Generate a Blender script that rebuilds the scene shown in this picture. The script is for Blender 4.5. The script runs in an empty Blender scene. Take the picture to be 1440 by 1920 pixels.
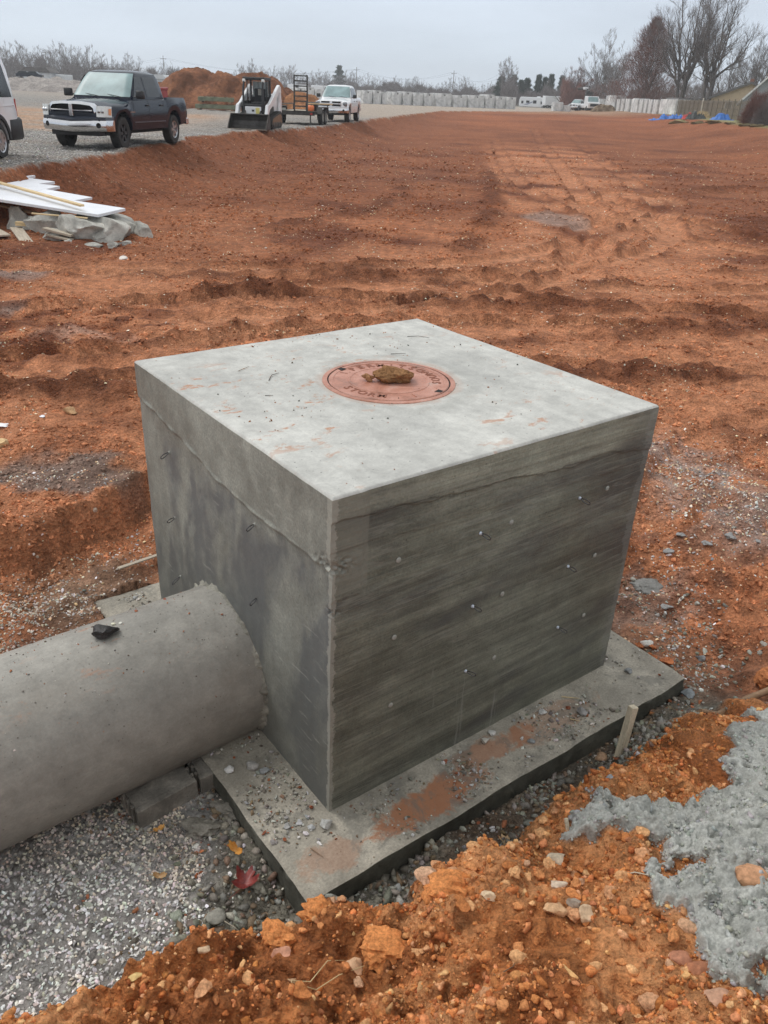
import bpy, bmesh, math, random
import numpy as np
from mathutils import Vector, Matrix

random.seed(7)
RNG = np.random.default_rng(11)
SC = bpy.context.scene
COL = SC.collection
R = math.radians

# ------------------------------------------------------------------ camera
cam_data = bpy.data.cameras.new('camera')
cam = bpy.data.objects.new('camera', cam_data)
COL.objects.link(cam)
SC.camera = cam
cam_data.sensor_fit = 'VERTICAL'
cam_data.sensor_height = 36.0
cam_data.lens = 28.125
cam_data.clip_start = 0.05
cam_data.clip_end = 6000
_p, _r = 0.48189596, 0.04378358
_cp, _sp, _c, _s = math.cos(_p), math.sin(_p), math.cos(_r), math.sin(_r)
_fw = Vector((0, _cp, -_sp)); _up = Vector((0, _sp, _cp)); _rt = Vector((1, 0, 0))
_r2 = _c * _rt + _s * _up; _u2 = -_s * _rt + _c * _up
cam.matrix_world = Matrix(((_r2.x, _u2.x, -_fw.x, 0), (_r2.y, _u2.y, -_fw.y, 0), (_r2.z, _u2.z, -_fw.z, 1.65), (0, 0, 0, 1)))

# ------------------------------------------------------------------ world, sun, exposure
world = bpy.data.worlds.new('World')
SC.world = world
world.use_nodes = True
wn = world.node_tree; wn.nodes.clear()
w_out = wn.nodes.new('ShaderNodeOutputWorld')
w_bg = wn.nodes.new('ShaderNodeBackground'); w_bg.inputs['Strength'].default_value = 0.1
w_sky = wn.nodes.new('ShaderNodeTexSky'); w_sky.sky_type = 'NISHITA'; w_sky.sun_disc = False
SUN_EL, SUN_AZ = R(52), R(-62)          # azimuth from +Y towards +X
w_sky.sun_elevation = SUN_EL; w_sky.sun_rotation = SUN_AZ
w_tc = wn.nodes.new('ShaderNodeTexCoord')
w_sep = wn.nodes.new('ShaderNodeSeparateXYZ')
w_ramp = wn.nodes.new('ShaderNodeValToRGB')
w_no = wn.nodes.new('ShaderNodeTexNoise'); w_no.inputs['Scale'].default_value = 3.0; w_no.inputs['Detail'].default_value = 5
w_map = wn.nodes.new('ShaderNodeMapping'); w_map.inputs['Scale'].default_value = (1, 1, 5)
wn.links.new(w_tc.outputs['Generated'], w_sep.inputs[0])
wn.links.new(w_tc.outputs['Generated'], w_map.inputs[0]); wn.links.new(w_map.outputs[0], w_no.inputs['Vector'])
wn.links.new(w_sep.outputs['Z'], w_ramp.inputs[0])
er = w_ramp.color_ramp
er.elements[0].position = 0.0; er.elements[0].color = (0.60, 0.68, 0.765, 1)
er.elements[1].position = 1.0; er.elements[1].color = (.74, .74, .73, 1)
for ps, cl in ((0.03, (0.58, 0.66, 0.75, 1)), (0.10, (0.53, 0.59, 0.675, 1)), (0.35, (0.62, 0.655, 0.685, 1))):
    e = er.elements.new(ps); e.color = cl
w_mul = wn.nodes.new('ShaderNodeMix'); w_mul.data_type = 'RGBA'; w_mul.blend_type = 'MULTIPLY'
w_mr = wn.nodes.new('ShaderNodeMapRange'); w_mr.inputs[1].default_value = 0.3; w_mr.inputs[2].default_value = 0.7
w_mr.inputs[3].default_value = 11.7; w_mr.inputs[4].default_value = 13.9
wn.links.new(w_no.outputs['Fac'], w_mr.inputs[0])
w_mul.inputs[0].default_value = 1.0
wn.links.new(w_ramp.outputs[0], w_mul.inputs[6]); wn.links.new(w_mr.outputs[0], w_mul.inputs[7])
w_mix = wn.nodes.new('ShaderNodeMix'); w_mix.data_type = 'RGBA'; w_mix.inputs[0].default_value = 0.93
wn.links.new(w_sky.outputs[0], w_mix.inputs[6]); wn.links.new(w_mul.outputs[2], w_mix.inputs[7])
wn.links.new(w_mix.outputs[2], w_bg.inputs['Color']); wn.links.new(w_bg.outputs[0], w_out.inputs['Surface'])

sun_data = bpy.data.lights.new('sun', 'SUN'); sun_data.energy = 1.5; sun_data.angle = R(22); sun_data.color = (1.0, 0.97, 0.93)
sun = bpy.data.objects.new('sun', sun_data); COL.objects.link(sun)
_sd = Vector((math.sin(SUN_AZ) * math.cos(SUN_EL), math.cos(SUN_AZ) * math.cos(SUN_EL), math.sin(SUN_EL)))
sun.rotation_euler = _sd.to_track_quat('Z', 'Y').to_euler()

SC.view_settings.view_transform = 'Standard'
SC.view_settings.look = 'None'
SC.view_settings.gamma = 1
SC.view_settings.use_curve_mapping = False
SC.view_settings.exposure = 0.12
SC.cycles.use_denoising = True
try: SC.cycles.denoising_prefilter = 'FAST'
except Exception: pass
SC.cycles.max_bounces = 6
SC.cycles.diffuse_bounces = 3
SC.cycles.glossy_bounces = 2
SC.cycles.volume_bounces = 0

# ------------------------------------------------------------------ helpers
def tag(o, label=None, cat=None, group=None, kind=None):
    if label: o['label'] = label
    if cat: o['category'] = cat
    if group: o['group'] = group
    if kind: o['kind'] = kind
    return o

def empty(name, loc=(0, 0, 0), rz=0.0, rx=0.0, ry=0.0):
    o = bpy.data.objects.new(name, None); COL.objects.link(o)
    o.location = loc; o.rotation_euler = (rx, ry, rz); o.empty_display_size = 0.2
    return o

class MB:
    """collects polygons, builds ONE mesh object"""
    def __init__(s): s.v = []; s.f = []
    def poly(s, pts):
        n = len(s.v); s.v += [tuple(p) for p in pts]; s.f.append(tuple(range(n, n + len(pts)))); return s
    def add(s, verts, faces):
        n = len(s.v); s.v += [tuple(p) for p in verts]; s.f += [tuple(i + n for i in f) for f in faces]; return s
    def box(s, x0, x1, y0, y1, z0, z1, M=None, j=0.0):
        P = [Vector((x, y, z)) for z in (z0, z1) for x, y in ((x0, y0), (x1, y0), (x1, y1), (x0, y1))]
        if j: P = [p + Vector([random.uniform(-j, j) for _ in range(3)]) for p in P]
        if M: P = [M @ p for p in P]
        return s.add(P, [(3, 2, 1, 0), (4, 5, 6, 7), (0, 1, 5, 4), (1, 2, 6, 5), (2, 3, 7, 6), (3, 0, 4, 7)])
    def prism(s, prof, y0, y1, axis='y', M=None):
        """prof: list of 2d points; extruded along axis"""
        n = len(prof)
        def mk(a, b, t):
            p = {'y': (a, t, b), 'x': (t, a, b), 'z': (a, b, t)}[axis]
            return M @ Vector(p) if M else p
        V = [mk(a, b, y0) for a, b in prof] + [mk(a, b, y1) for a, b in prof]
        F = [tuple(range(n - 1, -1, -1)), tuple(range(n, 2 * n))] + [(i, (i + 1) % n, n + (i + 1) % n, n + i) for i in range(n)]
        return s.add(V, F)
    def tube(s, pts, rad, seg=8, cap=True):
        pts = [Vector(p) for p in pts]
        if not isinstance(rad, (list, tuple)): rad = [rad] * len(pts)
        V = []; F = []; prev = None
        for i, p in enumerate(pts):
            d = (pts[min(i + 1, len(pts) - 1)] - pts[max(i - 1, 0)]).normalized()
            if prev is None:
                a = d.orthogonal().normalized()
            else:
                a = (prev - d * prev.dot(d)).normalized()
            prev = a; b = d.cross(a)
            V += [p + (a * math.cos(2 * math.pi * k / seg) + b * math.sin(2 * math.pi * k / seg)) * rad[i] for k in range(seg)]
        for i in range(len(pts) - 1):
            for k in range(seg):
                F.append((i * seg + k, i * seg + (k + 1) % seg, (i + 1) * seg + (k + 1) % seg, (i + 1) * seg + k))
        if cap:
            F.append(tuple(range(seg - 1, -1, -1))); F.append(tuple(range((len(pts) - 1) * seg, len(pts) * seg)))
        return s.add(V, F)
    def lathe(s, prof, seg=32, M=None, a0=0, a1=2 * math.pi):
        """prof (r,z) revolved about z"""
        full = abs(a1 - a0 - 2 * math.pi) < 1e-6
        n = seg if full else seg + 1
        V = []
        for i in range(n):
            a = a0 + (a1 - a0) * i / seg
            for r, z in prof:
                p = Vector((r * math.cos(a), r * math.sin(a), z)); V.append(M @ p if M else p)
        m = len(prof); F = []
        for i in range(seg):
            j = (i + 1) % n
            for k in range(m - 1): F.append((i * m + k, j * m + k, j * m + k + 1, i * m + k + 1))
        return s.add(V, F)
    def build(s, name, mat, parent=None, smooth=None, bevel=0.0, weld=False):
        me = bpy.data.meshes.new(name); me.from_pydata([tuple(v) for v in s.v], [], s.f)
        if weld or smooth is not None or bevel:
            bm = bmesh.new(); bm.from_mesh(me)
            if weld: bmesh.ops.remove_doubles(bm, verts=bm.verts, dist=1e-5)
            if bevel:
                bmesh.ops.bevel(bm, geom=[e for e in bm.edges if len(e.link_faces) == 2 and e.calc_face_angle(0) > 0.5], offset=bevel, segments=1, affect='EDGES', clamp_overlap=True)
            if smooth is not None:
                for f in bm.faces: f.smooth = True
                for e in bm.edges:
                    if len(e.link_faces) == 2: e.smooth = e.calc_face_angle(0) < R(smooth)
            bm.to_mesh(me); bm.free()
        me.update()
        return link(name, me, mat, parent)

def link(name, me, mat=None, parent=None):
    o = bpy.data.objects.new(name, me); COL.objects.link(o)
    if mat is not None and len(me.materials) == 0: me.materials.append(mat)
    if parent: o.parent = parent
    return o

def np_mesh(name, V, F, attrs=None, smooth=False):
    """V (n,3), F (m,k) arrays; attrs {name: (n,4) colours on points}"""
    V = np.ascontiguousarray(V, dtype=np.float32); F = np.ascontiguousarray(F, dtype=np.int32)
    me = bpy.data.meshes.new(name); k = F.shape[1]
    me.vertices.add(len(V)); me.vertices.foreach_set('co', V.ravel())
    me.loops.add(F.size); me.loops.foreach_set('vertex_index', F.ravel())
    me.polygons.add(len(F)); me.polygons.foreach_set('loop_start', np.arange(0, F.size, k, dtype=np.int32))
    try: me.polygons.foreach_set('loop_total', np.full(len(F), k, dtype=np.int32))
    except Exception: pass
    me.polygons.foreach_set('use_smooth', np.full(len(F), smooth, dtype=bool))
    for nm, A in (attrs or {}).items():
        at = me.color_attributes.new(nm, 'FLOAT_COLOR', 'POINT')
        at.data.foreach_set('color', np.ascontiguousarray(A, dtype=np.float32).ravel())
    me.update(calc_edges=True); me.validate()
    return me

def dup(root, label=None, loc=None, rz=None, scale=None, group=None):
    def cp(o, par):
        c = o.copy(); COL.objects.link(c); c.parent = par
        for ch in o.children: cp(ch, c)
        return c
    c = cp(root, None)
    if label: c['label'] = label
    if group: c['group'] = group
    if loc is not None: c.location = loc
    if rz is not None: c.rotation_euler.z = rz
    if scale is not None: c.scale = scale if hasattr(scale, '__len__') else (scale,) * 3
    return c

# ------------------------------------------------------------------ material helpers
class NT:
    def __init__(s, name):
        s.m = bpy.data.materials.new(name); s.m.use_nodes = True
        s.t = s.m.node_tree; s.b = s.t.nodes['Principled BSDF']; s.o = s.t.nodes['Material Output']
    def n(s, t, **k):
        x = s.t.nodes.new('ShaderNode' + t)
        for a, b in k.items(): setattr(x, a, b)
        return x
    def l(s, a, b): s.t.links.new(a, b)
    def coord(s, kind='Object', scale=None, rot=None):
        c = s.n('TexCoord').outputs[kind]
        if scale is not None or rot is not None:
            m = s.n('Mapping')
            if scale is not None: m.inputs['Scale'].default_value = scale
            if rot is not None: m.inputs['Rotation'].default_value = rot
            s.l(c, m.inputs[0]); c = m.outputs[0]
        return c
    def noise(s, vec, scale=5, detail=4, rough=0.55, dist=0.0):
        x = s.n('TexNoise'); x.inputs['Scale'].default_value = scale; x.inputs['Detail'].default_value = detail
        x.inputs['Roughness'].default_value = rough; x.inputs['Distortion'].default_value = dist
        s.l(vec, x.inputs['Vector']); return x.outputs['Fac']
    def voro(s, vec, scale=5, feature='F1', out='Distance'):
        x = s.n('TexVoronoi', feature=feature); x.inputs['Scale'].default_value = scale
        s.l(vec, x.inputs['Vector']); return x.outputs[out]
    def ramp(s, fac, stops, interp='LINEAR'):
        x = s.n('ValToRGB'); r = x.color_ramp; r.interpolation = interp
        while len(r.elements) < len(stops): r.elements.new(0.5)
        for e, (p, c) in zip(r.elements, stops):
            e.position = p; e.color = (c, c, c, 1) if isinstance(c, (int, float)) else (*c, 1)
        s.l(fac, x.inputs[0]); return x.outputs[0]
    def mix(s, fac, a, b, mode='MIX'):
        x = s.n('Mix', data_type='RGBA', blend_type=mode)
        if isinstance(fac, (int, float)): x.inputs[0].default_value = fac
        else: s.l(fac, x.inputs[0])
        for i, v in ((6, a), (7, b)):
            if isinstance(v, tuple): x.inputs[i].default_value = (*v, 1)
            else: s.l(v, x.inputs[i])
        return x.outputs[2]
    def math(s, op, a, b=0.0, clamp=False):
        x = s.n('Math', operation=op, use_clamp=clamp)
        for i, v in ((0, a), (1, b)):
            if isinstance(v, (int, float)): x.inputs[i].default_value = v
            else: s.l(v, x.inputs[i])
        return x.outputs[0]
    def bump(s, h, strength=0.3, dist=0.01, normal=None):
        x = s.n('Bump'); x.inputs['Strength'].default_value = strength; x.inputs['Distance'].default_value = dist
        s.l(h, x.inputs['Height'])
        if normal is not None: s.l(normal, x.inputs['Normal'])
        return x.outputs[0]
    def fin(s, col=None, rough=None, normal=None, **k):
        for nm, v in (('Base Color', col), ('Roughness', rough), ('Normal', normal)):
            if v is None: continue
            if isinstance(v, tuple): s.b.inputs[nm].default_value = (*v, 1)
            elif isinstance(v, (int, float)): s.b.inputs[nm].default_value = v
            else: s.l(v, s.b.inputs[nm])
        for a, v in k.items():
            s.b.inputs[a.replace('_', ' ')].default_value = v
        return s.m

def simple(name, col, rough=0.6, metal=0.0, var=0.15, vscale=8.0, bump=0.0, coat=0.0, spec=0.5):
    t = NT(name); c = t.coord()
    n = t.noise(c, vscale, 5, 0.6)
    dark = tuple(x * (1 - var) for x in col); lite = tuple(min(1, x * (1 + var)) for x in col)
    col2 = t.ramp(n, [(0.3, dark), (0.7, lite)])
    nr = t.bump(t.noise(c, vscale * 5, 5, 0.6), bump, 0.01) if bump else None
    m = t.fin(col2, rough, nr, Metallic=metal)
    t.b.inputs['Specular IOR Level'].default_value = spec
    if coat: t.b.inputs['Coat Weight'].default_value = coat; t.b.inputs['Coat Roughness'].default_value = 0.08
    return m

# ------------------------------------------------------------------ numpy noise
def _hash(ix, iy, seed):
    h = (ix.astype(np.int64) * 374761393 + iy.astype(np.int64) * 668265263 + seed * 1442695041) & 0xFFFFFFFF
    h = ((h ^ (h >> 13)) * 1274126177) & 0xFFFFFFFF
    h = ((h ^ (h >> 16)) * 2246822519) & 0xFFFFFFFF
    return ((h ^ (h >> 15)) & 0xFFFFFF) / float(0xFFFFFF)

def vnoise(x, y, seed=0):
    ix = np.floor(x); iy = np.floor(y); fx = x - ix; fy = y - iy
    ux = fx * fx * fx * (fx * (fx * 6 - 15) + 10); uy = fy * fy * fy * (fy * (fy * 6 - 15) + 10)
    def g(a, b):
        t = _hash(ix + a, iy + b, seed) * 6.2831853
        return np.cos(t) * (fx - a) + np.sin(t) * (fy - b)
    n0 = g(0, 0) * (1 - ux) + g(1, 0) * ux; n1 = g(0, 1) * (1 - ux) + g(1, 1) * ux
    return (n0 * (1 - uy) + n1 * uy) * 1.5

def worley(x, y, seed=0):
    ix = np.floor(x); iy = np.floor(y); best = np.full(x.shape, 9.0); val = np.zeros(x.shape)
    for a in (-1, 0, 1):
        for b in (-1, 0, 1):
            cx = ix + a; cy = iy + b
            px = cx + _hash(cx, cy, seed); py = cy + _hash(cx, cy, seed + 77)
            d = (px - x) ** 2 + (py - y) ** 2
            v = _hash(cx, cy, seed + 5)
            m = d < best; best = np.where(m, d, best); val = np.where(m, v, val)
    return np.sqrt(best), val

def ss(a, b, x):
    t = np.clip((x - a) / (b - a), 0, 1); return t * t * (3 - 2 * t)

def fbm(x, y, lam, octv, seed, step=None, gain=0.5):
    """noise with longest wavelength lam; octaves finer than 2.5 steps of the sheet fade out"""
    out = np.zeros(np.shape(x)); a = 1.0
    for o in range(octv):
        w = 1.0 if step is None else np.clip((lam / step - 1.8) / 1.5, 0, 1)
        out = out + a * w * vnoise(x / lam + 13.7 * o, y / lam - 7.1 * o, seed + o)
        lam *= 0.5; a *= gain
    return out

WORDS = 'first second third fourth fifth sixth seventh eighth ninth tenth eleventh twelfth thirteenth fourteenth fifteenth sixteenth seventeenth eighteenth nineteenth twentieth twenty-first twenty-second twenty-third twenty-fourth twenty-fifth twenty-sixth twenty-seventh twenty-eighth twenty-ninth thirtieth'.split()
# ------------------------------------------------------------------ terrain height
YAW = 0.65641275
U = np.array([math.cos(YAW), math.sin(YAW)]); Vv = np.array([-math.sin(YAW), math.cos(YAW)])
N0 = np.array([-0.1822932, 2.490723])
BW, BD, ZT, ZB = 1.834, 1.823, 0.40, -1.146
EDGE_Y = [-50, 8, 14, 16.3, 17.8, 20, 30.2, 36.6, 45.2, 59.8, 81, 110, 142, 400]
EDGE_X = [-9.8, -9.8, -9.0, -8.5, -7.9, -7.5, -7.4, -6.7, -4.1, -2.6, 0.4, 5.0, 21, 120]
GR_Y = [-50, 30, 50, 68, 87, 104, 120, 154, 400]
GR_X = [24, 23, 25.5, 28, 31.5, 35, 37.7, 40, 40]
CR_X = [-6, -3, -1.7, -1.11, -0.82, -0.62, -0.42, -0.17, 0.0, 0.12, 0.21, 0.33, 0.53, 0.66, 0.87, 1.28, 1.85, 2.6, 6]
CR_Y = [0.4, 0.85, 1.18, 1.34, 1.47, 1.64, 1.76, 1.90, 1.87, 1.86, 1.95, 2.02, 2.08, 2.30, 2.46, 2.64, 2.93, 3.0, 3.0]
CR_Z = [-.9, -.9, -.88, -.88, -.88, -.9, -.95, -.99, -.99, -.98, -.90, -.86, -.86, -.93, -.93, -.93, -.90, -.85, -.85]

def step_of(x, y):
    r = np.hypot(x, y + 0.6)
    return np.maximum(0.003, np.where(r < 3.5, 0.0035, np.where(r < 12, 0.005, 0.012)) * r * 1.15)

TRACKS = [  # (points, half width, depth, tread pitch or 0, smoothing 0..1, ridge)
    ([(-6.5, 8.6), (-4.65, 9.45), (-3.39, 10.35), (-1.5, 10.9), (0.5, 11.2), (3.0, 11.3), (6, 11.2)], 0.22, 0.05, 0.17, 0.8, .03),
    ([(-5, 7.2), (-3.6, 7.75), (-2.77, 8.1), (-1.74, 9.0), (-0.3, 9.8), (1.5, 10.2), (4, 10.3)], 0.22, 0.045, 0.16, 0.8, .03),
    ([(-4.2, 6.4), (-2.9, 7.0), (-1.5, 7.7), (0.5, 8.1), (2.0, 8.3)], 0.20, 0.045, 0.15, 0.6, .03),
    ([(-3, 12.6), (0, 13.3), (2, 14.6), (4.2, 17.5), (5.2, 21), (5.4, 25), (6.4, 33), (8.5, 52), (12, 80)], 0.30, 0.04, 0, 1.0, .02),
    ([(0.6, 12.2), (3.2, 14.5), (4.6, 18), (6.8, 21), (7.6, 25), (8.6, 33), (11, 52), (15, 80)], 0.30, 0.04, 0, 1.0, .02),
    ([(3.2, 13.0), (3.3, 16), (4.2, 19.5), (6.4, 22.0), (8.0, 24.2), (8.4, 26.6), (7.4, 28.0), (6.2, 26.5), (6.4, 23.5), (7.6, 20), (8.4, 16), (9.5, 12)], 0.28, 0.045, 0, 1.0, .025),
    ([(10.5, 12), (8.6, 15), (6.4, 17.5), (5.0, 20.5), (4.7, 23.3), (5.6, 25.2), (6.6, 24.6), (6.8, 22), (6.2, 18.5), (4.2, 15), (1, 12.6), (-3, 11.9), (-7, 12)], 0.28, 0.045, 0, 1.0, .025),
    ([(-7, 12.4), (-3, 12.2), (0.5, 12.5), (4, 12.4), (8, 13.6), (12, 16)], 0.30, 0.03, 0, 0.8, .02),
    ([(2.6, 8.0), (4.5, 8.5), (6.5, 10.5), (8, 14), (10, 20)], 0.20, 0.03, 0, 0.5, .02),
    ([(1.9, 5.0), (2.6, 6.3), (4.2, 7.3), (6, 7.6)], 0.20, 0.03, 0, 0.4, .02),
    ([(-2.2, 9.6), (0, 10.5), (2.5, 12.4), (4, 15.5), (4.3, 20), (4.0, 27), (4.5, 38), (6.5, 60)], 0.26, 0.035, 0, 0.9, .02),
]

RIDGES = [  # loose berms pushed up by the blade: points, half width, height
    ([(-2.6, 11.0), (-1.6, 11.15), (-.2, 10.9), (1.4, 11.3), (3.2, 11.2)], .26, .10),
    ([(-5.5, 8.9), (-4.1, 8.95), (-3.1, 8.9)], .16, .06), ([(1.6, 12.4), (2.4, 12.5), (3.6, 13.0)], .20, .09),
    ([(-4.2, 7.0), (-3.0, 6.75), (-2.0, 6.7), (-1.2, 7.1)], .18, .07), ([(.9, 9.0), (2.4, 9.6), (4.0, 10.3), (6.5, 10.6)], .20, .07),
    ([(1.7, 8.0), (3.0, 8.3), (4.6, 8.2)], .16, .07), ([(-1.0, 12.4), (0.2, 12.7), (1.0, 12.5)], .2, .09), ([(3.0, 6.4), (4.4, 6.9), (6, 6.8)], .18, .08),
    ([(-3.6, 12.0), (-1.8, 12.6), (0, 13.9)], .22, .07), ([(1.2, 15.5), (2.0, 19), (2.6, 24), (3.3, 32)], .30, .10), ([(5.5, 14.2), (7.4, 14.9), (9, 14.4)], .22, .09),
    ([(8.2, 20), (10.5, 22.5), (13, 23)], .35, .12), ([(9, 28), (12.5, 31), (17, 31)], .4, .14), ([(-2.5, 17), (-.5, 20), (.2, 26)], .3, .07)]
def ridge_fields(x, y):
    H_ = np.zeros(x.shape); K_ = np.zeros(x.shape)
    for pts, hw, hh in RIDGES:
        P = np.array(pts, float)
        for _ in range(2):
            Q = [P[0]]
            for a, b in zip(P[:-1], P[1:]): Q += [a * .75 + b * .25, a * .25 + b * .75]
            Q.append(P[-1]); P = np.array(Q)
        lo = P.min(0) - 1.2; hi = P.max(0) + 1.2; m = (x > lo[0]) & (x < hi[0]) & (y > lo[1]) & (y < hi[1])
        if not m.any(): continue
        X = x[m]; Y = y[m]; d = np.full(X.shape, 9.0)
        for a, b in zip(P[:-1], P[1:]):
            L2 = ((b - a) ** 2).sum(); t = np.clip(((X - a[0]) * (b[0] - a[0]) + (Y - a[1]) * (b[1] - a[1])) / L2, 0, 1)
            d = np.minimum(d, np.hypot(X - a[0] - t * (b[0] - a[0]), Y - a[1] - t * (b[1] - a[1])))
        d = d + .16 * vnoise(X * 1.6, Y * 1.6, 401) + .08 * vnoise(X * 4.5, Y * 4.5, 402); g = np.exp(-(np.clip(d, 0, 9) / hw) ** 2)
        brk = np.clip(.75 + 1.3 * vnoise(X * .8, Y * .8, 403), .1, 1.3)
        H_[m] = np.maximum(H_[m], hh * g * brk * (1 + .5 * vnoise(X * 7, Y * 7, 404))); K_[m] = np.maximum(K_[m], np.clip(g * brk * 1.3, 0, 1))
    return H_, K_

def track_fields(x, y):
    dep = np.zeros(x.shape); smo = np.zeros(x.shape)
    for pts, hw, d, pitch, sm, ridge in TRACKS:
        # smooth the polyline
        P = np.array(pts, float)
        for _ in range(3):
            Q = [P[0]]
            for a, b in zip(P[:-1], P[1:]): Q += [a * .75 + b * .25, a * .25 + b * .75]
            Q.append(P[-1]); P = np.array(Q)
        lo = P.min(0) - 1; hi = P.max(0) + 1
        m = (x > lo[0]) & (x < hi[0]) & (y > lo[1]) & (y < hi[1])
        if not m.any(): continue
        X = x[m]; Y = y[m]; best = np.full(X.shape, 9.0); along = np.zeros(X.shape); s0 = 0.0
        for a, b in zip(P[:-1], P[1:]):
            L = np.hypot(*(b - a)); t = ((X - a[0]) * (b[0] - a[0]) + (Y - a[1]) * (b[1] - a[1])) / L / L
            tc = np.clip(t, 0, 1); dx = X - a[0] - tc * (b[0] - a[0]); dy = Y - a[1] - tc * (b[1] - a[1])
            sg = np.sign((b[0] - a[0]) * dy - (b[1] - a[1]) * dx)
            dd = np.hypot(dx, dy); k = dd < np.abs(best)
            best = np.where(k, dd * np.where(sg == 0, 1, sg), best); along = np.where(k, s0 + tc * L, along); s0 += L
        ab = np.abs(best) + 0.05 * vnoise(X * 1.3, Y * 1.3, 91)
        ins = 1 - ss(hw * .75, hw * 1.1, ab)
        var = 0.55 + 0.45 * np.clip(1 + 1.6 * vnoise(X * .45, Y * .45, 33), 0, 2)
        D = -1.5 * d * ins * var + 2.0 * ridge * np.exp(-((ab - hw * 1.25) / (hw * .28)) ** 2) * (0.6 + 1.0 * vnoise(X * 3, Y * 3, 12)) * var
        if pitch:
            ph = (along + np.abs(best) * 0.9) / pitch
            fade = np.clip(pitch / step_of(X, Y) / 2.2, 0, 1)
            D += 0.042 * ins * fade * np.clip(np.sin(ph * 2 * math.pi) * 1.8, -1, 1) * np.clip(1.2 + 1.6 * vnoise(X * .9, Y * .9, 8), 0, 1.2)
        dep[m] += D; smo[m] = np.maximum(smo[m], ins * sm * np.clip(var, 0, 1))
    return dep, smo

def box_dist(x, y):
    a = (x - N0[0]) * U[0] + (y - N0[1]) * U[1]; b = (x - N0[0]) * Vv[0] + (y - N0[1]) * Vv[1]
    dx = np.maximum(np.maximum(-0.31 - a, a - 2.14), 0); dy = np.maximum(np.maximum(-0.33 - b, b - 2.15), 0)
    return np.hypot(dx, dy), a, b

def ell(x, y, cx, cy, rx, ry, rot=0.0):
    c, s = math.cos(rot), math.sin(rot); X = (x - cx) * c + (y - cy) * s; Y = -(x - cx) * s + (y - cy) * c
    return np.sqrt((X / rx) ** 2 + (Y / ry) ** 2)

SPILL = np.array([(0.80, 2.31), (0.98, 2.38), (1.25, 2.36), (1.47, 2.44), (1.58, 2.62), (1.68, 2.84), (1.9, 2.98), (2.6, 3.2), (3.2, 2.2), (2.4, 1.2), (1.25, 1.30), (1.14, 1.44), (1.07, 1.62), (0.98, 1.78), (1.02, 1.90), (1.14, 1.98), (1.09, 2.09), (0.93, 2.17), (0.80, 2.22)])
def in_poly_dist(x, y, P):
    """signed distance, negative inside"""
    d = np.full(x.shape, 99.0); ins = np.zeros(x.shape, bool); n = len(P)
    for i in range(n):
        a = P[i]; b = P[(i + 1) % n]; L2 = ((b - a) ** 2).sum()
        t = np.clip(((x - a[0]) * (b[0] - a[0]) + (y - a[1]) * (b[1] - a[1])) / L2, 0, 1)
        d = np.minimum(d, np.hypot(x - a[0] - t * (b[0] - a[0]), y - a[1] - t * (b[1] - a[1])))
        c = ((a[1] > y) != (b[1] > y)) & (x < (b[0] - a[0]) * (y - a[1]) / (b[1] - a[1] + 1e-12) + a[0])
        ins ^= c
    return np.where(ins, -d, d)

def spill_mask(x, y):
    d = in_poly_dist(x, y, SPILL) + 0.10 * vnoise(x * 7, y * 7, 61) + 0.05 * vnoise(x * 17, y * 17, 62)
    return 1 - ss(-0.03, 0.03, d)

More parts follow.
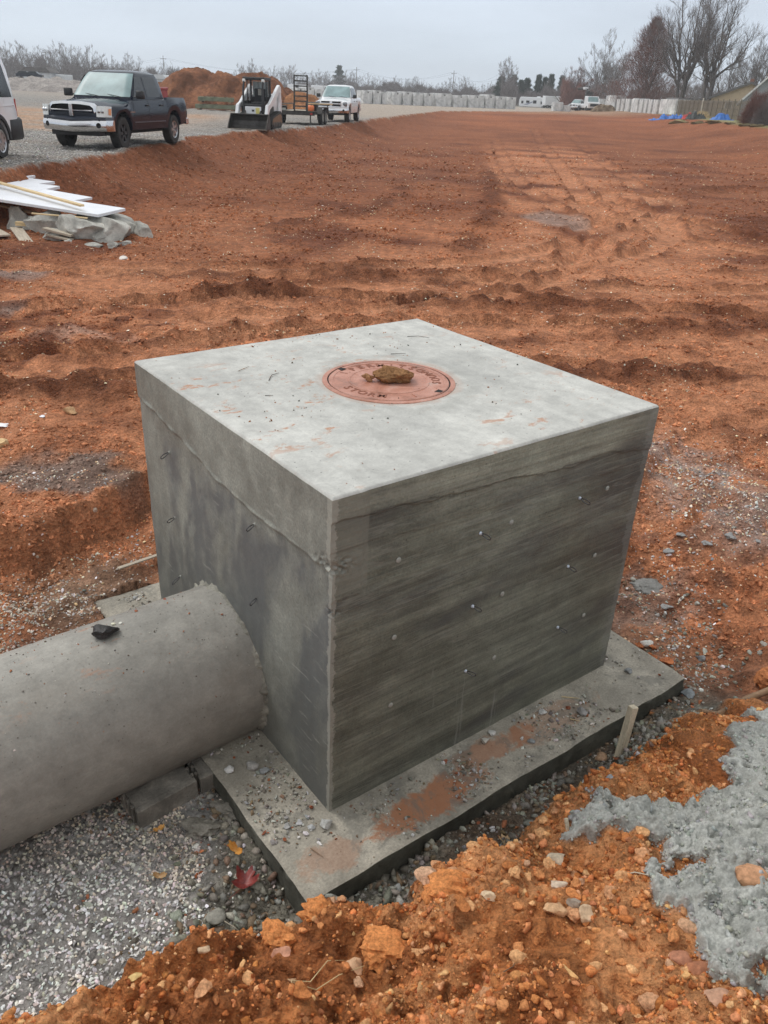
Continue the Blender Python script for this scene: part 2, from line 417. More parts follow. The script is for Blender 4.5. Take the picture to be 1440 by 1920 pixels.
def ground(x, y, zones=False):
    x = np.asarray(x, float); y = np.asarray(y, float)
    st = step_of(x, y)
    far = ss(50, 140, y)
    fld = -0.85 + 0.85 * far + 0.05 * vnoise(x / 11, y / 11, 3) * (1 - far) + 0.022 * vnoise(x / 2.7, y / 2.7, 4) * (1 - far)
    gx = np.interp(y, GR_Y, GR_X) + 1.5 * vnoise(x / 6, y / 6, 21)
    gr = ss(-9, 1.0, x - gx)
    fld = fld + (0.55 - fld) * gr
    xe = np.interp(y, EDGE_Y, EDGE_X) + 0.35 * vnoise(x / 1.6, y / 1.6, 5) + 0.12 * vnoise(x * 2.2, y * 2.2, 6)
    tE = np.clip((x - xe) / (1.3 + 1.9 * ss(17, 26, y)), 0, 1); tE = 1 - (1 - tE) ** 2.0
    lip = 0.05 * np.exp(-((x - xe - 0.12) / 0.3) ** 2) * (1 - ss(110, 140, y))
    yard = 0.015 * vnoise(x / 3, y / 3, 7)
    h = yard * (1 - tE) + fld * tE + lip
    onyard = 1 - ss(-0.04, 0.06, x - xe + 0.04 * vnoise(x * 7, y * 7, 9))
    # low tussocky bank beyond the pit on the left
    # pit round the slab
    bd, a, b = box_dist(x, y)
    wob = 0.25 * vnoise(x * .9, y * .9, 41) + 0.08 * vnoise(x * 3.1, y * 3.1, 42)
    pf = -1.262 + 0.03 * vnoise(x * 2.3, y * 2.3, 43) + 0.10 * ss(0.2, 1.6, b) * (1 - ss(-.2, .4, a)) + 0.06 * ss(1.2, 2.2, b)
    pitt = ss(0.25, 1.7, bd + wob)
    hp = pf + (h - pf) * pitt
    # scarp on the left
    ysc = np.interp(x, [-9, -4, -2.4, -2.1, -1.8, -1.7, -1.5, 0], [4.0, 4.1, 4.26, 4.5, 4.95, 5.25, 5.6, 7]) + 0.10 * vnoise(x * 2.1, y * 2.1, 44)
    left = 1 - ss(-1.75, -1.25, x)
    sc = ss(-0.02, 0.16, y - ysc)
    low = np.minimum(hp, -1.16 + 0.04 * vnoise(x * 2, y * 2, 45) + 0.05 * ss(0, 1.2, ysc - y))
    up = -0.90 + 0.05 * vnoise(x * 1.7, y * 1.7, 46) + (h + 0.90) * ss(0, 2.0, y - ysc)
    hs = low * (1 - sc) + up * sc + 0.04 * np.exp(-((y - ysc - .2) / .12) ** 2)
    h = hp * (1 - left) + hs * left
    # gravel bed where the pipe lies
    gb = 1 - ss(0.3, 0.7, ell(x, y, -1.5, 2.35, 2.0, 2.0, 0.6))
    h = h + (-1.27 + 0.015 * vnoise(x * 3, y * 3, 47) - h) * gb * (1 - ss(-.35, -.1, x))
    # near mound the photographer stands on
    yc = np.interp(x, CR_X, CR_Y) + 0.05 * vnoise(x * 6, y * 6, 51) + 0.03 * vnoise(x * 15, y * 15, 52)
    zc = np.interp(x, CR_X, CR_Z) + 0.03 * vnoise(x * 4, y * 4, 53)
    dm = yc - y
    top = zc + 0.24 * ss(0, 0.9, dm) + 0.65 * ss(0.9, 2.2, dm) + 0.05 * vnoise(x * 2.2, y * 2.2, 54) + 0.022 * vnoise(x * 7, y * 7, 55)
    soft = 0.20 + 0.45 * ss(0.9, 1.5, x)
    mm = ss(-soft, 0.0, dm) 
    mm = mm * (1 - ss(3.5, 7, np.abs(x)))
    h = h * (1 - mm) + top * mm
    mound = ss(-soft * .8, -soft * .3, dm) * (1 - ss(3.5, 7, np.abs(x)))
    sp = spill_mask(x, y)
    near = (y < 40) & (y > -4)
    trk, smo = track_fields(x, y)
    trk = trk * (1 - mm); smo = smo * (1 - onyard)
    rdg, rk = ridge_fields(x, y); rdg = rdg * (1 - mm) * pitt; rk = rk * (1 - mm) * (1 - onyard)
    h = h + (trk + rdg) * (1 - onyard)
    # roughness: loose lumps, weaker on compacted and gravelled ground
    loose = (1 - 0.9 * onyard) * (1 - 0.75 * smo)
    w1, _ = worley(x / 0.16, y / 0.16, 71); w2, _ = worley(x / 0.055, y / 0.055, 72)
    f1 = np.clip((0.16 / st - 2) / 2, 0, 1); f2 = np.clip((0.055 / st - 2) / 2, 0, 1)
    patch = np.clip(0.5 + 1.3 * vnoise(x / 1.9, y / 1.9, 73), 0, 1)
    rough = 0.050 * fbm(x, y, 0.55, 7, 81, st, 0.72) * (0.5 + 0.8 * patch)
    lum = 0.045 * (0.55 - w1) * f1 * (0.3 + 1.2 * patch) + 0.018 * (0.5 - w2) * f2
    slopeM = np.clip(4 * tE * (1 - tE), 0, 1) * (y > 8) * (y < 90)
    dig = 0.060 * slopeM * fbm(x * 1.2 + y * .35, y * .8 - x * .25, 0.55, 5, 83, st * 1.0, 0.6)
    w4, _ = worley(x / 0.09, y / 0.09, 75); rough = rough * (1 + 0.7 * mm + .9 * slopeM); lum = lum * (1 + .7 * mm) + .030 * mm * (.5 - w4)
    nearf = 1 - 0.4 * ss(0, 30, y) 
    grv = gb * (1 - mm) * (1 - ss(-.75, -.45, x + 0.1 * vnoise(x * 5, y * 5, 48)))
    dmp = 1 - 0.75 * grv
    h = h + ((rough + lum) * (1 + 1.2 * rk)) * loose * dmp * nearf + dig
    # thicker wet spill
    w3, _ = worley(x / 0.033, y / 0.033, 74); h = h + sp * mm * (0.022 + (0.016 * (0.5 - w2) + .020 * (.5 - w3)) * f2)
    # sit under the slab
    under = 1 - ss(-0.06, 0.0, bd - 0.0)
    h = np.where(bd <= 0.0, np.minimum(h, -1.28), h)
    if not zones: return h
    return h, dict(onyard=onyard, mm=mm, mound=mound, sp=sp * mm, smo=smo, grass=ss(-1.5, 0.0, x - gx), bd=bd, a=a, b=b, gb=grv, patch=patch, tE=tE, xe=xe, loose=loose, slope=slopeM, sc=sc * left, rk=rk, trk=trk)
# ------------------------------------------------------------------ ground colours
def c3(*c): return np.array(c, float)
def lerp3(A, B, t): return A + (B - A) * np.asarray(t)[..., None]

def ground_colour(x, y, h, z):
    st = step_of(x, y)
    n1 = fbm(x, y, 2.5, 6, 101, st, 0.6); n2 = fbm(x, y, 0.35, 5, 111, st, 0.6); n3 = fbm(x + 40, y, 9.0, 4, 121, st, .6)
    loose = c3(.37, .128, .053); dark = c3(.17, .054, .024); lite = c3(.54, .232, .118); pale = c3(.60, .295, .165)
    n4 = fbm(x, y, 0.12, 4, 131, st, .7); k = np.clip(.52 + .7 * n1 + 1.0 * n2 + .9 * n4 + .35 * n3, 0, 1)
    C = lerp3(np.broadcast_to(dark, x.shape + (3,)), loose, k * 1.15)
    near = 1 - ss(5, 26, y)
    C = lerp3(C, lite, np.clip(.30 * near + .8 * n3 * near + .35 * n1, 0, .75))
    C = lerp3(C, pale, np.clip(z['smo'] * (.45 + .9 * n1 + .7 * n2) * (1 - .8 * ss(20, 40, y)), 0, .7))
    ln = 2.7 + .065 * (y - 20) + .5 * n1 + .45 * n2; xl = x - ln
    cx = ss(-.35, .25, xl) * (1 - ss(3.2, 5.2, xl - .06 * (y - 20) + 1.5 * n3)) * ss(13, 16, y) * (1 - ss(36, 62, y + 6 * n3)) + (1 - ss(1.5, 4.5, np.abs(y - 14 + .1 * x + 1.2 * n1))) * .55
    C = lerp3(C, lite, np.clip(cx * (.62 + .7 * n1 + .5 * n2), 0, .85))
    dk = ss(17, 21, y) * (1 - np.clip(cx * 1.5, 0, 1)) * (1 - ss(55, 100, y))
    C = lerp3(C, c3(.25, .094, .044), np.clip(dk * (.45 + .6 * n2 + .4 * n1), 0, .75))
    pud = 1 - ss(.7, 1.1, ell(x, y, 3.9, 20.4, .8, 1.3) + .35 * n1)
    C = lerp3(C, c3(.38, .27, .22), pud * .65)
    C = lerp3(C, c3(.245, .088, .040), z['slope'] * .6)
    dz = np.clip(1 - ss(-2.5, 1.0, x + 1.2 * n3 + .10 * (22 - y)), 0, 1) * ss(11, 14, y + 1.5 * n1) * (1 - z['smo'])
    C = lerp3(C, c3(.24, .09, .043), dz * .35)
    nb = (1 - ss(10.5, 13.5, y + 1.2 * n1)) * ss(3.5, 5, y)
    C = lerp3(C, lite, np.clip(nb * (.42 + .9 * n2 + .5 * n1), 0, .8))
    C = lerp3(C, c3(.150, .050, .023), np.clip(z['rk'] * (.75 + .6 * n2), 0, .9))
    C = lerp3(C, c3(.17, .060, .028), np.clip(z['trk'] * 14, 0, .7))
    # gravelly wash beside the box, left by the machines
    for (cx_, cy_, rx, ry, amt) in ((2.35, 5.6, .55, .75, .8), (2.6, 4.9, .5, .4, .75), (-5.0, 9.7, .5, .35, .9), (-5.3, 11.6, .45, .35, .8), (-3.4, 8.6, .9, .25, .35), (1.75, 4.3, .35, .35, .5)):
        m = 1 - ss(.55, 1.15, ell(x, y, cx_, cy_, rx, ry) + .8 * n2 + .4 * n1)
        C = lerp3(C, c3(.33, .30, .28), m * amt * np.clip(.6 + 1.2 * n2, 0.1, 1))
    # grey crumbs and mud on the left bank
    m = 1 - ss(.5, 1.1, ell(x, y, -2.45, 5.15, .75, .28) + .7 * n1 + .5 * n2)
    C = lerp3(C, c3(.20, .17, .15), m * .75)
    m = 1 - ss(.5, 1.1, ell(x, y, -1.9, 4.1, .5, .45) + .7 * n1)
    C = lerp3(C, c3(.17, .11, .07), m * .5)
    # pit floor: grey clay smeared with concrete fines, brown further out
    mud = lerp3(np.broadcast_to(c3(.16, .148, .118), x.shape + (3,)), c3(.28, .26, .21), np.clip(.5 + 1.5 * n2, 0, 1))
    front = (z['a'] < 2.6) & (z['b'] < .25)
    pm = (1 - ss(.35, .75, z['bd'] + .35 * n1 + .15 * n2)) * ss(-.1, .1, 1.0 - z['b'] + 0 * x)
    pm2 = (1 - ss(.15, .45, z['bd'] + .3 * n1 + .1 * n2))
    pm = pm * (1 - .8 * ss(2.0, 2.4, z['a']))
    C = lerp3(C, mud, np.clip(np.where(z['b'] < .6, pm, pm2 * .3), 0, 1))
    brown = c3(.15, .075, .040)
    m = np.clip(2.2 * n1 + .1, 0, 1) * pm
    C = lerp3(C, brown, m * .55)
    # gravel bed
    gr = lerp3(np.broadcast_to(c3(.32, .30, .28), x.shape + (3,)), c3(.44, .42, .40), np.clip(.5 + n2, 0, 1))
    gm = z['gb'] * (1 - ss(-.78, -.52, x + .12 * n1 + .04 * n2))
    C = lerp3(C, gr, gm)
    # near mound
    org = c3(.58, .225, .078); orgd = c3(.38, .132, .044); orgl = c3(.70, .35, .16)
    k = np.clip(.5 + 1.0 * n1 + .8 * n2, 0, 1)
    O = lerp3(np.broadcast_to(orgd, x.shape + (3,)), org, np.clip(k * 1.5, 0, 1)); O = lerp3(O, orgl, np.clip(k * 1.6 - .9, 0, .6))
    C = lerp3(C, O, ss(.35, .75, z['mound']))
    S = lerp3(np.broadcast_to(c3(.27, .27, .255), x.shape + (3,)), c3(.38, .38, .36), np.clip(.5 + 1.6 * n2, 0, 1))
    C = lerp3(C, S, z['sp'])
    # yard
    g1 = c3(.40, .37, .335); g2 = c3(.50, .30, .18); g3 = c3(.53, .42, .32)
    Y = np.broadcast_to(g1, x.shape + (3,))
    b1 = ss(29, 33, y + 3 * n3 + 1.5 * n1 + .35 * (x + 10)) * (1 - ss(52, 66, y + 8 * n3)) * (1 - ss(-12, -7.5, x + 2 * n1))
    Y = lerp3(Y, g2, np.clip(b1 * (.75 + .8 * n1), 0, 1))
    b2 = ss(52, 75, y + 10 * n3 + .8 * (x + 4)) * (1 - .45 * (1 - ss(-18, -10, x)))
    Y = lerp3(Y, g3, b2 * .85)
    b3 = ss(.1, .5, n1 + .4 * n3) * (1 - b2)
    Y = lerp3(Y, c3(.47, .31, .20), b3 * .5)
    b4 = ss(118, 128, y) * (1 - ss(150, 165, y)) * (1 - ss(-45, -30, x))
    Y = lerp3(Y, c3(.30, .12, .06), b4)
    Y = lerp3(Y, c3(.30, .29, .25), ss(185, 240, y))
    C = lerp3(C, Y, z['onyard'])
    # far edge of the field fades to tan earth
    fe = ss(118, 150, y + 6 * n3) * (1 - z['onyard'])
    C = lerp3(C, c3(.40, .27, .18), fe * .8)
    G = lerp3(np.broadcast_to(c3(.20, .21, .085), x.shape + (3,)), c3(.34, .31, .16), np.clip(.5 + n1 + n2, 0, 1))
    C = lerp3(C, G, z['grass'] * ss(30, 40, y) * .95)
    C = lerp3(C, c3(.20, .18, .13), ss(185, 260, y) * (x > -200))
    grav = np.clip(z['onyard'] * (1 - .8 * b1) * (1 - .5 * b2) + gm * .6, 0, 1)
    fleck = np.clip((1 - z['onyard']) * (1 - z['grass']) * (1 - z['mound']) * (1 - pm) * (.4 + .8 * z['patch']), 0, 1)
    wet = np.clip(pm * .8 + z['sp'], 0, 1)
    return np.clip(C, 0.01, 1), np.stack([grav, wet, fleck, np.ones_like(grav)], -1)

def ground_material():
    t = NT('soil')
    a = t.n('Attribute', attribute_name='Col'); b = t.n('Attribute', attribute_name='Msk')
    sp = t.n('SeparateColor'); t.l(b.outputs['Color'], sp.inputs[0])
    c = t.coord()
    fine = t.noise(c, 55, 6, 0.7); mid = t.noise(c, 9, 6, 0.65)
    f2 = t.ramp(fine, [(0.30, .50), (0.5, 1.0), (0.72, 1.45)])
    f3 = t.ramp(mid, [(0.33, .62), (0.5, 1.0), (0.68, 1.36)])
    col = t.mix(1.0, a.outputs['Color'], f2, 'MULTIPLY'); col = t.mix(1.0, col, f3, 'MULTIPLY')
    # crushed stone speckle on the gravelled yard
    vc = t.voro(c, 26, 'F1', 'Color'); vs = t.n('SeparateColor'); t.l(vc, vs.inputs[0])
    vd = t.voro(c, 26, 'F1', 'Distance')
    stone = t.ramp(vs.outputs[0], [(0, (.16, .15, .14)), (.35, (.36, .33, .30)), (.75, (.55, .52, .48)), (1, (.80, .78, .74))])
    gcol = t.mix(.62, col, stone)
    gap = t.ramp(vd, [(0.35, 1.0), (0.8, .45)])
    gcol = t.mix(1.0, gcol, gap, 'MULTIPLY')
    col = t.mix(sp.outputs[0], col, gcol)
    # pale chips in the clay
    v2 = t.voro(c, 7.5, 'F1', 'Distance'); v2c = t.n('SeparateColor'); t.l(t.voro(c, 7.5, 'F1', 'Color'), v2c.inputs[0])
    chip = t.math('LESS_THAN', t.math('ADD', v2, t.math('MULTIPLY', fine, .06)), t.math('MULTIPLY', t.math('POWER', v2c.outputs[1], 3.0), .19))
    chipc = t.ramp(v2c.outputs[2], [(0, (.50, .27, .15)), (.5, (.70, .52, .36)), (1, (.80, .74, .62))])
    col = t.mix(t.math('MULTIPLY', t.math('MULTIPLY', chip, sp.outputs[2]), .75), col, chipc)
    lo = t.noise(c, 2.2, 6, .75)
    col = t.mix(1.0, col, t.ramp(lo, [(0.34, .80), (0.5, 1.0), (0.66, 1.16)]), 'MULTIPLY')
    bh = t.math('ADD', t.math('ADD', t.math('MULTIPLY', fine, .5), t.math('MULTIPLY', mid, 1.1)), t.math('MULTIPLY', lo, 3.2))
    bh = t.math('ADD', bh, t.math('MULTIPLY', t.math('MULTIPLY', t.math('SUBTRACT', 1.0, vd), sp.outputs[0]), .8))
    vl = t.voro(c, 34, 'SMOOTH_F1', 'Distance'); bh = t.math('SUBTRACT', bh, t.math('MULTIPLY', vl, t.math('MULTIPLY', mid, 1.1)))
    nr = t.bump(bh, 1.0, 0.05)
    rough = t.math('SUBTRACT', 0.95, t.math('MULTIPLY', sp.outputs[1], .28))
    m = t.fin(col, rough, nr)
    t.b.inputs['Specular IOR Level'].default_value = 0.25
    return m
M_GROUND = ground_material()

def build_ground():
    th = np.concatenate([np.linspace(-180, -60, 30)[:-1], np.linspace(-60, -42, 19)[:-1], np.arange(-42, 42.001, 0.14), np.linspace(42, 60, 19)[1:], np.linspace(60, 180, 30)[1:]])
    th = np.radians(th)
    rr = [0.15]
    while rr[-1] < 2600:
        r = rr[-1]
        k = .08 if r < 1.3 else .0042 if r < 3.6 else .006 if r < 12 else .0055 if r < 40 else .009 if r < 60 else .014 if r < 240 else .06
        rr.append(r * (1 + k))
    rr = np.array(rr)
    T, Rr = np.meshgrid(th, rr)
    x = np.sin(T) * Rr; y = np.cos(T) * Rr - 0.6
    h, z = ground(x, y, True)
    C, K = ground_colour(x, y, h, z)
    # sideways crumble so that lumps are not pure heights
    nr, nt = x.shape
    idx = np.arange(nr * nt).reshape(nr, nt)
    F = np.stack([idx[:-1, :-1], idx[:-1, 1:], idx[1:, 1:], idx[1:, :-1]], -1).reshape(-1, 4)[:, ::-1]
    V = np.stack([x, y, h], -1).reshape(-1, 3)
    A = np.concatenate([C, np.ones(C.shape[:2] + (1,))], -1).reshape(-1, 4)
    me = np_mesh('ground', V, F, {'Col': A, 'Msk': K.reshape(-1, 4)}, smooth=True)
    return tag(link('ground', me, M_GROUND), kind='structure')
build_ground()
def gz(x, y): return float(ground(np.array([float(x)]), np.array([float(y)]))[0])

# ------------------------------------------------------------------ concrete materials
def concrete(name, base, warm=None, streak=(2, 2, 40), streak_amt=.35, patch=1.2, wet=.0, rough=.75, dirt=0.0, bump=.4, extra=None, con=.45, grain=.20):
    t = NT(name); c = t.coord()
    big = t.noise(c, patch, 5, .6, .6); st = t.noise(t.coord(scale=streak), 1.0, 6, .65, .4); fine = t.noise(c, 90, 5, .7); m2 = t.noise(c, 11, 6, .7, .3)
    d = tuple(v * (1 - con) for v in base); l = tuple(min(1, v * (1 + con * 1.15)) for v in base)
    col = t.ramp(big, [(0.30, d), (0.5, base), (0.72, l)])
    s = t.ramp(st, [(0.25, 1 - streak_amt), (0.55, 1.0), (0.8, 1 + streak_amt * 1.1)])
    col = t.mix(1.0, col, s, 'MULTIPLY')
    col = t.mix(1.0, col, t.ramp(m2, [(0.3, .82), (0.7, 1.18)]), 'MULTIPLY')
    col = t.mix(1.0, col, t.ramp(fine, [(0.34, 1 - grain), (0.66, 1 + grain)]), 'MULTIPLY')
    # small air holes
    v = t.voro(c, 55, 'F1', 'Distance'); vc = t.n('SeparateColor'); t.l(t.voro(c, 55, 'F1', 'Color'), vc.inputs[0])
    hole = t.math('LESS_THAN', v, t.math('MULTIPLY', t.math('POWER', vc.outputs[0], 7.0), .22))
    col = t.mix(t.math('MULTIPLY', hole, .7), col, tuple(v * .35 for v in base))
    if extra: col = extra(t, c, col)
    if dirt:
        dm = t.math('MULTIPLY', t.ramp(t.noise(c, 3.2, 6, .75, .5), [(0.60, 0.0), (0.70, 1.0)]), dirt)
        col = t.mix(dm, col, (.36, .15, .07))
    h = t.math('SUBTRACT', t.math('ADD', t.math('MULTIPLY', fine, .3), t.math('MULTIPLY', m2, .7)), t.math('MULTIPLY', hole, .6))
    nr = t.bump(h, bump, .006)
    rg = t.ramp(big, [(0.3, rough - .22 * (wet + .3)), (0.7, rough + .08)])
    m = t.fin(col, rg, nr); t.b.inputs['Specular IOR Level'].default_value = .35
    return m

def pick(t, c, i):
    s = t.n('SeparateXYZ'); t.l(c, s.inputs[0]); return s.outputs[i]

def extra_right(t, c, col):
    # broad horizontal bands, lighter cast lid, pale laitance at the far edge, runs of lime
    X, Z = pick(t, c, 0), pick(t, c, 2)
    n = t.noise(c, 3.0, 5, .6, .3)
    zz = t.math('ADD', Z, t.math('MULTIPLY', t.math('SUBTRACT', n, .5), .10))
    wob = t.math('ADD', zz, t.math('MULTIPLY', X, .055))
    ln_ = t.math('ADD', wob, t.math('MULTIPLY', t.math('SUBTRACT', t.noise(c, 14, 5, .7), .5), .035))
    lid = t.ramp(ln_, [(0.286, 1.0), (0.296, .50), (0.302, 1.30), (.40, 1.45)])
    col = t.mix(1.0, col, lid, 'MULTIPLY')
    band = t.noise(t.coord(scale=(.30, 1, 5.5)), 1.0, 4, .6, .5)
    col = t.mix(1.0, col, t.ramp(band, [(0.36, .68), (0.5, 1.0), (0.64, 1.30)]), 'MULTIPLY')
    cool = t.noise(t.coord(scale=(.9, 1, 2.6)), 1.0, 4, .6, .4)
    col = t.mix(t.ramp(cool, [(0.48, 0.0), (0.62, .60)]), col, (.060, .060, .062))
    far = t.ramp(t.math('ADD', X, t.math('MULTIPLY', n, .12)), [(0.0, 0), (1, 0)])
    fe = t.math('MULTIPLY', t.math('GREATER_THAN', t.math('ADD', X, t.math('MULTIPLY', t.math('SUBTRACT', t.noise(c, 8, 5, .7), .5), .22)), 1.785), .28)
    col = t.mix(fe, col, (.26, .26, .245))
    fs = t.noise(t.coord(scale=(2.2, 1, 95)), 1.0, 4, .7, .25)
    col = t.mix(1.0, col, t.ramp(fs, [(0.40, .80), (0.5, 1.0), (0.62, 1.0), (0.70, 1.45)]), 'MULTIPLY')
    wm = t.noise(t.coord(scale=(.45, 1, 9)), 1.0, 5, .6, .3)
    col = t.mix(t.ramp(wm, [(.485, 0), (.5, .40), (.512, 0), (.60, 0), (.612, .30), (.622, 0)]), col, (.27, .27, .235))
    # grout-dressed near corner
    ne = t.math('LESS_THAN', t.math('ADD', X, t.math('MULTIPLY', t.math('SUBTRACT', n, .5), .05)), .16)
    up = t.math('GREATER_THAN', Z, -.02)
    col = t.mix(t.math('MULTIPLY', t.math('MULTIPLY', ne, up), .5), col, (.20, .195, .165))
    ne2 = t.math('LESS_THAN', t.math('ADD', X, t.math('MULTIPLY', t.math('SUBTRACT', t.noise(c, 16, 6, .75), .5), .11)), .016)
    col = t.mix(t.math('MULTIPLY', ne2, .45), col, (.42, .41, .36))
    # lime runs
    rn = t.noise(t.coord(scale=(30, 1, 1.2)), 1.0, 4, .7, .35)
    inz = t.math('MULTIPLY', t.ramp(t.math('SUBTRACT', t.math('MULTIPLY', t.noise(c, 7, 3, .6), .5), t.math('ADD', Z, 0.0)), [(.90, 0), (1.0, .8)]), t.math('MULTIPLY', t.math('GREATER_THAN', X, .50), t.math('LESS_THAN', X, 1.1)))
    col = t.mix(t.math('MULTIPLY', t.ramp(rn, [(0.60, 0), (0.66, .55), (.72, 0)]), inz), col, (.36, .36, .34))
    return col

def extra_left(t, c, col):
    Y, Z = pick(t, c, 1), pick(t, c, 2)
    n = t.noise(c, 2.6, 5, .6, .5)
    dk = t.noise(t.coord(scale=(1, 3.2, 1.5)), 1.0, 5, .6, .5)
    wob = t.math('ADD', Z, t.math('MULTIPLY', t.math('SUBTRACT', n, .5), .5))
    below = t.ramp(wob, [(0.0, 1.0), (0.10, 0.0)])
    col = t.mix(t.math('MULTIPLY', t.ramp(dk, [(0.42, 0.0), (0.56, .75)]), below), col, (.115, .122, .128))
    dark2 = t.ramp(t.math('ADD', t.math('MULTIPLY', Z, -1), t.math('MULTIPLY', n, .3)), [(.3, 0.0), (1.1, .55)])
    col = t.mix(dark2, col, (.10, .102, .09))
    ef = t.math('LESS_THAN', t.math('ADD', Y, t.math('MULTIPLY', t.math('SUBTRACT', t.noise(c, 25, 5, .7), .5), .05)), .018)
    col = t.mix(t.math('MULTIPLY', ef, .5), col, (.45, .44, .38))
    # smears of trowelled grout, scratch marks
    sc = t.noise(t.coord(scale=(1, 7, 60), rot=(.75, 0, 0)), 1.0, 4, .6, .3)
    pm = t.ramp(t.noise(c, 2.0, 3, .5), [(0.5, 0), (0.62, 1)])
    col = t.mix(t.math('MULTIPLY', t.ramp(sc, [(0.60, 0), (0.68, .5)]), pm), col, (.40, .40, .36))
    return col

def extra_top(t, c, col):
    # red clay smears and specks
    a = t.noise(t.coord(scale=(1.0, 1.8, 1)), 5.5, 6, .75, .3); b = t.noise(c, 1.1, 3, .5)
    m = t.math('MULTIPLY', t.ramp(a, [(0.575, 0), (0.63, 1.0)]), t.ramp(b, [(0.46, 0), (0.58, .8)]))
    col = t.mix(m, col, (.43, .20, .10))
    s = t.noise(c, 60, 4, .7); m = t.ramp(s, [(0.72, 0), (0.74, .5)])
    col = t.mix(m, col, (.30, .20, .15))
    X, Y = pick(t, c, 0), pick(t, c, 1)
    dx = t.math('SUBTRACT', X, BW / 2 + .01); dy = t.math('SUBTRACT', Y, BD / 2)
    rr = t.math('SQRT', t.math('ADD', t.math('MULTIPLY', dx, dx), t.math('MULTIPLY', dy, dy)))
    rr = t.math('ADD', rr, t.math('MULTIPLY', t.math('SUBTRACT', t.noise(c, 9, 5, .7), .5), .14))
    col = t.mix(t.ramp(rr, [(.0, .4), (.335, .4), (.37, .0)]), col, (.40, .27, .20))
    col = t.mix(t.ramp(rr, [(.37, .0), (.40, .28), (.46, .0)]), col, (.30, .30, .27))
    return col

def extra_pipe(t, c, col):
    Z, Yy = pick(t, c, 2), pick(t, c, 1)
    a = t.noise(t.coord(scale=(1, 2, 2)), 5.0, 6, .75, .3)
    m = t.math('MULTIPLY', t.ramp(a, [(0.60, 0), (0.67, .6)]), t.ramp(Z, [(0.27, 0.0), (0.36, 1.0)]))
    col = t.mix(m, col, (.40, .21, .13))
    b = t.noise(c, 2.4, 4, .6); col = t.mix(t.math('MULTIPLY', t.ramp(b, [(0.58, 0), (0.75, .4)]), .5), col, (.21, .17, .13))
    return col
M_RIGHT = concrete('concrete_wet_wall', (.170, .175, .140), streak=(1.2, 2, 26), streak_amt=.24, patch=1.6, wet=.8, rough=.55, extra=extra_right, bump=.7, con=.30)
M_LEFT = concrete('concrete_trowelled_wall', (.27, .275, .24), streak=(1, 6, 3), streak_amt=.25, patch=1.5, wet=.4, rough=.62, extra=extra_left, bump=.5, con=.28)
M_TOP = concrete('concrete_floated_top', (.465, .462, .43), streak=(14, 1.5, 1), streak_amt=.10, patch=2.0, rough=.7, extra=extra_top, bump=.22, con=.13, grain=.07)
def extra_slab(t, c, col):
    X, Y = pick(t, c, 0), pick(t, c, 1)
    def blob(cx, cy, rx, ry):
        a = t.math('DIVIDE', t.math('SUBTRACT', X, cx), rx); b = t.math('DIVIDE', t.math('SUBTRACT', Y, cy), ry)
        return t.math('SQRT', t.math('ADD', t.math('MULTIPLY', a, a), t.math('MULTIPLY', b, b)))
    n = t.math('MULTIPLY', t.math('SUBTRACT', t.noise(c, 7, 6, .75, .4), .5), 2.6)
    for cx, cy, rx, ry, amt in ((.42, -.20, .34, .10, .85), (.85, -.12, .25, .08, .6), (1.25, -.15, .3, .1, .35), (-.12, -.2, .15, .08, .35)):
        m = t.ramp(t.math('ADD', blob(cx, cy, rx, ry), n), [(.75, amt), (1.15, 0.0)]); col = t.mix(m, col, (.34, .135, .060))
    g = t.ramp(t.noise(c, 4.5, 6, .75, .4), [(.52, 0), (.6, .6)]); col = t.mix(g, col, (.155, .148, .128))
    return col
M_SLAB = concrete('concrete_slab', (.31, .285, .235), streak=(3, 3, 3), streak_amt=.22, patch=2.2, rough=.8, bump=.9, extra=extra_slab, con=.3)
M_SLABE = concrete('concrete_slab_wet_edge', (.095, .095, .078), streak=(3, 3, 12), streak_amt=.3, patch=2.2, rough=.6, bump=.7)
M_PIPE = concrete('concrete_pipe', (.285, .272, .242), streak=(1.5, 14, 14), streak_amt=.12, patch=1.3, rough=.60, bump=.55, con=.22, extra=extra_pipe, grain=.09)
M_GROUT = concrete('grout', (.235, .225, .19), streak=(5, 5, 5), streak_amt=.3, patch=6, rough=.85, bump=1.0)
M_WIRE = simple('tie_wire', (.10, .10, .105), .45, .8, .3, 60)
M_PLUG = simple('tie_cone', (.50, .55, .62), .4, .2, .5, 160)
M_PLUG2 = simple('patched_tie_hole', (.30, .30, .27), .8, 0, .2, 60)
M_HOLE = simple('black_void', (.012, .012, .012), .9)

BOX_M = Matrix.Translation((N0[0], N0[1], 0)) @ Matrix.Rotation(YAW, 4, 'Z')

def dR(s, z):  # outward swell of the right-hand wall (y = 0 plane)
    ln = .295 - .055 * s + .022 * vnoise(s * 4, s * 0 + .5, 5) + .010 * vnoise(s * 17, s * 0 + .5, 6)
    d = .007 * ss(-.004, .004, z - ln)
    ln2 = .17 - .035 * s + .03 * vnoise(s * 2, s * 0 + 3.5, 7)
    d = d + .0025 * ss(-.003, .003, z - ln2)
    d = d + .0016 * vnoise(s * 1.7, z * 14, 8) + .0012 * vnoise(s * 6, z * 40, 9)
    crn = (1 - ss(.13, .15, s + .015 * vnoise(z * 9, z * 0, 4))) * ss(-.06, -.04, z)
    d = d + .004 * crn
    pit = np.exp(-((s - .03) / .05) ** 2 - ((z - .10) / .030) ** 2) + np.exp(-((s - .0) / .03) ** 2 - ((z + .10) / .02) ** 2)
    return d - .018 * pit * np.clip(.4 + 2 * vnoise(s * 50, z * 50, 10), 0, 1)

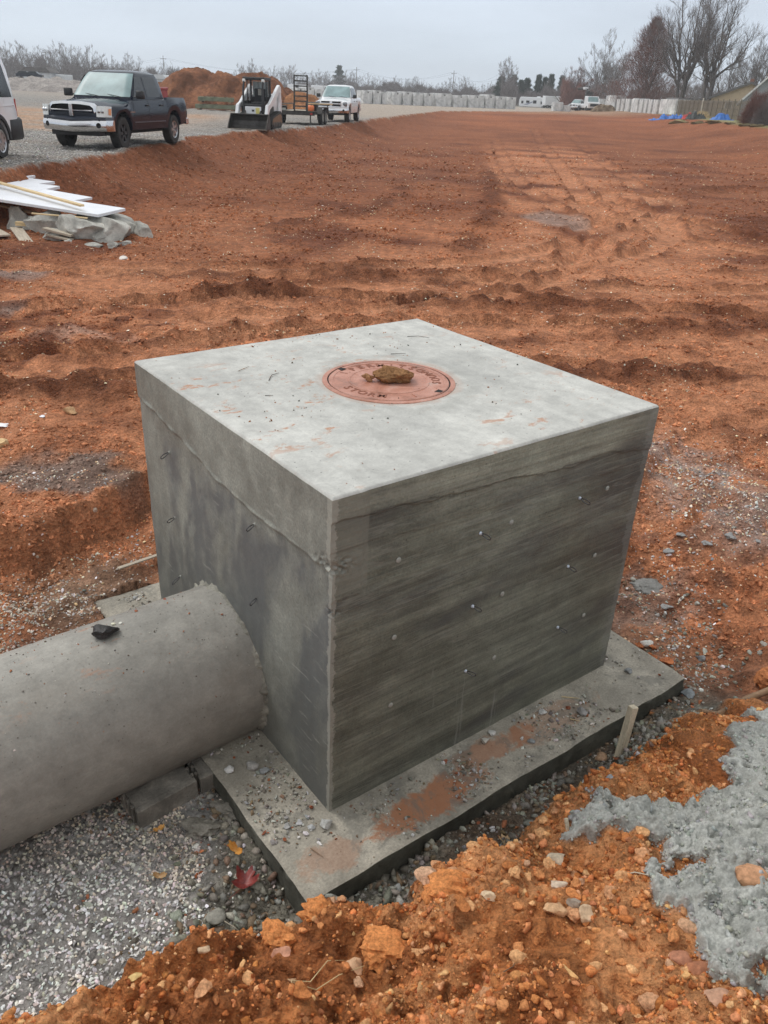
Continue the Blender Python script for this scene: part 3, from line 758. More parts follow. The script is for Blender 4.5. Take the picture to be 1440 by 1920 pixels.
def dL(t, z):  # left-hand wall (x = 0 plane)
    ln = .085 + .11 * ss(.6, 1.8, t) + .015 * vnoise(t * 3, t * 0 + .5, 15)
    d = .009 * ss(-.010, .012, z - ln) + .007 * np.exp(-((z - ln) / .010) ** 2) * np.clip(1 + 2 * vnoise(t * 8, z * 0, 16), 0, 1.6)
    d = d + .0022 * vnoise(t * 4, z * 4, 17) + .0015 * vnoise(t * 18, z * 12, 18)
    sm = np.exp(-((t - .93) / .55) ** 2 - ((z + .45) / .42) ** 2)
    d = d + .016 * sm * ss(-.6, -.2, z + .3)
    pit = np.exp(-((t - .03) / .05) ** 2 - ((z - .10) / .035) ** 2) + np.exp(-((t - .0) / .03) ** 2 - ((z + .10) / .02) ** 2)
    d = d - .014 * pit * np.clip(.4 + 2 * vnoise(t * 50, z * 50, 19), 0, 1)
    return d

def grid_faces(n, m, flip=False):
    i = np.arange(n * m).reshape(n, m)
    F = np.stack([i[:-1, :-1], i[:-1, 1:], i[1:, 1:], i[1:, :-1]], -1).reshape(-1, 4)
    return F[:, ::-1] if flip else F

def smooth_edges(me, ang=40):
    bm = bmesh.new(); bm.from_mesh(me)
    for f in bm.faces: f.smooth = True
    for e in bm.edges:
        if len(e.link_faces) == 2: e.smooth = e.calc_face_angle(0) < R(ang)
    bm.to_mesh(me); bm.free()

def build_box():
    root = empty('junction_box', (N0[0], N0[1], ZB), YAW)
    tag(root, 'large square cast concrete storm drain box with round iron access lid on top', 'concrete box')
    base = Vector((0, 0, -ZB))     # children use z measured from yard level
    def place(o): o.location = (0, 0, -ZB); return o
    q = 0.010
    # right wall
    s = np.concatenate([np.linspace(0, .2, 40)[:-1], np.linspace(.2, BW, 120)]); z = np.concatenate([np.linspace(ZB - .02, -.2, 50)[:-1], np.linspace(-.2, ZT - q, 150)])
    S, Z = np.meshgrid(s, z)
    x = S - dL(S * 0, Z) * np.exp(-S / .015) ; y = -dR(S, Z)
    rnd = q * 0.0
    V = np.stack([x, y, Z], -1).reshape(-1, 3)
    me = np_mesh('wall_face', V, grid_faces(*S.shape), smooth=True)
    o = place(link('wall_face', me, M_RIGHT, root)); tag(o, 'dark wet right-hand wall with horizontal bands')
    # left wall
    t = np.concatenate([np.linspace(0, .2, 40)[:-1], np.linspace(.2, BD, 120)])
    T, Z = np.meshgrid(t, z)
    x = -dL(T, Z); y = T - dR(T * 0, Z) * np.exp(-T / .015)
    V = np.stack([x, y, Z], -1).reshape(-1, 3)
    me = np_mesh('wall_face', V, grid_faces(*T.shape, flip=True), smooth=True)
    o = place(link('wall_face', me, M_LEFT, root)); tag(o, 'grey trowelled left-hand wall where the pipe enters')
    # back walls, plain
    b = MB(); b.poly([(BW, 0, ZB), (BW, BD, ZB), (BW, BD, ZT - q), (BW, 0, ZT - q)]); b.poly([(BW, BD, ZB), (0, BD, ZB), (0, BD, ZT - q), (BW, BD, ZT - q)])
    place(b.build('back_walls', M_LEFT, root))
    # top with rounded, slightly ragged arris
    n = 150
    a = np.linspace(0, 1, n); a = np.where(a < .04, a / .04 * .006, np.where(a > .96, 1 - (1 - a) / .04 * .006, .006 + (a - .04) / .92 * .988))
    A, B = np.meshgrid(a, a)
    X = A * BW; Y = B * BD
    ex = np.minimum(X, BW - X); ey = np.minimum(Y, BD - Y); e = np.minimum(ex, ey)
    zz = ZT - q * np.clip(1 - e / q, 0, 1) ** 2 + .0022 * vnoise(X * 2.4, Y * 2.4, 25) + .0010 * vnoise(X * 14, Y * 5, 26)
    zz = np.where(e < 1e-6, ZT - q, zz)
    ctr = np.hypot(X - BW / 2, Y - BD / 2)
    zz = zz + .004 * np.exp(-((ctr - .39) / .05) ** 2)
    offx = -dL(Y, Y * 0 + ZT - q) * np.clip(1 - X / .05, 0, 1); offy = -dR(X, X * 0 + ZT - q) * np.clip(1 - Y / .05, 0, 1)
    V = np.stack([X + offx, Y + offy, zz], -1).reshape(-1, 3)
    me = np_mesh('top_slab', V, grid_faces(n, n), smooth=True)
    place(link('top_slab', me, M_TOP, root))
    # snapped form ties: cone plug and twisted wire loop
    def tie(px, py, pz, face, wire=True, big=1.0, mat=None):
        m = MB()
        nrm = Vector((0, -1, 0)) if face == 'R' else Vector((-1, 0, 0)); side = Vector((1, 0, 0)) if face == 'R' else Vector((0, 1, 0))
        p = Vector((px, py, pz))
        fr = nrm.to_track_quat('Z', 'Y').to_matrix().to_4x4(); fr = Matrix.Translation(p + nrm * .004) @ fr
        m.lathe([(.0001, .0055), (.004, .005), (.007, .002), (.0085, -.004)] if wire else [(.0001, .0022), (.008, .002), (.011, .0008), (.013, -.002)], 12, fr)
        pg = m.build('tie_plug', mat or (M_PLUG if wire else M_PLUG2), root, smooth=50); place(pg)
        if wire:
            w = MB(); sgn = 1 if face == 'R' else 1
            L = random.uniform(.045, .06) * big; dn = random.uniform(-.35, -.1)
            pts = []
            for k in range(13):
                u = k / 12; an = u * 2 * math.pi
                along = L * (1 - math.cos(an)) / 2; wd = .009 * math.sin(an) * (.4 + along / L)
                pts.append(p + nrm * (.004 + along * .78) + side * (along * (.45 if face == 'R' else -.15) ) + Vector((0, 0, dn * along + wd)))
            w.tube(pts, .0024, 5, False)
            place(w.build('tie_wire', M_WIRE, root, smooth=60))
    for pz in (.03, -.34, -.70):
        tie(.745, 0, pz, 'R'); tie(1.365, 0, pz, 'R')
        tie(.31, 0, pz + .01, 'R', False); tie(.925, 0, pz, 'R', False); tie(1.56, 0, pz, 'R', False)
        tie(0, 1.475, pz - .01, 'L', True, 1.2, M_PLUG2)
        if pz > -.6: tie(0, .585, pz - .01, 'L', True, 1.2, M_PLUG2)
    # frame of the access opening
    fr = MB(); cx, cy = BW / 2 + .010, BD / 2
    prof = [(.303, -.02), (.303, .0050), (.318, .0055), (.326, .0035), (.330, -.01)]
    fr.lathe([(r, ZT + zz_) for r, zz_ in prof], 72, Matrix.Translation((cx, cy, 0)))
    place(fr.build('lid_frame', M_IRON, root, smooth=40))
    return root
def iron():
    t = NT('primed_cast_iron'); c = t.coord()
    n = t.noise(c, 7, 6, .65, .3); f = t.noise(c, 120, 3, .6)
    col = t.ramp(n, [(0.30, (.24, .10, .06)), (0.46, (.42, .185, .125)), (0.6, (.50, .255, .19)), (0.75, (.44, .35, .31))])
    col = t.mix(1.0, col, t.ramp(f, [(0.3, .85), (0.7, 1.1)]), 'MULTIPLY')
    return t.fin(col, t.ramp(n, [(0.3, .35), (0.7, .65)]), t.bump(f, .15, .002))
M_IRON = iron()
M_IRON_D = simple('cast_recess_rust', (.33, .13, .085), .8, 0, .35, 30)
M_IRON_L = simple('cast_letter_rust', (.24, .09, .055), .7, 0, .3, 60)
build_box()

# ------------------------------------------------------------------ access lid with cast lettering
def letter_meshes(text, size):
    """one mesh per character, in its own plane, centred"""
    out = []
    for ch in text:
        if ch == ' ': out.append(None); continue
        cu = bpy.data.curves.new('glyph', 'FONT'); cu.body = ch; cu.size = size; cu.align_x = 'CENTER'; cu.align_y = 'CENTER'; cu.extrude = .0011
        cu.resolution_u = 3; cu.offset = .0006
        ob = bpy.data.objects.new('glyph', cu); COL.objects.link(ob)
        dg = bpy.context.evaluated_depsgraph_get()
        me = bpy.data.meshes.new_from_object(ob.evaluated_get(dg)); bpy.data.objects.remove(ob)
        out.append(me)
    return out

def build_lid():
    cen = BOX_M @ Vector((BW / 2 + .010, BD / 2, ZT + .001))
    root = empty('manhole_cover', cen, 0.0)
    tag(root, 'round pinkish red cast iron lid with raised lettering set in the box top', 'manhole cover')
    b = MB()
    b.lathe([(.0001, .0030), (.188, .0030), (.190, .0052), (.200, .0056), (.202, .0030), (.270, .0030), (.272, .0056), (.292, .0056), (.296, .002), (.296, -.015)], 96)
    b.build('cover_plate', M_IRON, root, smooth=40)
    g = MB(); g.lathe([(.2965, .0004), (.3022, .0004)], 72); g.build('gap', M_HOLE, root)
    # text rings: read from the far side, as the lid lies in the photograph
    def ring(text, rad, size, a_start, a_step, name, inward=False):
        ms = letter_meshes(text, size)
        for k, me in enumerate(ms):
            if me is None: continue
            a = a_start + a_step * k
            o = link(name, me, M_IRON_L, root)
            o.location = (rad * math.cos(a), rad * math.sin(a), .0042)
            o.rotation_euler = (0, 0, a - math.pi / 2 if not inward else a + math.pi / 2)
    ring('PERMITS', .236, .062, R(142), R(-13.5), 'letter')
    ring('SOUND', .236, .062, R(-2), R(12.5), 'letter', True)
    ring('STORM', .236, .062, R(215), R(12), 'letter', True)
    for a in (R(150), R(-30)):
        k = MB(); c, s = math.cos(a), math.sin(a)
        px, py = .277 * c, .277 * s
        k.poly([(px - .030 * s * sg * 0 + dx * c - dy * s, py + dx * s + dy * c, .0062) for dx, dy, sg in ((-.014, -.022, 1), (.016, -.014, 1), (.016, .016, 1), (-.014, .022, 1))])
        k.build('pick_hole', M_HOLE, root)
    # raised corner of the lettering panel
    for a0, a1 in ((R(160), R(200)), (R(-60), R(-15))):
        k = MB()
        pts = [(.222 * math.cos(a0), .222 * math.sin(a0), .0045), (.262 * math.cos(a0), .262 * math.sin(a0), .0045)]
        k.tube(pts, .0026, 6)
        k.build('rib', M_IRON, root, smooth=60)
    for j, rr_ in enumerate((.300,)):
        ring('CONFINED SPACE', .281, .018, R(75), R(-5.2), 'letter')
    return root
build_lid()

# ------------------------------------------------------------------ footing slab
def build_slab():
    root = None
    nx, ny = 130, 130
    x0, x1, y0, y1 = -.31, 2.14, -.33, 2.15
    def side(p, a, b, fixed, ax):  pass
    # one closed ribbon of rings: bottom, side, arris, then grid top
    a = np.linspace(0, 1, nx); A, B = np.meshgrid(a, a)
    X = x0 + A * (x1 - x0); Y = y0 + B * (y1 - y0)
    e = np.minimum(np.minimum(X - x0, x1 - X), np.minimum(Y - y0, y1 - Y))
    Z = .0 + .004 * fbm(X, Y, .5, 5, 141) - .006 * np.clip(1 - e / .01, 0, 1)
    wX = .010 * fbm(Y + 9, X, .35, 4, 151); wY = .010 * fbm(X + 5, Y, .35, 4, 161)
    X2 = X + wX * np.clip(1 - e / .06, 0, 1); Y2 = Y + wY * np.clip(1 - e / .06, 0, 1)
    V = np.stack([X2, Y2, Z], -1).reshape(-1, 3); F = grid_faces(nx, nx)
    i = np.arange(nx * nx).reshape(nx, nx)
    loop = np.concatenate([i[0, :-1], i[:-1, -1], i[-1, :0:-1], i[:0:-1, 0]])
    n = len(V); L = V[loop].copy(); rows = [loop]
    for k, dz in enumerate((-.02, -.05, -.08, -.105, -.16)):
        Q = L.copy(); Q[:, 2] = dz; Q[:, :2] += (.004 * RNG.standard_normal((len(Q), 2))) if k < 4 else 0
        rows.append(np.arange(len(Q)) + n); V = np.concatenate([V, Q]); n = len(V)
    for a_, b_ in zip(rows[:-1], rows[1:]):
        F = np.concatenate([F, np.stack([a_, b_, np.roll(b_, -1), np.roll(a_, -1)], -1)])
    me = np_mesh('footing_slab', V, F, smooth=True); smooth_edges(me, 45)
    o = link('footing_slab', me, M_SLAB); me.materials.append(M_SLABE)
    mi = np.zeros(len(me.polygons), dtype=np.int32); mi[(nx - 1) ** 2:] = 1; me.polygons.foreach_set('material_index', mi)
    o.location = (N0[0], N0[1], ZB); o.rotation_euler = (0, 0, YAW)
    return tag(o, 'square concrete footing slab sticking out under the concrete box', 'slab')
build_slab()

# ------------------------------------------------------------------ drain pipe
def build_pipe():
    rad = .388; zc = -.905; t0 = .93
    ang = YAW + R(1.7)
    st = Vector((N0[0], N0[1], 0)) + Vector((*(Vv * t0), zc))
    d = Vector((-math.cos(ang), -math.sin(ang), .0)).normalized()
    root = empty('drain_pipe', st, math.atan2(d.y, d.x))
    tag(root, 'thick grey concrete pipe running out of the left wall of the box', 'pipe')
    nL, nA = 180, 130
    L = np.linspace(-.25, 2.9, nL); A = np.linspace(0, 2 * np.pi, nA, endpoint=False)
    LL, AA = np.meshgrid(L, A, indexing='ij')
    c, s = np.cos(AA), np.sin(AA)
    rr = rad + .0016 * vnoise(LL * 30, AA * 3, 171) + .0009 * vnoise(LL * 60, AA * 25, 172) + .002 * vnoise(LL * 2, c * 2 + s, 173)
    V = np.stack([LL, rr * c, rr * s], -1).reshape(-1, 3)
    i = np.arange(nL * nA).reshape(nL, nA); j = np.roll(i, -1, 1)
    F = np.stack([i[:-1], i[1:], j[1:], j[:-1]], -1).reshape(-1, 4)
    me = np_mesh('barrel', V, F, smooth=True); link('barrel', me, M_PIPE, root)
    # inner bore and end ring (out of frame, seen only from beside)
    b = MB(); Mx = Matrix.Rotation(math.pi / 2, 4, 'Y')
    b.lathe([(rad, 2.9), (rad - .075, 2.905), (rad - .075, 1.9)], 48, Mx)
    b.build('bore', M_PIPE, root, smooth=40)
    # rough grout collar where the pipe meets the wall
    nA2, nP = 260, 16
    A = np.linspace(0, 2 * np.pi, nA2, endpoint=False); P = np.linspace(0, 1, nP)
    AA, PP = np.meshgrid(A, P, indexing='ij'); c, s = np.cos(AA), np.sin(AA)
    w = .060 + .025 * vnoise(c * 3 + 5, s * 3, 181) + .02 * vnoise(c * 9, s * 9, 182)
    th = PP * np.pi / 2
    xx = w * (1 - np.sin(th)) * 1.1 - .015; rr = rad - .003 + (w * .72) * (1 - np.cos(th))
    nz = .012 * vnoise(c * 9 + PP * 2, s * 9 - PP * 1.5, 183) + .008 * vnoise(c * 24 + PP * 4, s * 24, 184) + .003 * vnoise(c * 60 + PP * 9, s * 60, 185)
    hf = ss(.1, .5, PP); lf = .010 * vnoise(c * 5, s * 5, 186); xx = xx + (nz * hf + lf) * (PP < .97); rr = rr + nz * hf * (PP > .03) + .004 * hf
    V = np.stack([xx, rr * c, rr * s], -1).reshape(-1, 3)
    i = np.arange(nA2 * nP).reshape(nA2, nP); j = np.roll(i, -1, 0)
    F = np.stack([i[:, :-1], i[:, 1:], j[:, 1:], j[:, :-1]], -1).reshape(-1, 4)[:, ::-1]
    me = np_mesh('grout_collar', V, F, smooth=True); link('grout_collar', me, M_GROUT, root)
    return root
build_pipe()
# ------------------------------------------------------------------ scattered stone, clods, crumbs
def stone_mat(name, rough=.85, var=.35, bump=.5, bs=60, spec=.3):
    t = NT(name); a = t.n('Attribute', attribute_name='Col'); c = t.coord()
    n = t.noise(c, bs, 5, .7); n2 = t.noise(c, bs * .25, 4, .6)
    col = t.mix(1.0, a.outputs['Color'], t.ramp(n, [(0.3, 1 - var), (0.7, 1 + var)]), 'MULTIPLY')
    col = t.mix(1.0, col, t.ramp(n2, [(0.3, .8), (0.7, 1.2)]), 'MULTIPLY')
    m = t.fin(col, rough, t.bump(n, bump, .004)); t.b.inputs['Specular IOR Level'].default_value = spec
    return m
M_STONE = stone_mat('loose_stone', var=.22)
M_CLOD = stone_mat('clay_clod', .95, .4, .9, 90, .15)
M_WETC = stone_mat('wet_cement_lumps', .62, .22, .8, 110, .4)

def ico(sub):
    bm = bmesh.new(); bmesh.ops.create_icosphere(bm, subdivisions=sub, radius=1.0)
    V = np.array([v.co[:] for v in bm.verts]); F = np.array([[v.index for v in f.verts] for f in bm.faces]); bm.free(); return V, F
ICO = {k: ico(k) for k in (1, 2, 3, 4)}
ICO[0] = (np.array([(1, 0, 0), (0, 1, 0), (-1, 0, 0), (0, -1, 0), (0, 0, 1), (0, 0, -1.)]) * 1.1, np.array([(0, 1, 4), (1, 2, 4), (2, 3, 4), (3, 0, 4), (1, 0, 5), (2, 1, 5), (3, 2, 5), (0, 3, 5)]))

def noise3(V, f, seed):
    return (vnoise(V[:, 0] * f + 3.1, V[:, 1] * f + V[:, 2] * f * .73, seed) + vnoise(V[:, 1] * f - 5.2, V[:, 2] * f + V[:, 0] * f * .61, seed + 1)) * .6

def rock_shape(sub, seed, angular=.5, lump=.25, planes=7):
    V, F = ICO[sub]; V = V.copy(); r = np.random.default_rng(seed)
    for _ in range(planes):   # cut facets
        n = r.normal(size=3); n /= np.linalg.norm(n); d = r.uniform(.45, .85); k = V @ n
        V = V - n * np.clip(k - d, 0, None)[:, None] * angular
    V = V * (1 + lump * noise3(V, 1.3, seed) + lump * .5 * noise3(V, 3.4, seed + 9))[:, None]
    if sub < 2: V = V * (1 + .18 * r.normal(size=(len(V), 1)))
    return V, F

def scatter(name, x, y, z, size, cols, mat, sub=1, planes=7, flat=(.45, .9), sink=.3, angular=.9, lump=.25, smooth=False, seed=0, nvar=10, label=None, kind='stuff', elong=.35, tilt=.5):
    r = np.random.default_rng(seed + 500); n = len(x)
    shp = [rock_shape(sub, seed * 31 + k, angular, lump, planes) for k in range(nvar)]
    if sub == 2: shp = [(a * (1 + .14 * noise3(a, 4, k) + .12 * noise3(a, 9, k + 7))[:, None], b) for k, (a, b) in enumerate(shp)]
    SV = np.stack([s[0] for s in shp]); F = shp[0][1]; nv = SV.shape[1]
    vi = r.integers(0, nvar, n)
    sc = np.stack([size * (1 + elong * r.random(n)), size * (1 - elong * r.random(n)), size * r.uniform(flat[0], flat[1], n)], -1)
    a = r.uniform(0, 2 * np.pi, n); tl = r.normal(0, tilt, n); tx = r.normal(0, tilt, n)
    V = SV[vi] * sc[:, None, :]
    ct, st = np.cos(tl)[:, None], np.sin(tl)[:, None]
    V = np.stack([V[..., 0] * ct + V[..., 2] * st, V[..., 1], -V[..., 0] * st + V[..., 2] * ct], -1)
    ct, st = np.cos(tx)[:, None], np.sin(tx)[:, None]
    V = np.stack([V[..., 0], V[..., 1] * ct - V[..., 2] * st, V[..., 1] * st + V[..., 2] * ct], -1)
    ca, sa = np.cos(a)[:, None], np.sin(a)[:, None]
    V = np.stack([V[..., 0] * ca - V[..., 1] * sa, V[..., 0] * sa + V[..., 1] * ca, V[..., 2]], -1)
    V = V + np.stack([x, y, z + sc[:, 2] * (1 - 2 * sink) * .7], -1)[:, None, :]
    FF = (F[None] + (np.arange(n) * nv)[:, None, None]).reshape(-1, 3)
    A = np.repeat(np.concatenate([cols, np.ones((n, 1))], -1), nv, 0)
    me = np_mesh(name, V.reshape(-1, 3), FF, {'Col': A}, smooth=smooth)
    o = link(name, me, mat)
    if kind: o['kind'] = kind
    if label: o['label'] = label
    return o

def pal(n, stops, r, jit=.12):
    S = np.array(stops, float); k = r.integers(0, len(S), n); b = S[k] * (1 + jit * r.normal(size=(n, 1))) * (1 + .04 * r.normal(size=(n, 3)))
    return np.clip(b, .01, .95)

ORG = [(.57, .22, .078), (.45, .155, .050), (.61, .265, .105), (.66, .36, .17), (.52, .22, .095), (.37, .125, .043), (.58, .225, .08)]
RED = [(.25, .085, .04), (.34, .13, .065), (.18, .06, .03), (.42, .19, .11), (.30, .10, .05)]
CHIP = [(.66, .46, .28), (.72, .60, .42), (.58, .32, .18), (.60, .42, .28), (.80, .72, .56), (.62, .34, .16)]
GREY = [(.50, .485, .46), (.36, .35, .33), (.62, .60, .565), (.28, .27, .26), (.52, .46, .40), (.74, .72, .68)]
CEM = [(.37, .37, .335), (.45, .45, .41), (.32, .32, .29), (.41, .41, .37)]
MUD = [(.21, .195, .16), (.27, .255, .21), (.16, .145, .12), (.33, .32, .28), (.20, .14, .09)]

def put(x, y): return ground(x, y)
def size_pow(r, n, lo, hi, p=2.2):
    u = r.random(n); return (lo ** (1 - p) + u * (hi ** (1 - p) - lo ** (1 - p))) ** (1 / (1 - p))

def nature():
    r = np.random.default_rng(3)
    # --- clods on the near mound
    n = 78000; x = r.uniform(-1.6, 2.9, n); y = r.uniform(.75, 3.1, n)
    h, z = ground(x, y, True)
    fov = np.abs(x) < .62 * y + .35
    cl = np.clip(.42 + .9 * fbm(x, y, .5, 3, 201) + .45 * fbm(x, y, .12, 2, 203) + .18 * ss(.0, .5, x), .05, 1)
    k = (z['mound'] > .6) & (z['sp'] < .3) & fov & (r.random(n) < cl)
    x, y, h = x[k], y[k], h[k]; n = len(x); print('clods', n)
    s = size_pow(r, n, .0032, .021, 2.35)
    big = s > .012; tiny = s < .005
    for q_, sb in ((tiny, 0), (~big & ~tiny, 1)): scatter('soil_clods', x[q_], y[q_], h[q_], s[q_], pal(q_.sum(), ORG, r), M_CLOD, sb, smooth=False, seed=1, sink=.25)
    scatter('soil_clods', x[big], y[big], h[big], s[big], pal(big.sum(), ORG, r), M_CLOD, 2, smooth=True, seed=2, sink=.38, lump=.5)
    # --- wet cement spill: one clotted mass, with crumbs breaking off its edge
    gx_ = np.arange(.62, 2.35, .0042); gy_ = np.arange(1.10, 3.15, .0046); X, Y = np.meshgrid(gx_, gy_); h, z = ground(X, Y, True); m = z['sp']
    def billow(c, sd, wob=.35):
        d, v = worley((X + wob * c * vnoise(X / c * .7, Y / c * .7, sd + 3)) / c, (Y + wob * c * vnoise(X / c * .7 + 9, Y / c * .7, sd + 4)) / c, sd); return np.sqrt(np.clip(.75 - d * d, 0, 1)), v
    b1, v1 = billow(.050, 811); b2, v2 = billow(.022, 812); b3, v3 = billow(.0105, 813)
    base_ = np.where(m > .05, h, h)
    H = base_ - .012 + ss(.22, .75, m + .22 * vnoise(X * 28, Y * 28, 815)) * (.012 + .008 * b1 + .014 * b2 * (.6 + .4 * vnoise(X * 25, Y * 25, 820)) + .007 * b3 + .009 * vnoise(X * 12, Y * 12, 816))
    n1_ = fbm(X, Y, .25, 4, 817); tint = np.clip(.5 + .9 * n1_ + .5 * (v2 - .5), 0, 1)
    C = lerp3(np.broadcast_to(c3(.29, .295, .27), X.shape + (3,)), c3(.41, .415, .385), tint)
    V = np.stack([X + .004 * vnoise(X * 60, Y * 60, 818), Y + .004 * vnoise(X * 60 + 7, Y * 60, 819), H], -1).reshape(-1, 3); F = grid_faces(*X.shape); k = (m.reshape(-1)[F] > .28).any(1) & (np.abs(V[F[:, 0], 0]) < .62 * V[F[:, 0], 1] + .30); F = F[k]
    us, inv = np.unique(F, return_inverse=True); A = np.concatenate([C, np.ones(X.shape + (1,))], -1).reshape(-1, 4)
    me = np_mesh('cement_spill', V[us], inv.reshape(F.shape), {'Col': A[us]}, smooth=True); o = link('cement_spill', me, M_WETC); o['kind'] = 'stuff'; o['label'] = 'grey wet cement slurry spilled over the orange soil'
    print('spill faces', len(F))
    n = 34000; x = r.uniform(.6, 2.3, n); y = r.uniform(1.1, 3.1, n); h, z = ground(x, y, True)
    k = ((z['sp'] > .12) & ((z['sp'] < .8) | (r.random(n) < np.clip(.5 + 1.2 * vnoise(x * 6, y * 6, 821), .1, 1)))) & (np.abs(x) < .62 * y + .3); x, y, h, spv = x[k], y[k], h[k], z['sp'][k]; n = len(x)
    scatter('cement_crumbs', x, y, h + np.where(spv > .6, .012, .0), size_pow(r, n, .0035, .014, 2.3), pal(n, [(.36, .365, .335)], r, .10), M_WETC, 1, flat=(.6, .95), smooth=True, seed=4, sink=.45, lump=.9, elong=.35, planes=2, angular=.6)
    # --- crushed stone bed beside the pipe
    n = 44000; x = r.uniform(-2.9, -.35, n); y = r.uniform(1.35, 4.6, n); h, z = ground(x, y, True)
    edge = -.66 - .10 * vnoise(x * 4, y * 4, 205) - .25 * ss(2.2, 2.7, y)
    dens = np.where(x < edge, 1.0, .0) * (z['mound'] < .45) * np.where(y > 2.9, np.clip(.5 + fbm(x, y, .6, 3, 207) - .5 * ss(3.6, 4.2, y), 0, 1), 1) + .05 * (z['mound'] < .2) * (x < -.35)
    k = (r.random(n) < dens) & (x > -.72 * y - .3); x, y, h = x[k], y[k], h[k]; n = len(x); print('gravel', n)
    wa = ss(2.15, 2.45, y + .2 * vnoise(x * 3, y * 3, 209))[:, None]
    cc = pal(n, GREY + [(.66, .65, .62), (.56, .55, .53), (.45, .44, .43)], r, .1) * 1.28; cc = cc * (1 - wa * .28) * (1 - wa * np.array([0, .1, .2]))
    scatter('crushed_stone', x, y, h, size_pow(r, n, .0052, .0118, 1.3), cc, M_STONE, 1, flat=(.35, .75), seed=5, sink=.15, tilt=.6)
    # --- crumbs in the pit
    n = 26000; x = r.uniform(-1.3, 2.6, n); y = r.uniform(1.7, 4.6, n); h, z = ground(x, y, True)
    cl = np.clip(.42 + 1.5 * fbm(x, y, .4, 3, 211), .05, 1)
    k = (z['bd'] > .005) & (z['bd'] < .75) & (z['mm'] < .7) & (r.random(n) < cl) & ~((z['a'] > -.1) & (z['b'] > 2.3)); x, y, h = x[k], y[k], h[k]; n = len(x); print('pit', n)
    s = size_pow(r, n, .004, .022, 2.4)
    cc = pal(n, MUD * 3 + RED[:2] + GREY[:2], r) * 1.1; far = (z['b'][k] > .6) & (z['a'][k] > 1); cc[far] = pal(far.sum(), MUD + RED + GREY[:2], r)
    scatter('pit_crumbs', x, y, h, s, cc, M_STONE, 1, smooth=False, seed=6, sink=.3)
    n = 16000; x = r.uniform(-1.2, 1.9, n); y = r.uniform(1.7, 3.3, n); h, z = ground(x, y, True)
    cl = np.clip(.45 + 1.4 * fbm(x, y, .3, 3, 213), .1, 1)
    k = (z['bd'] > .01) & (z['bd'] < .62) & (z['mm'] < .55) & (z['b'] < .6) & (z['gb'] * (x < -.75) < .5) & (r.random(n) < cl); x, y, h = x[k], y[k], h[k]; n = len(x); print('mud', n)
    scatter('mud_lumps', x, y, h, size_pow(r, n, .008, .030, 2.3), pal(n, MUD[:3] + MUD[3:] , r, .1), M_WETC, 1, flat=(.4, .8), smooth=True, seed=14, sink=.4, lump=.5, planes=3)
    # --- crumbs on the slab ledge
    n = 26000; a = r.uniform(-.29, 2.12, n); b = r.uniform(-.31, 2.1, n)
    cl = np.clip(.25 + 1.7 * fbm(a, b, .35, 3, 221), .03, 1) * np.where(b < 0, 1.0 - .75 * ss(-.02, -.25, b) * 0, .8)
    k = ((a < -.02) | (b < -.02) | (a > BW + .02)) & (r.random(n) < cl); a, b = a[k], b[k]; n = len(a); print('slab', n)
    s = size_pow(r, n, .0028, .015, 2.3)
    x = N0[0] + a * U[0] + b * Vv[0]; y = N0[1] + a * U[1] + b * Vv[1]
    scatter('slab_crumbs', x, y, np.full(n, ZB + .001), s, pal(n, MUD * 2 + GREY[:4] + RED[:1], r), M_STONE, 1, flat=(.3, .7), seed=7, sink=.2)
    # --- specks on the box top
    n = 520; a = r.uniform(.03, BW - .03, n); b = r.uniform(.03, BD - .03, n); cl = np.clip(.35 + 1.6 * fbm(a, b, .5, 2, 231), .06, 1)
    k = (r.random(n) < cl) & (np.hypot(a - BW / 2, b - BD / 2) > .01); a, b = a[k], b[k]; n = len(a)
    x = N0[0] + a * U[0] + b * Vv[0]; y = N0[1] + a * U[1] + b * Vv[1]
    on = np.hypot(a - BW / 2, b - BD / 2) < .35
    scatter('dirt_specks', x, y, np.where(on, ZT + .006, ZT + .0005), size_pow(r, n, .0018, .007, 2.2), pal(n, [(.12, .09, .07), (.30, .12, .06), (.10, .10, .09), (.42, .19, .10), (.36, .15, .08)], r), M_CLOD, 1, seed=8, sink=.2)
    # --- specks on the pipe
    n = 500; L = r.uniform(.05, 1.7, n); an = r.normal(0, .55, n)
    s = size_pow(r, n, .0015, .006, 2.3)
    px, py, pz = pipe_point(L, an)
    scatter('dirt_specks', px, py, pz, s, pal(n, [(.12, .09, .07), (.34, .13, .07), (.5, .48, .44), (.2, .18, .16)], r), M_CLOD, 1, seed=9, sink=.2)
    # --- open field: red clods and pale chips
    n = 150000; q = r.random(n) ** 1.15; ry = 3.6 * (46 / 3.6) ** q; th = r.uniform(-31, 31, n); x = np.tan(np.radians(th)) * ry; y = ry
    h, z = ground(x, y, True)
    cl = np.clip(.35 + 1.1 * fbm(x, y, 1.6, 4, 241) + .5 * fbm(x, y, .3, 2, 243), .04, 1) * (1 - .85 * z['smo'])
    k = (z['bd'] > .35) & (z['onyard'] < .4) & (z['mm'] < .1) & (z['gb'] < .4) & (r.random(n) < cl); x, y, h = x[k], y[k], h[k]; n = len(x); print('field', n)
    s = size_pow(r, n, .0045, .026, 2.2) * (y / 4.5) ** .5
    cc = ground_colour(x, y, h, {a_: b_[k] for a_, b_ in z.items()})[0] * r.uniform(.65, 1.45, (n, 1))
    scatter('field_clods', x, y, h, s, np.clip(cc, .01, .9), M_CLOD, 0, seed=10, sink=.32)
    n = 36000; q = r.random(n); ry = 3.8 * (52 / 3.8) ** q; th = r.uniform(-31, 31, n); x = np.tan(np.radians(th)) * ry; y = ry
    h, z = ground(x, y, True); cl = np.clip(.30 + 1.6 * fbm(x, y, 1.1, 3, 251), .04, 1)
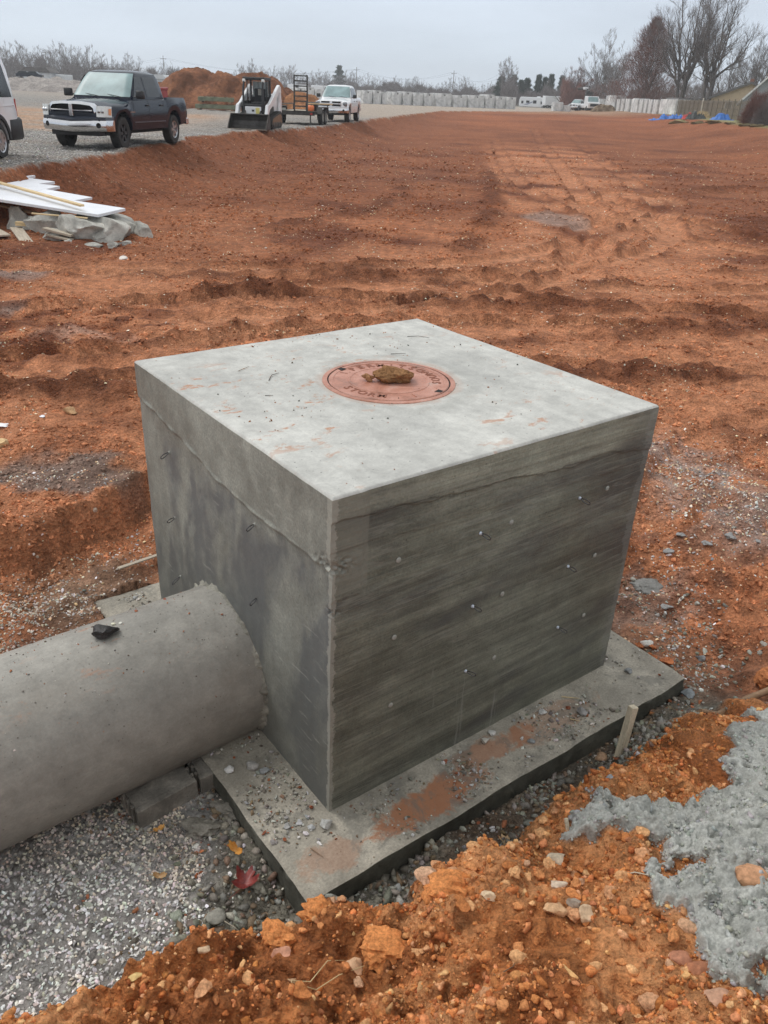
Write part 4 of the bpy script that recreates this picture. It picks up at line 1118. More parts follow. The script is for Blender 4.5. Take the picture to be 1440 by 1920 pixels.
    k = (z['bd'] > .3) & (z['onyard'] < .4) & (z['mm'] < .1) & (z['gb'] < .4) & (r.random(n) < cl); x, y, h = x[k], y[k], h[k]; n = len(x); print('chips', n)
    s = size_pow(r, n, .004, .014, 2.1) * (y / 4.5) ** .55
    scatter('stone_chips', x, y, h, s, pal(n, CHIP, r), M_STONE, 0, flat=(.3, .7), seed=11, sink=.25)
    # grey gravelly patches out on the clay
    X = []; Y = []
    for cx_, cy_, rx, ry_, m in ((2.35, 5.6, .55, .75, 1100), (2.55, 4.9, .45, .35, 500), (1.9, 4.5, .3, .45, 260), (-2.45, 5.1, .6, .25, 260), (-1.65, 4.6, .2, .4, 120), (-1.75, 3.95, .35, .25, 300), (1.75, 3.9, .3, .35, 200)):
        a = r.normal(size=m) * .5; b = r.normal(size=m) * .5; X.append(cx_ + a * rx); Y.append(cy_ + b * ry_)
    x = np.concatenate(X); y = np.concatenate(Y); h, z = ground(x, y, True); k = (z['bd'] > .02); x, y, h = x[k], y[k], h[k]; n = len(x)
    scatter('stone_chips', x, y, h, size_pow(r, n, .004, .017, 2.0), pal(n, GREY + CHIP[:2], r), M_STONE, 1, flat=(.3, .7), seed=12, sink=.25)
    # coarse stone on the near part of the gravel yard
    n = 9000; x = r.uniform(-13, -6.5, n); y = r.uniform(17.5, 33, n); h, z = ground(x, y, True)
    k = z['onyard'] > .9; x, y, h = x[k], y[k], h[k]; n = len(x)
    scatter('yard_gravel', x, y, h, size_pow(r, n, .010, .032, 1.8), pal(n, GREY + [(.65, .62, .58)], r), M_STONE, 0, flat=(.35, .7), seed=13, sink=.25)

def pipe_point(L, an):
    rad = .388; zc = -.905; ang = YAW + R(1.7); sx, sy = N0 + Vv * .93
    dx, dy = -math.cos(ang), -math.sin(ang); lx, ly = -dy * 1.0, dx * 1.0   # lateral
    return sx + dx * L - lx * np.sin(an) * rad, sy + dy * L - ly * np.sin(an) * rad, zc + np.cos(an) * rad
nature()

# ------------------------------------------------------------------ single stones, each its own object
def stone(name, label, cat, x, y, s, col, flat=.7, sub=3, rz=0, z=None, sink=.3, angular=.9, lump=.22, mat=None, dims=None, seed=None, tilt=(0, 0), group=None, smooth=True):
    sd = seed if seed is not None else random.randrange(9999)
    V, F = rock_shape(sub, sd, angular, lump, 9)
    V = V * ((1 + .05 * noise3(V, 7, sd + 3) + .03 * noise3(V, 15, sd + 5)) if mat is not M_CLOD else (1 + .13 * noise3(V, 4, sd + 3) + .08 * noise3(V, 9, sd + 5) + .04 * noise3(V, 17, sd + 7)))[:, None]
    d = np.array(dims if dims else (s * 1.15, s * .9, s * flat))
    V = V * d
    M = (Matrix.Rotation(rz, 3, 'Z') @ Matrix.Rotation(tilt[0], 3, 'X') @ Matrix.Rotation(tilt[1], 3, 'Y'))
    V = V @ np.array(M).T
    me = np_mesh(name, V, F, {'Col': np.tile(np.array([*col, 1.0]), (len(V), 1))}, smooth=smooth)
    if smooth: smooth_edges(me, 38)
    o = link(name, me, mat or M_STONE)
    lo = V[:, 2].min(); g = gz(x, y) if z is None else z
    o.location = (x, y, g - lo - sink * (V[:, 2].max() - lo))
    tag(o, label, cat, group); return o

T = (.52, .33, .20); P = (.60, .36, .26); OR = (.47, .19, .075); PALE = (.66, .52, .36); G1 = (.33, .33, .32); G2 = (.24, .25, .25)
stone('boulder', 'rounded tan orange boulder half sunk in the grey cement spill', 'stone', 1.30, 1.86, .062, (.50, .27, .15), seed=5, angular=.5, sink=.25)
stone('stone', 'reddish brown stone at the lower edge of the grey spill', 'stone', 1.02, 1.52, .040, (.36, .15, .08), seed=6, sink=.3)
stone('stone', 'large crumbly pinkish clod low on the mound near the spill', 'stone', .86, 1.43, .052, (.50, .27, .15), seed=8, mat=M_CLOD, lump=.4)
stone('stone', 'pink flat-topped stone beside the spill at the frame bottom', 'stone', 1.00, 1.385, .036, (.50, .29, .19), seed=9)
stone('stone', 'smooth salmon red stone between clods beside the spill', 'stone', .99, 1.585, .034, (.44, .20, .12), seed=10, angular=.4)
stone('stone', 'greyish tan angular stone on the crest of the mound', 'stone', .70, 2.07, .034, (.50, .42, .31), seed=11)
stone('stone', 'pale cracked stone with a white edge on the mound', 'stone', .675, 1.90, .030, (.62, .50, .38), seed=12)
stone('stone', 'orange tan blocky stone left of the pyramid stone', 'stone', .635, 1.775, .036, (.58, .36, .20), seed=13)
stone('stone', 'pale tan pyramid-shaped stone standing point up on the mound', 'stone', .74, 1.77, .030, (.62, .46, .30), seed=14, flat=1.2, angular=1.2)
stone('stone', 'cracked grey brown stone beside the pyramid stone', 'stone', .70, 1.80, .024, (.36, .30, .24), seed=15)
stone('stone', 'long yellow orange stone lying on the mound slope', 'stone', .60, 1.465, .020, (.66, .40, .17), dims=(.038, .014, .014), rz=-.9, seed=16)
stone('stone', 'large pale orange flat-faced stone near the bottom of the mound', 'stone', -.035, 1.66, .040, (.60, .37, .22), seed=17)
stone('stone', 'pinkish stone on the mound left of the dry grass stems', 'stone', -.278, 1.70, .034, (.56, .28, .18), seed=18)
stone('stone', 'tan rounded stone below the pinkish stone', 'stone', -.24, 1.60, .032, (.52, .33, .19), seed=19)
stone('stone', 'small tan stone alone on the left part of the mound', 'stone', -.53, 1.66, .020, (.58, .42, .27), seed=20)
stone('stone', 'yellow sandstone chip on the left part of the mound', 'stone', -.72, 1.53, .024, (.72, .52, .22), dims=(.030, .016, .010), rz=.5, seed=21)
stone('stone', 'pale orange lump at the left end of the big crumbly ridge', 'stone', .215, 1.945, .042, (.58, .36, .23), seed=22, mat=M_CLOD)
stone('stone', 'cream stone set in the crumbly ridge of the mound', 'stone', .42, 1.84, .026, (.66, .50, .33), seed=23)
stone('stone', 'grey pebble half buried in the ground right of the crest', 'stone', 1.16, 1.80, .016, G1, seed=24)
stone('clod', 'biggest crumbly orange clod overhanging the pit', 'soil clod', .30, 1.90, .085, (.58, .23, .08), seed=25, mat=M_CLOD, lump=.5, sub=4, angular=.5)
stone('clod', 'crumbly orange clod at the slab corner', 'soil clod', -.17, 1.875, .055, (.58, .23, .08), seed=26, mat=M_CLOD, lump=.5, sub=4, angular=.5)
stone('clod', 'lumpy orange clod left of the slab corner', 'soil clod', -.31, 1.80, .060, (.58, .23, .08), seed=27, mat=M_CLOD, lump=.5, sub=4, angular=.5)
stone('clod', 'broad lumpy clod in the middle of the near mound', 'soil clod', .06, 1.74, .075, (.58, .23, .08), seed=28, mat=M_CLOD, lump=.5, sub=4, angular=.5, flat=.5)
LAND = [(1.30, 1.86, 'tan boulder'), (1.02, 1.52, 'reddish brown stone'), (.86, 1.43, 'pinkish clod by the spill'), (.70, 2.07, 'greyish crest stone'), (.675, 1.90, 'pale cracked stone'), (.74, 1.77, 'pyramid stone'), (.60, 1.465, 'long yellow stone'), (-.035, 1.66, 'pale flat-faced stone'), (-.278, 1.70, 'pinkish stone'), (-.24, 1.60, 'tan rounded stone'), (-.53, 1.66, 'small lone tan stone'), (-.72, 1.53, 'yellow sandstone chip'), (.42, 1.84, 'cream stone in the ridge'), (1.16, 1.80, 'half buried grey pebble'), (.30, 1.90, 'biggest orange clod'), (-.17, 1.875, 'clod at the slab corner'), (.06, 1.74, 'broad lumpy clod'), (.92, 1.89, 'grey twig'), (-.12, 1.63, 'straw stems')]
rs = random.Random(4)
spots = 0; seen = set()
while spots < 90:
    x = rs.uniform(-1.0, 1.25); y = rs.uniform(1.1, 2.5)
    h_, z_ = ground(np.array([x]), np.array([y]), True)
    if z_['mound'][0] < .7 or z_['sp'][0] > .3 or abs(x) > .56 * y + .1 or (x < 0 and rs.random() < .5): continue
    ci = rs.randrange(6); c_ = [ORG[0], ORG[2], ORG[3], (.55, .33, .2), (.44, .17, .06), (.56, .29, .15)][ci]; cn = ['orange', 'light orange', 'tan orange', 'dusty tan', 'dark rusty', 'pale clay'][ci]
    s_ = rs.uniform(.014, .030); sn = 'small' if s_ < .019 else 'medium' if s_ < .025 else 'large'
    lx, ly, ln_ = min(LAND, key=lambda q: (q[0] - x) ** 2 + (q[1] - y) ** 2)
    dx_, dy_ = x - lx, y - ly; rel_ = ('just ' if math.hypot(dx_, dy_) < .1 else '') + ('right of' if dx_ > abs(dy_) else 'left of' if -dx_ > abs(dy_) else 'beyond' if dy_ > 0 else 'below')
    lb = '%s %s clod %s the %s' % (sn, cn, rel_, ln_)
    if lb in seen: continue
    seen.add(lb)
    stone('clod', lb, 'soil clod', x, y, s_, c_, sub=2 if rs.random() < .5 else 3, rz=rs.uniform(0, 6), seed=rs.randrange(40), mat=M_CLOD, lump=.35, angular=.7, group='orange clods on the near mound')
    spots += 1
# pit and field stones
stone('stone', 'smooth rounded grey stone beside the dark red leaf', 'stone', -.60, 2.06, .040, (.30, .29, .25), seed=31, angular=.3, lump=.1)
stone('stone', 'blue grey stone against the right-hand corner of the slab', 'stone', 1.735, 3.50, .038, (.22, .24, .25), seed=32)
stone('stone', 'tan rounded stone next to the wooden stake', 'stone', 1.15, 3.03, .030, (.42, .27, .17), seed=33, angular=.4)
stone('stone', 'pale angular stone in the dark trench beside the slab', 'stone', .96, 2.62, .024, (.55, .55, .52), seed=34)
stone('stone', 'grey cube-like stone in the trench below the pale stone', 'stone', 1.00, 2.50, .018, (.30, .31, .32), seed=35)
stone('clod', 'flat dark grey crusty mortar lump on the clay right of the box', 'mortar lump', 1.78, 4.52, .10, (.19, .19, .18), dims=(.125, .085, .045), seed=36, mat=M_WETC, lump=.4, sub=4)
stone('stone', 'white grey stone on the clay behind the slab corner', 'stone', 1.63, 3.97, .036, (.58, .57, .53), seed=37, sink=.25)
stone('stone', 'dark grey round stone on the red clay right of the slab', 'stone', 1.93, 3.86, .030, (.25, .26, .27), seed=38)
stone('stone', 'large orange boulder at the right edge beyond the brown stick', 'stone', 2.19, 3.53, .10, (.44, .17, .07), seed=39, angular=.5, sub=4, mat=M_CLOD)
stone('stone', 'blocky tan stone on the left bank', 'stone', -2.66, 6.28, .060, (.44, .27, .14), seed=40)
stone('stone', 'yellow tan stone at the left edge of the bank', 'stone', -2.95, 5.60, .075, (.60, .42, .22), seed=41, flat=.5)
stone('stone', 'small white stone in front of the rubble heap', 'stone', -4.30, 13.0, .06, (.75, .72, .66), seed=42)
for k_, (x, y, s) in enumerate([(2.2, 4.75, .035), (2.35, 4.8, .045), (2.5, 4.7, .03), (1.95, 4.74, .035), (2.05, 4.85, .03), (1.84, 4.30, .035)]):
    stone('clod', ['mortar crumb on the red clay, leftmost of the five in a row', 'largest of the five mortar crumbs in a row', 'rightmost mortar crumb of the row right of the box', 'mortar crumb nearest the box in the row', 'mortar crumb just behind the row of five', 'lone mortar crumb below the flat crusty lump'][k_], 'mortar lump', x, y, s, (.27, .27, .265), flat=.4, seed=50 + k_, mat=M_WETC, lump=.4, group='mortar crumbs right of the box')
for k_, (x, y, s) in enumerate([(1.55, 3.86, .03), (1.62, 3.84, .034), (1.70, 3.80, .036), (1.66, 3.93, .026), (1.58, 3.95, .028)]):
    stone('clod', ['leftmost orange clay lump of the cluster behind the slab corner', 'middle orange clay lump of the cluster behind the slab corner', 'rightmost and largest clay lump behind the slab corner', 'small clay lump farthest back in the slab corner cluster', 'flat clay lump at the back left of the slab corner cluster'][k_], 'soil clod', x, y, s, (.42, .15, .065), seed=60 + k_, mat=M_CLOD, angular=1.2, group='orange clay lumps behind the slab corner')
for k_, (a, b, s, c_) in enumerate([(-.05, -.06, .030, (.40, .40, .38)), (-.11, -.03, .017, (.42, .43, .43)), (-.14, .02, .015, (.42, .42, .42)), (-.19, .03, .018, G1), (-.15, .42, .030, (.30, .29, .27)), (-.25, .46, .022, (.52, .52, .50)), (-.12, .36, .022, G2), (.86, -.07, .026, (.44, .42, .37)), (.93, -.05, .020, (.55, .55, .52)), (1.25, -.09, .022, (.48, .48, .46)), (1.42, -.20, .030, (.26, .25, .24)), (1.05, -.2, .018, G2), (1.9, -.12, .022, G2)]):
    x = N0[0] + a * U[0] + b * Vv[0]; y = N0[1] + a * U[1] + b * Vv[1]
    where = ['largest grey mortar lump at the foot of the near corner', 'grey shard next to the mortar lump at the corner', 'upright grey shard leaning by the corner', 'flat grey shard left of the corner', 'grey mortar lump on the slab under the pipe mouth', 'whitish chunk on the slab close to the pipe', 'small dark lump on the slab by the left wall', 'buff stone against the foot of the dark wall', 'white stone beside the buff stone on the slab', 'pale pebble at the middle of the slab ledge', 'flat slate-grey stone on the slab behind the stake', 'dark grey chip on the slab edge', 'grey chip near the far end of the slab'][k_]
    stone('stone', where, 'stone', x, y, s, c_, z=ZB, sink=.08, seed=70 + k_)

# dirt clod on the lid, black char on the pipe
c_ = BOX_M @ Vector((BW / 2 + .03, BD / 2 - .02, ZT))
stone('clod', 'crumbly brown clod of earth sitting on the iron lid', 'soil clod', c_.x, c_.y, .1, (.23, .12, .055), z=ZT + .004, dims=(.100, .068, .044), sink=.15, seed=91, mat=M_CLOD, lump=.3, sub=4, angular=.5, rz=.3)
stone('clod', 'small brown crumb fallen left of the big clod on the lid', 'soil clod', c_.x - .13, c_.y - .02, .026, (.34, .18, .09), z=ZT + .004, sink=.1, seed=92, mat=M_CLOD, lump=.6)
px, py, pz = pipe_point(np.array([.58]), np.array([-.02]))
stone('char_lump', 'black charred lump of wood lying on top of the pipe', 'charred wood', float(px[0]), float(py[0]), .06, (.022, .020, .020), z=float(pz[0]), dims=(.066, .048, .034), sink=.10, seed=93, mat=stone_mat('char', .55, .5, .9, 60, .5), angular=1.2, rz=.5)
for k_, (L_, an_, s_, c3_, lb) in enumerate([(.53, .16, .010, (.72, .70, .55), 'cream pebble on the pipe below the charred lump'), (.50, .13, .008, (.75, .74, .66), 'white pebble beside the cream pebble on the pipe'), (.40, .32, .009, (.38, .14, .08), 'red clay crumb midway along the pipe'), (.24, .42, .008, (.34, .11, .07), 'red clay crumb on the pipe near the wall')]):
    px, py, pz = pipe_point(np.array([L_]), np.array([an_]))
    stone('stone', lb, 'pebble', float(px[0]), float(py[0]), s_, c3_, z=float(pz[0]), sink=.1, seed=95 + k_)

# ------------------------------------------------------------------ leaves, twigs, stake, blocks
def leaf_mat(name, col, col2):
    t = NT(name); c = t.coord(); n = t.noise(c, 45, 4, .6)
    t.fin(t.ramp(n, [(0.35, col), (0.65, col2)]), .45, t.bump(n, .3, .002)); return t.m
def leaf(label, x, y, size, mat, rz, curl=.4, lobes=5, z=None, tilt=0.3, name='leaf'):
    bm = MB(); pts = []; n = 60
    for i in range(n):
        a = 2 * math.pi * i / n
        rr = size * (.55 + .45 * abs(math.cos(lobes * a / 2)) ** .8) * (1 + .08 * math.sin(11 * a)) * (1.0 if lobes > 2 else (.45 + .55 * abs(math.cos(a))))
        pts.append((rr * math.cos(a), rr * math.sin(a) * .85))
    rings = [0, .35, .7, 1.0]; V = []; F = []
    for q in rings:
        for a_, b_ in pts:
            u, v = a_ * q, b_ * q
            V.append((u, v, curl * (u * u * .9 + v * v * 1.8) / size + .12 * size * math.sin(u / size * 5 + v / size * 3) * q))
    for k in range(3):
        for i in range(n): F.append((k * n + i, k * n + (i + 1) % n, (k + 1) * n + (i + 1) % n, (k + 1) * n + i))
    bm.add(V, F)
    root = bm.build(name, mat, None, smooth=70)
    st = MB(); st.tube([(-size * .5, 0, .003), (-size * 1.0, size * .1, .006), (-size * 1.5, size * .25, .002)], .0012, 5); st.build('stem', mat, root)
    root.location = (x, y, (gz(x, y) if z is None else z) + .010); root.rotation_euler = (tilt, tilt * .6, rz)
    return tag(root, label, 'leaf')
LM1 = leaf_mat('leaf_dark_red', (.13, .018, .018), (.26, .05, .04)); LM2 = leaf_mat('leaf_amber', (.50, .22, .04), (.65, .36, .10)); LM3 = leaf_mat('leaf_tan', (.42, .24, .10), (.55, .38, .20)); LM4 = leaf_mat('leaf_orange', (.38, .10, .03), (.50, .18, .06))
leaf('crumpled dark red maple leaf in the mud beside the slab', -.505, 2.19, .062, LM1, 1.2, .7, 5, tilt=.12, z=gz(-.505, 2.19) + .025)
leaf('curled amber leaf above the dark red leaf', -.56, 2.32, .036, LM2, -.6, 1.2, 2, tilt=.35, z=gz(-.56, 2.32) + .012)
leaf('small orange brown leaf lying flat in grey mud', -.72, 2.335, .016, LM4, .4, .4, 2, tilt=.1)
leaf('pale tan leaf at the edge of the gravel', -.86, 2.21, .028, LM3, .2, .9, 2, tilt=.3)
leaf('tan oak leaf in the trench in front of the slab', .595, 2.44, .040, LM3, 1.9, .5, 7, tilt=.15)
leaf('amber leaf caught under the concrete block', -.93, 2.45, .028, LM2, .8, .6, 2, tilt=.2)

M_STRAW = simple('dry_straw', (.55, .42, .22), .7, 0, .2, 30); M_TWIG = simple('weathered_twig', (.20, .13, .08), .8, 0, .3, 30); M_PALETWIG = simple('bleached_twig', (.50, .44, .34), .8, 0, .25, 30); M_DTWIG = simple('dark_twig', (.05, .035, .03), .8)
def twig(label, pts, rad, mat, cat='twig', name='twig'):
    m = MB(); n = len(pts); m.tube(pts, [rad * (1 - .5 * i / (n - 1)) for i in range(n)], 6)
    c = Vector(pts[0]); m.v = [tuple(Vector(v) - c) for v in m.v]
    o = m.build(name, mat, None, smooth=60); o.location = c; return tag(o, label, cat)
def gtwig(label, xy, rad, mat, lift=.012, cat='twig', name='twig'):
    return twig(label, [(x, y, gz(x, y) + lift) for x, y in xy], rad, mat, cat, name)
gtwig('long dry straw stem arching over the near mound', [(-.22, 1.50), (-.17, 1.57), (-.12, 1.63), (-.07, 1.70)], .0022, M_STRAW, .030, 'straw', 'straw')
gtwig('second dry straw stem crossing below the long one', [(-.22, 1.50), (-.15, 1.555), (-.08, 1.59), (.0, 1.66)], .0020, M_STRAW, .024, 'straw', 'straw')
gtwig('thin curved straw at the lower left of the mound', [(-.97, 1.45), (-.95, 1.50), (-.93, 1.50), (-.925, 1.46)], .0015, M_STRAW, .02, 'straw', 'straw')
gtwig('grey twig lying on the mound right of the crest', [(.88, 1.93), (.92, 1.89), (.955, 1.85)], .003, M_PALETWIG)
gtwig('thin reddish twig in the middle of the mound', [(.42, 1.50), (.455, 1.53), (.47, 1.56)], .0018, M_TWIG)
gtwig('bleached twig in the mud below the rounded grey stone', [(-.56, 2.04), (-.52, 2.03), (-.48, 2.02)], .0022, M_PALETWIG)
gtwig('brown twig in the mud beside the dark red leaf', [(-.47, 2.10), (-.44, 2.07), (-.42, 2.03)], .0024, M_TWIG)
gtwig('dark twig sticking out of the mud left of the dark red leaf', [(-.66, 2.12), (-.64, 2.16), (-.62, 2.19)], .0024, M_DTWIG, .02)
gtwig('thin straw lying across the trench by the oak leaf', [(.50, 2.40), (.55, 2.41), (.60, 2.41)], .0018, M_STRAW)
def sl(a, b, z=ZB): return (N0[0] + a * U[0] + b * Vv[0], N0[1] + a * U[1] + b * Vv[1], z)
twig('yellow straw sliver on the slab near its far end', [sl(1.42, -.06, ZB + .012), sl(1.49, -.12, ZB + .010)], .0028, M_STRAW)
twig('short straw sliver on the slab behind the stake', [sl(1.33, -.20, ZB + .01), sl(1.36, -.24, ZB + .01)], .0024, M_STRAW)
twig('thin brown twig on the slab in front of the corner', [sl(-.17, -.12, ZB + .008), sl(-.15, -.19, ZB + .010)], .0022, M_TWIG)
twig('bent wire-like twig on the slab left of the corner', [sl(-.25, .10, ZB + .006), sl(-.20, .12, ZB + .012), sl(-.16, .10, ZB + .005)], .0015, M_DTWIG)
twig('dark twig on the box top left of the lid', [sl(.42, 1.20, ZT + .004), sl(.47, 1.26, ZT + .006), sl(.52, 1.28, ZT + .003)], .0020, M_DTWIG)
twig('small dark twig near the left edge of the box top', [sl(.30, 1.02, ZT + .004), sl(.33, 1.00, ZT + .005)], .0018, M_DTWIG)
twig('thin dark twig near the back corner of the box top', [sl(1.50, 1.50, ZT + .004), sl(1.56, 1.47, ZT + .006), sl(1.60, 1.42, ZT + .003)], .0018, M_DTWIG)
twig('dark twig just beyond the lid rim', [sl(1.20, 1.26, ZT + .006), sl(1.27, 1.22, ZT + .008)], .0022, M_DTWIG)
twig('brown twig by the left edge of the box top', [sl(.36, 1.40, ZT + .004), sl(.44, 1.44, ZT + .004)], .0016, M_TWIG)

M_WOOD = None
def wood(name, col, sc=(1, 14, 14), var=.3):
    t = NT(name); n = t.noise(t.coord(scale=sc), 3, 6, .7, .6); f = t.noise(t.coord(), 60, 4, .6)
    d = tuple(v * (1 - var) for v in col); l = tuple(min(1, v * (1 + var)) for v in col)
    col2 = t.mix(1.0, t.ramp(n, [(0.3, d), (0.7, l)]), t.ramp(f, [(0.3, .9), (0.7, 1.1)]), 'MULTIPLY')
    return t.fin(col2, .75, t.bump(n, .3, .003))
M_WOODL = wood('new_pine', (.66, .50, .28)); M_WOODG = wood('weathered_board', (.42, .36, .28)); M_WOODB = wood('brown_stick', (.26, .16, .09)); M_WOODP = wood('pale_stake', (.62, .54, .40), (14, 14, 1))

def board(name, label, cat, c, dims, rz, rx=0, ry=0, mat=None, bevel=.003, group=None, chip=0):
    m = MB(); m.box(-dims[0] / 2, dims[0] / 2, -dims[1] / 2, dims[1] / 2, -dims[2] / 2, dims[2] / 2, j=chip)
    o = m.build(name, mat, None, bevel=bevel); o.location = c; o.rotation_euler = (rx, ry, rz)
    return tag(o, label, cat, group)
# stake beside the slab
m = MB(); m.box(-.020, .020, -.017, .017, -.10, .285); st = m.build('stake', M_WOODP, None, bevel=.002)
st.location = (1.231, 3.01, -1.245); st.rotation_euler = (R(-6), R(11), R(28)); tag(st, 'pale square wooden stake driven in against the slab', 'stake')
m = MB(); P_ = [(1.60, 3.07), (1.75, 3.18), (1.95, 3.32), (2.25, 3.50)]
m.tube([(x - 1.6, y - 3.07, gz(x, y) + .025 + 1.13) for x, y in P_], [.010, .016, .018, .020], 6)
o = m.build('stick', M_WOODB, None, smooth=60); o.location = (1.6, 3.07, -1.13); tag(o, 'long brown stick lying on the clay at the right edge', 'stick')
board('wood_offcut', 'short white wooden offcut standing at the edge of the cement spill', 'wood offcut', (.785, 2.265, gz(.785, 2.265) + .02), (.055, .014, .012), 1.9, ry=-.9, mat=M_WOODP, bevel=.001)
board('lath', 'splintered lath lying on the red bank behind the pipe', 'lath', (-1.56, 4.42, gz(-1.56, 4.42) + .03), (.34, .028, .010), .9, ry=.1, mat=M_WOODG, bevel=.002)
o = stone('plastic_scrap', 'crumpled white plastic scrap at the left edge of the bank', 'plastic scrap', -3.10, 5.98, .05, (.80, .80, .82), flat=.25, seed=88, lump=.6, angular=.4, mat=simple('white_plastic', (.80, .80, .82), .4, 0, .08))
o = stone('plastic_scrap', 'small white scrap beside the blocky tan stone', 'plastic scrap', -2.83, 6.10, .025, (.80, .80, .82), flat=.2, seed=89, lump=.6, mat=bpy.data.materials['white_plastic'])

# concrete blocks carrying the pipe
M_BLOCK = concrete('block_concrete', (.20, .185, .16), streak=(4, 4, 4), patch=5, rough=.9, bump=1.0)
def cinder(label, along, lat, z, rz):
    ang = YAW + R(1.7); sx, sy = N0 + Vv * .93; dx, dy = -math.cos(ang), -math.sin(ang)
    x = sx + dx * along + .633 * lat; y = sy + dy * along - .774 * lat
    m = MB(); L, W, H, w = .145, .095, .095, .03
    # outline with grooved ends, two cores
    for y0, y1 in ((-W, -W + w), (W - w, W)): m.box(-L, L, y0, y1, -H, H)
    m.box(-L + .006, L - .006, -W + w, W - w, -H, H - .004)
    for ex in (-1, 1):
        for yy in (-.045, 0, .045):
            a, b = sorted((ex * (L - .006), ex * (L + .008))); m.box(a, b, yy - .009, yy + .009, -H + .002, H - .002)
    o = m.build('concrete_block', M_BLOCK, None, bevel=.003); o.location = (x, y, z); o.rotation_euler = (0.03, -.03, rz)
    return tag(o, label, 'concrete block')
cinder('hollow concrete block wedged under the pipe, the one nearer the gravel', .55, .325, -1.255, YAW + R(4))
cinder('hollow concrete block under the pipe, the one nearer the box', .235, .335, -1.245, YAW + R(-3))
# rough mud pushed up round the blocks
for k_, (x, y, s) in enumerate([(-.62, 2.60, .09), (-.74, 2.46, .07), (-.55, 2.75, .06)]):
    stone('mud_lump', ['largest grey mud lump between block and slab', 'grey mud lump in front of the concrete block', 'grey mud lump beneath the slab edge'][k_], 'mud lump', x, y, s, (.20, .185, .155), flat=.45, seed=120 + k_, mat=M_WETC, lump=.6, sub=4, angular=.3, sink=.45)

# ------------------------------------------------------------------ rubble heap with foam boards
M_RUB = concrete('broken_concrete', (.42, .41, .37), streak=(3, 3, 3), streak_amt=.3, patch=2.0, rough=.85, dirt=.5, bump=1.2)
def rub(label, x, y, z, dims, rz, tilt, seed, cat='rubble', mat=None):
    V, F = rock_shape(4, seed, 1.15, .16, 12)
    V = V * (1 + .06 * noise3(V, 4, seed) + .035 * noise3(V, 9, seed + 4) + .02 * noise3(V, 18, seed + 6))[:, None] * np.array(dims)
    M = Matrix.Rotation(rz, 3, 'Z') @ Matrix.Rotation(tilt[0], 3, 'X') @ Matrix.Rotation(tilt[1], 3, 'Y')
    V = V @ np.array(M).T
    me = np_mesh('concrete_rubble', V, F, smooth=True); smooth_edges(me, 35)
    o = link('concrete_rubble', me, mat or M_RUB); o.location = (x, y, z); return tag(o, label, cat)
rub('rounded grey rubble chunk at the left under the foam boards', -6.95, 15.45, -.70, (.42, .32, .26), .2, (.2, 0), 301)
rub('pale rubble chunk with an orange stain under the foam boards', -6.32, 15.02, -.68, (.40, .36, .34), .5, (.2, .1), 302)
rub('sloping slab-like rubble chunk in the middle of the heap', -5.52, 14.72, -.70, (.74, .38, .27), -.62, (.15, .28), 303)
rub('biggest rubble slab at the right end of the heap', -5.08, 14.75, -.70, (.80, .48, .29), -.45, (.1, .22), 304)
rub('long thin rubble slab behind the biggest one', -5.10, 15.45, -.66, (.86, .26, .22), -.55, (.4, .15), 305)
rub('small tilted rubble piece at the far right tip of the heap', -4.55, 15.15, -.74, (.34, .16, .18), -.8, (.5, .2), 306)
rub('rubble chunk in shadow under the board tip', -5.75, 15.40, -.68, (.38, .34, .26), .9, (0, 0), 307)
rub('low broken rubble piece below the thin slat', -5.95, 14.55, -.80, (.26, .18, .14), .3, (.2, 0), 308)
rub('small pale rubble piece in front of the biggest slab', -4.80, 14.02, -.84, (.13, .12, .11), .3, (0, 0), 309)
rub('small grey rubble piece right of the small pale one', -4.62, 14.10, -.83, (.15, .12, .12), .9, (0, 0), 310)
rub('flat brown rubble piece half buried before the heap', -5.20, 14.08, -.86, (.22, .12, .08), .1, (0, 0), 311, mat=M_CLOD if False else M_RUB)
rub('loose rubble piece beside the two small planks', -5.55, 14.22, -.86, (.16, .14, .10), 1.2, (0, 0), 312)
M_FOAM = simple('white_foam_board', (.74, .76, .80), .6, 0, .08, 2.5)
ang = -.27
def foam(label, tipx, tipy, z, L, W, T, a, ry=0, rx=0):
    # tip = near right corner of the board's upper face
    m = MB(); m.box(-L, 0, 0, W, -T, 0); o = m.build('foam_board', M_FOAM, None, bevel=.004)
    o.location = (tipx, tipy, z); o.rotation_euler = (rx, ry, a); return tag(o, label, 'foam board', 'white foam boards on the rubble heap')
foam('longest white foam board, lowest and nearest on the rubble heap', -5.22, 14.70, -.42, 3.8, .85, .05, ang, R(3.2), R(1.0))
foam('white foam board lying on the longest one, set slightly back', -6.15, 15.55, -.355, 3.0, .80, .045, ang - .10, R(3.2), R(1.5))
foam('middle white foam board with its square end showing', -7.00, 16.20, -.28, 2.6, 1.0, .055, ang + .08, R(2.5), R(1.2))
foam('short white foam board poking out behind the middle one', -7.45, 17.0, -.25, 2.4, .8, .055, ang - .16, R(1.5), R(1))
foam('rearmost white foam board under the pallet', -7.85, 17.6, -.20, 2.2, .7, .05, ang + .12, R(1), R(1))
board('plank', 'long yellowish plank lying diagonally across the white foam boards', 'plank', (-7.05, 15.95, -.20), (3.7, .09, .035), -.62, ry=R(3.4), mat=M_WOODL)
board('plank', 'brown plank underneath the longest foam board', 'plank', (-6.95, 15.55, -.52), (1.9, .10, .035), -.50, ry=R(3), mat=M_WOODB)
board('plank', 'thin pale slat lying on the rubble under the board tip', 'plank', (-5.90, 14.70, -.47), (.95, .05, .02), .08, ry=R(3), mat=M_WOODL)
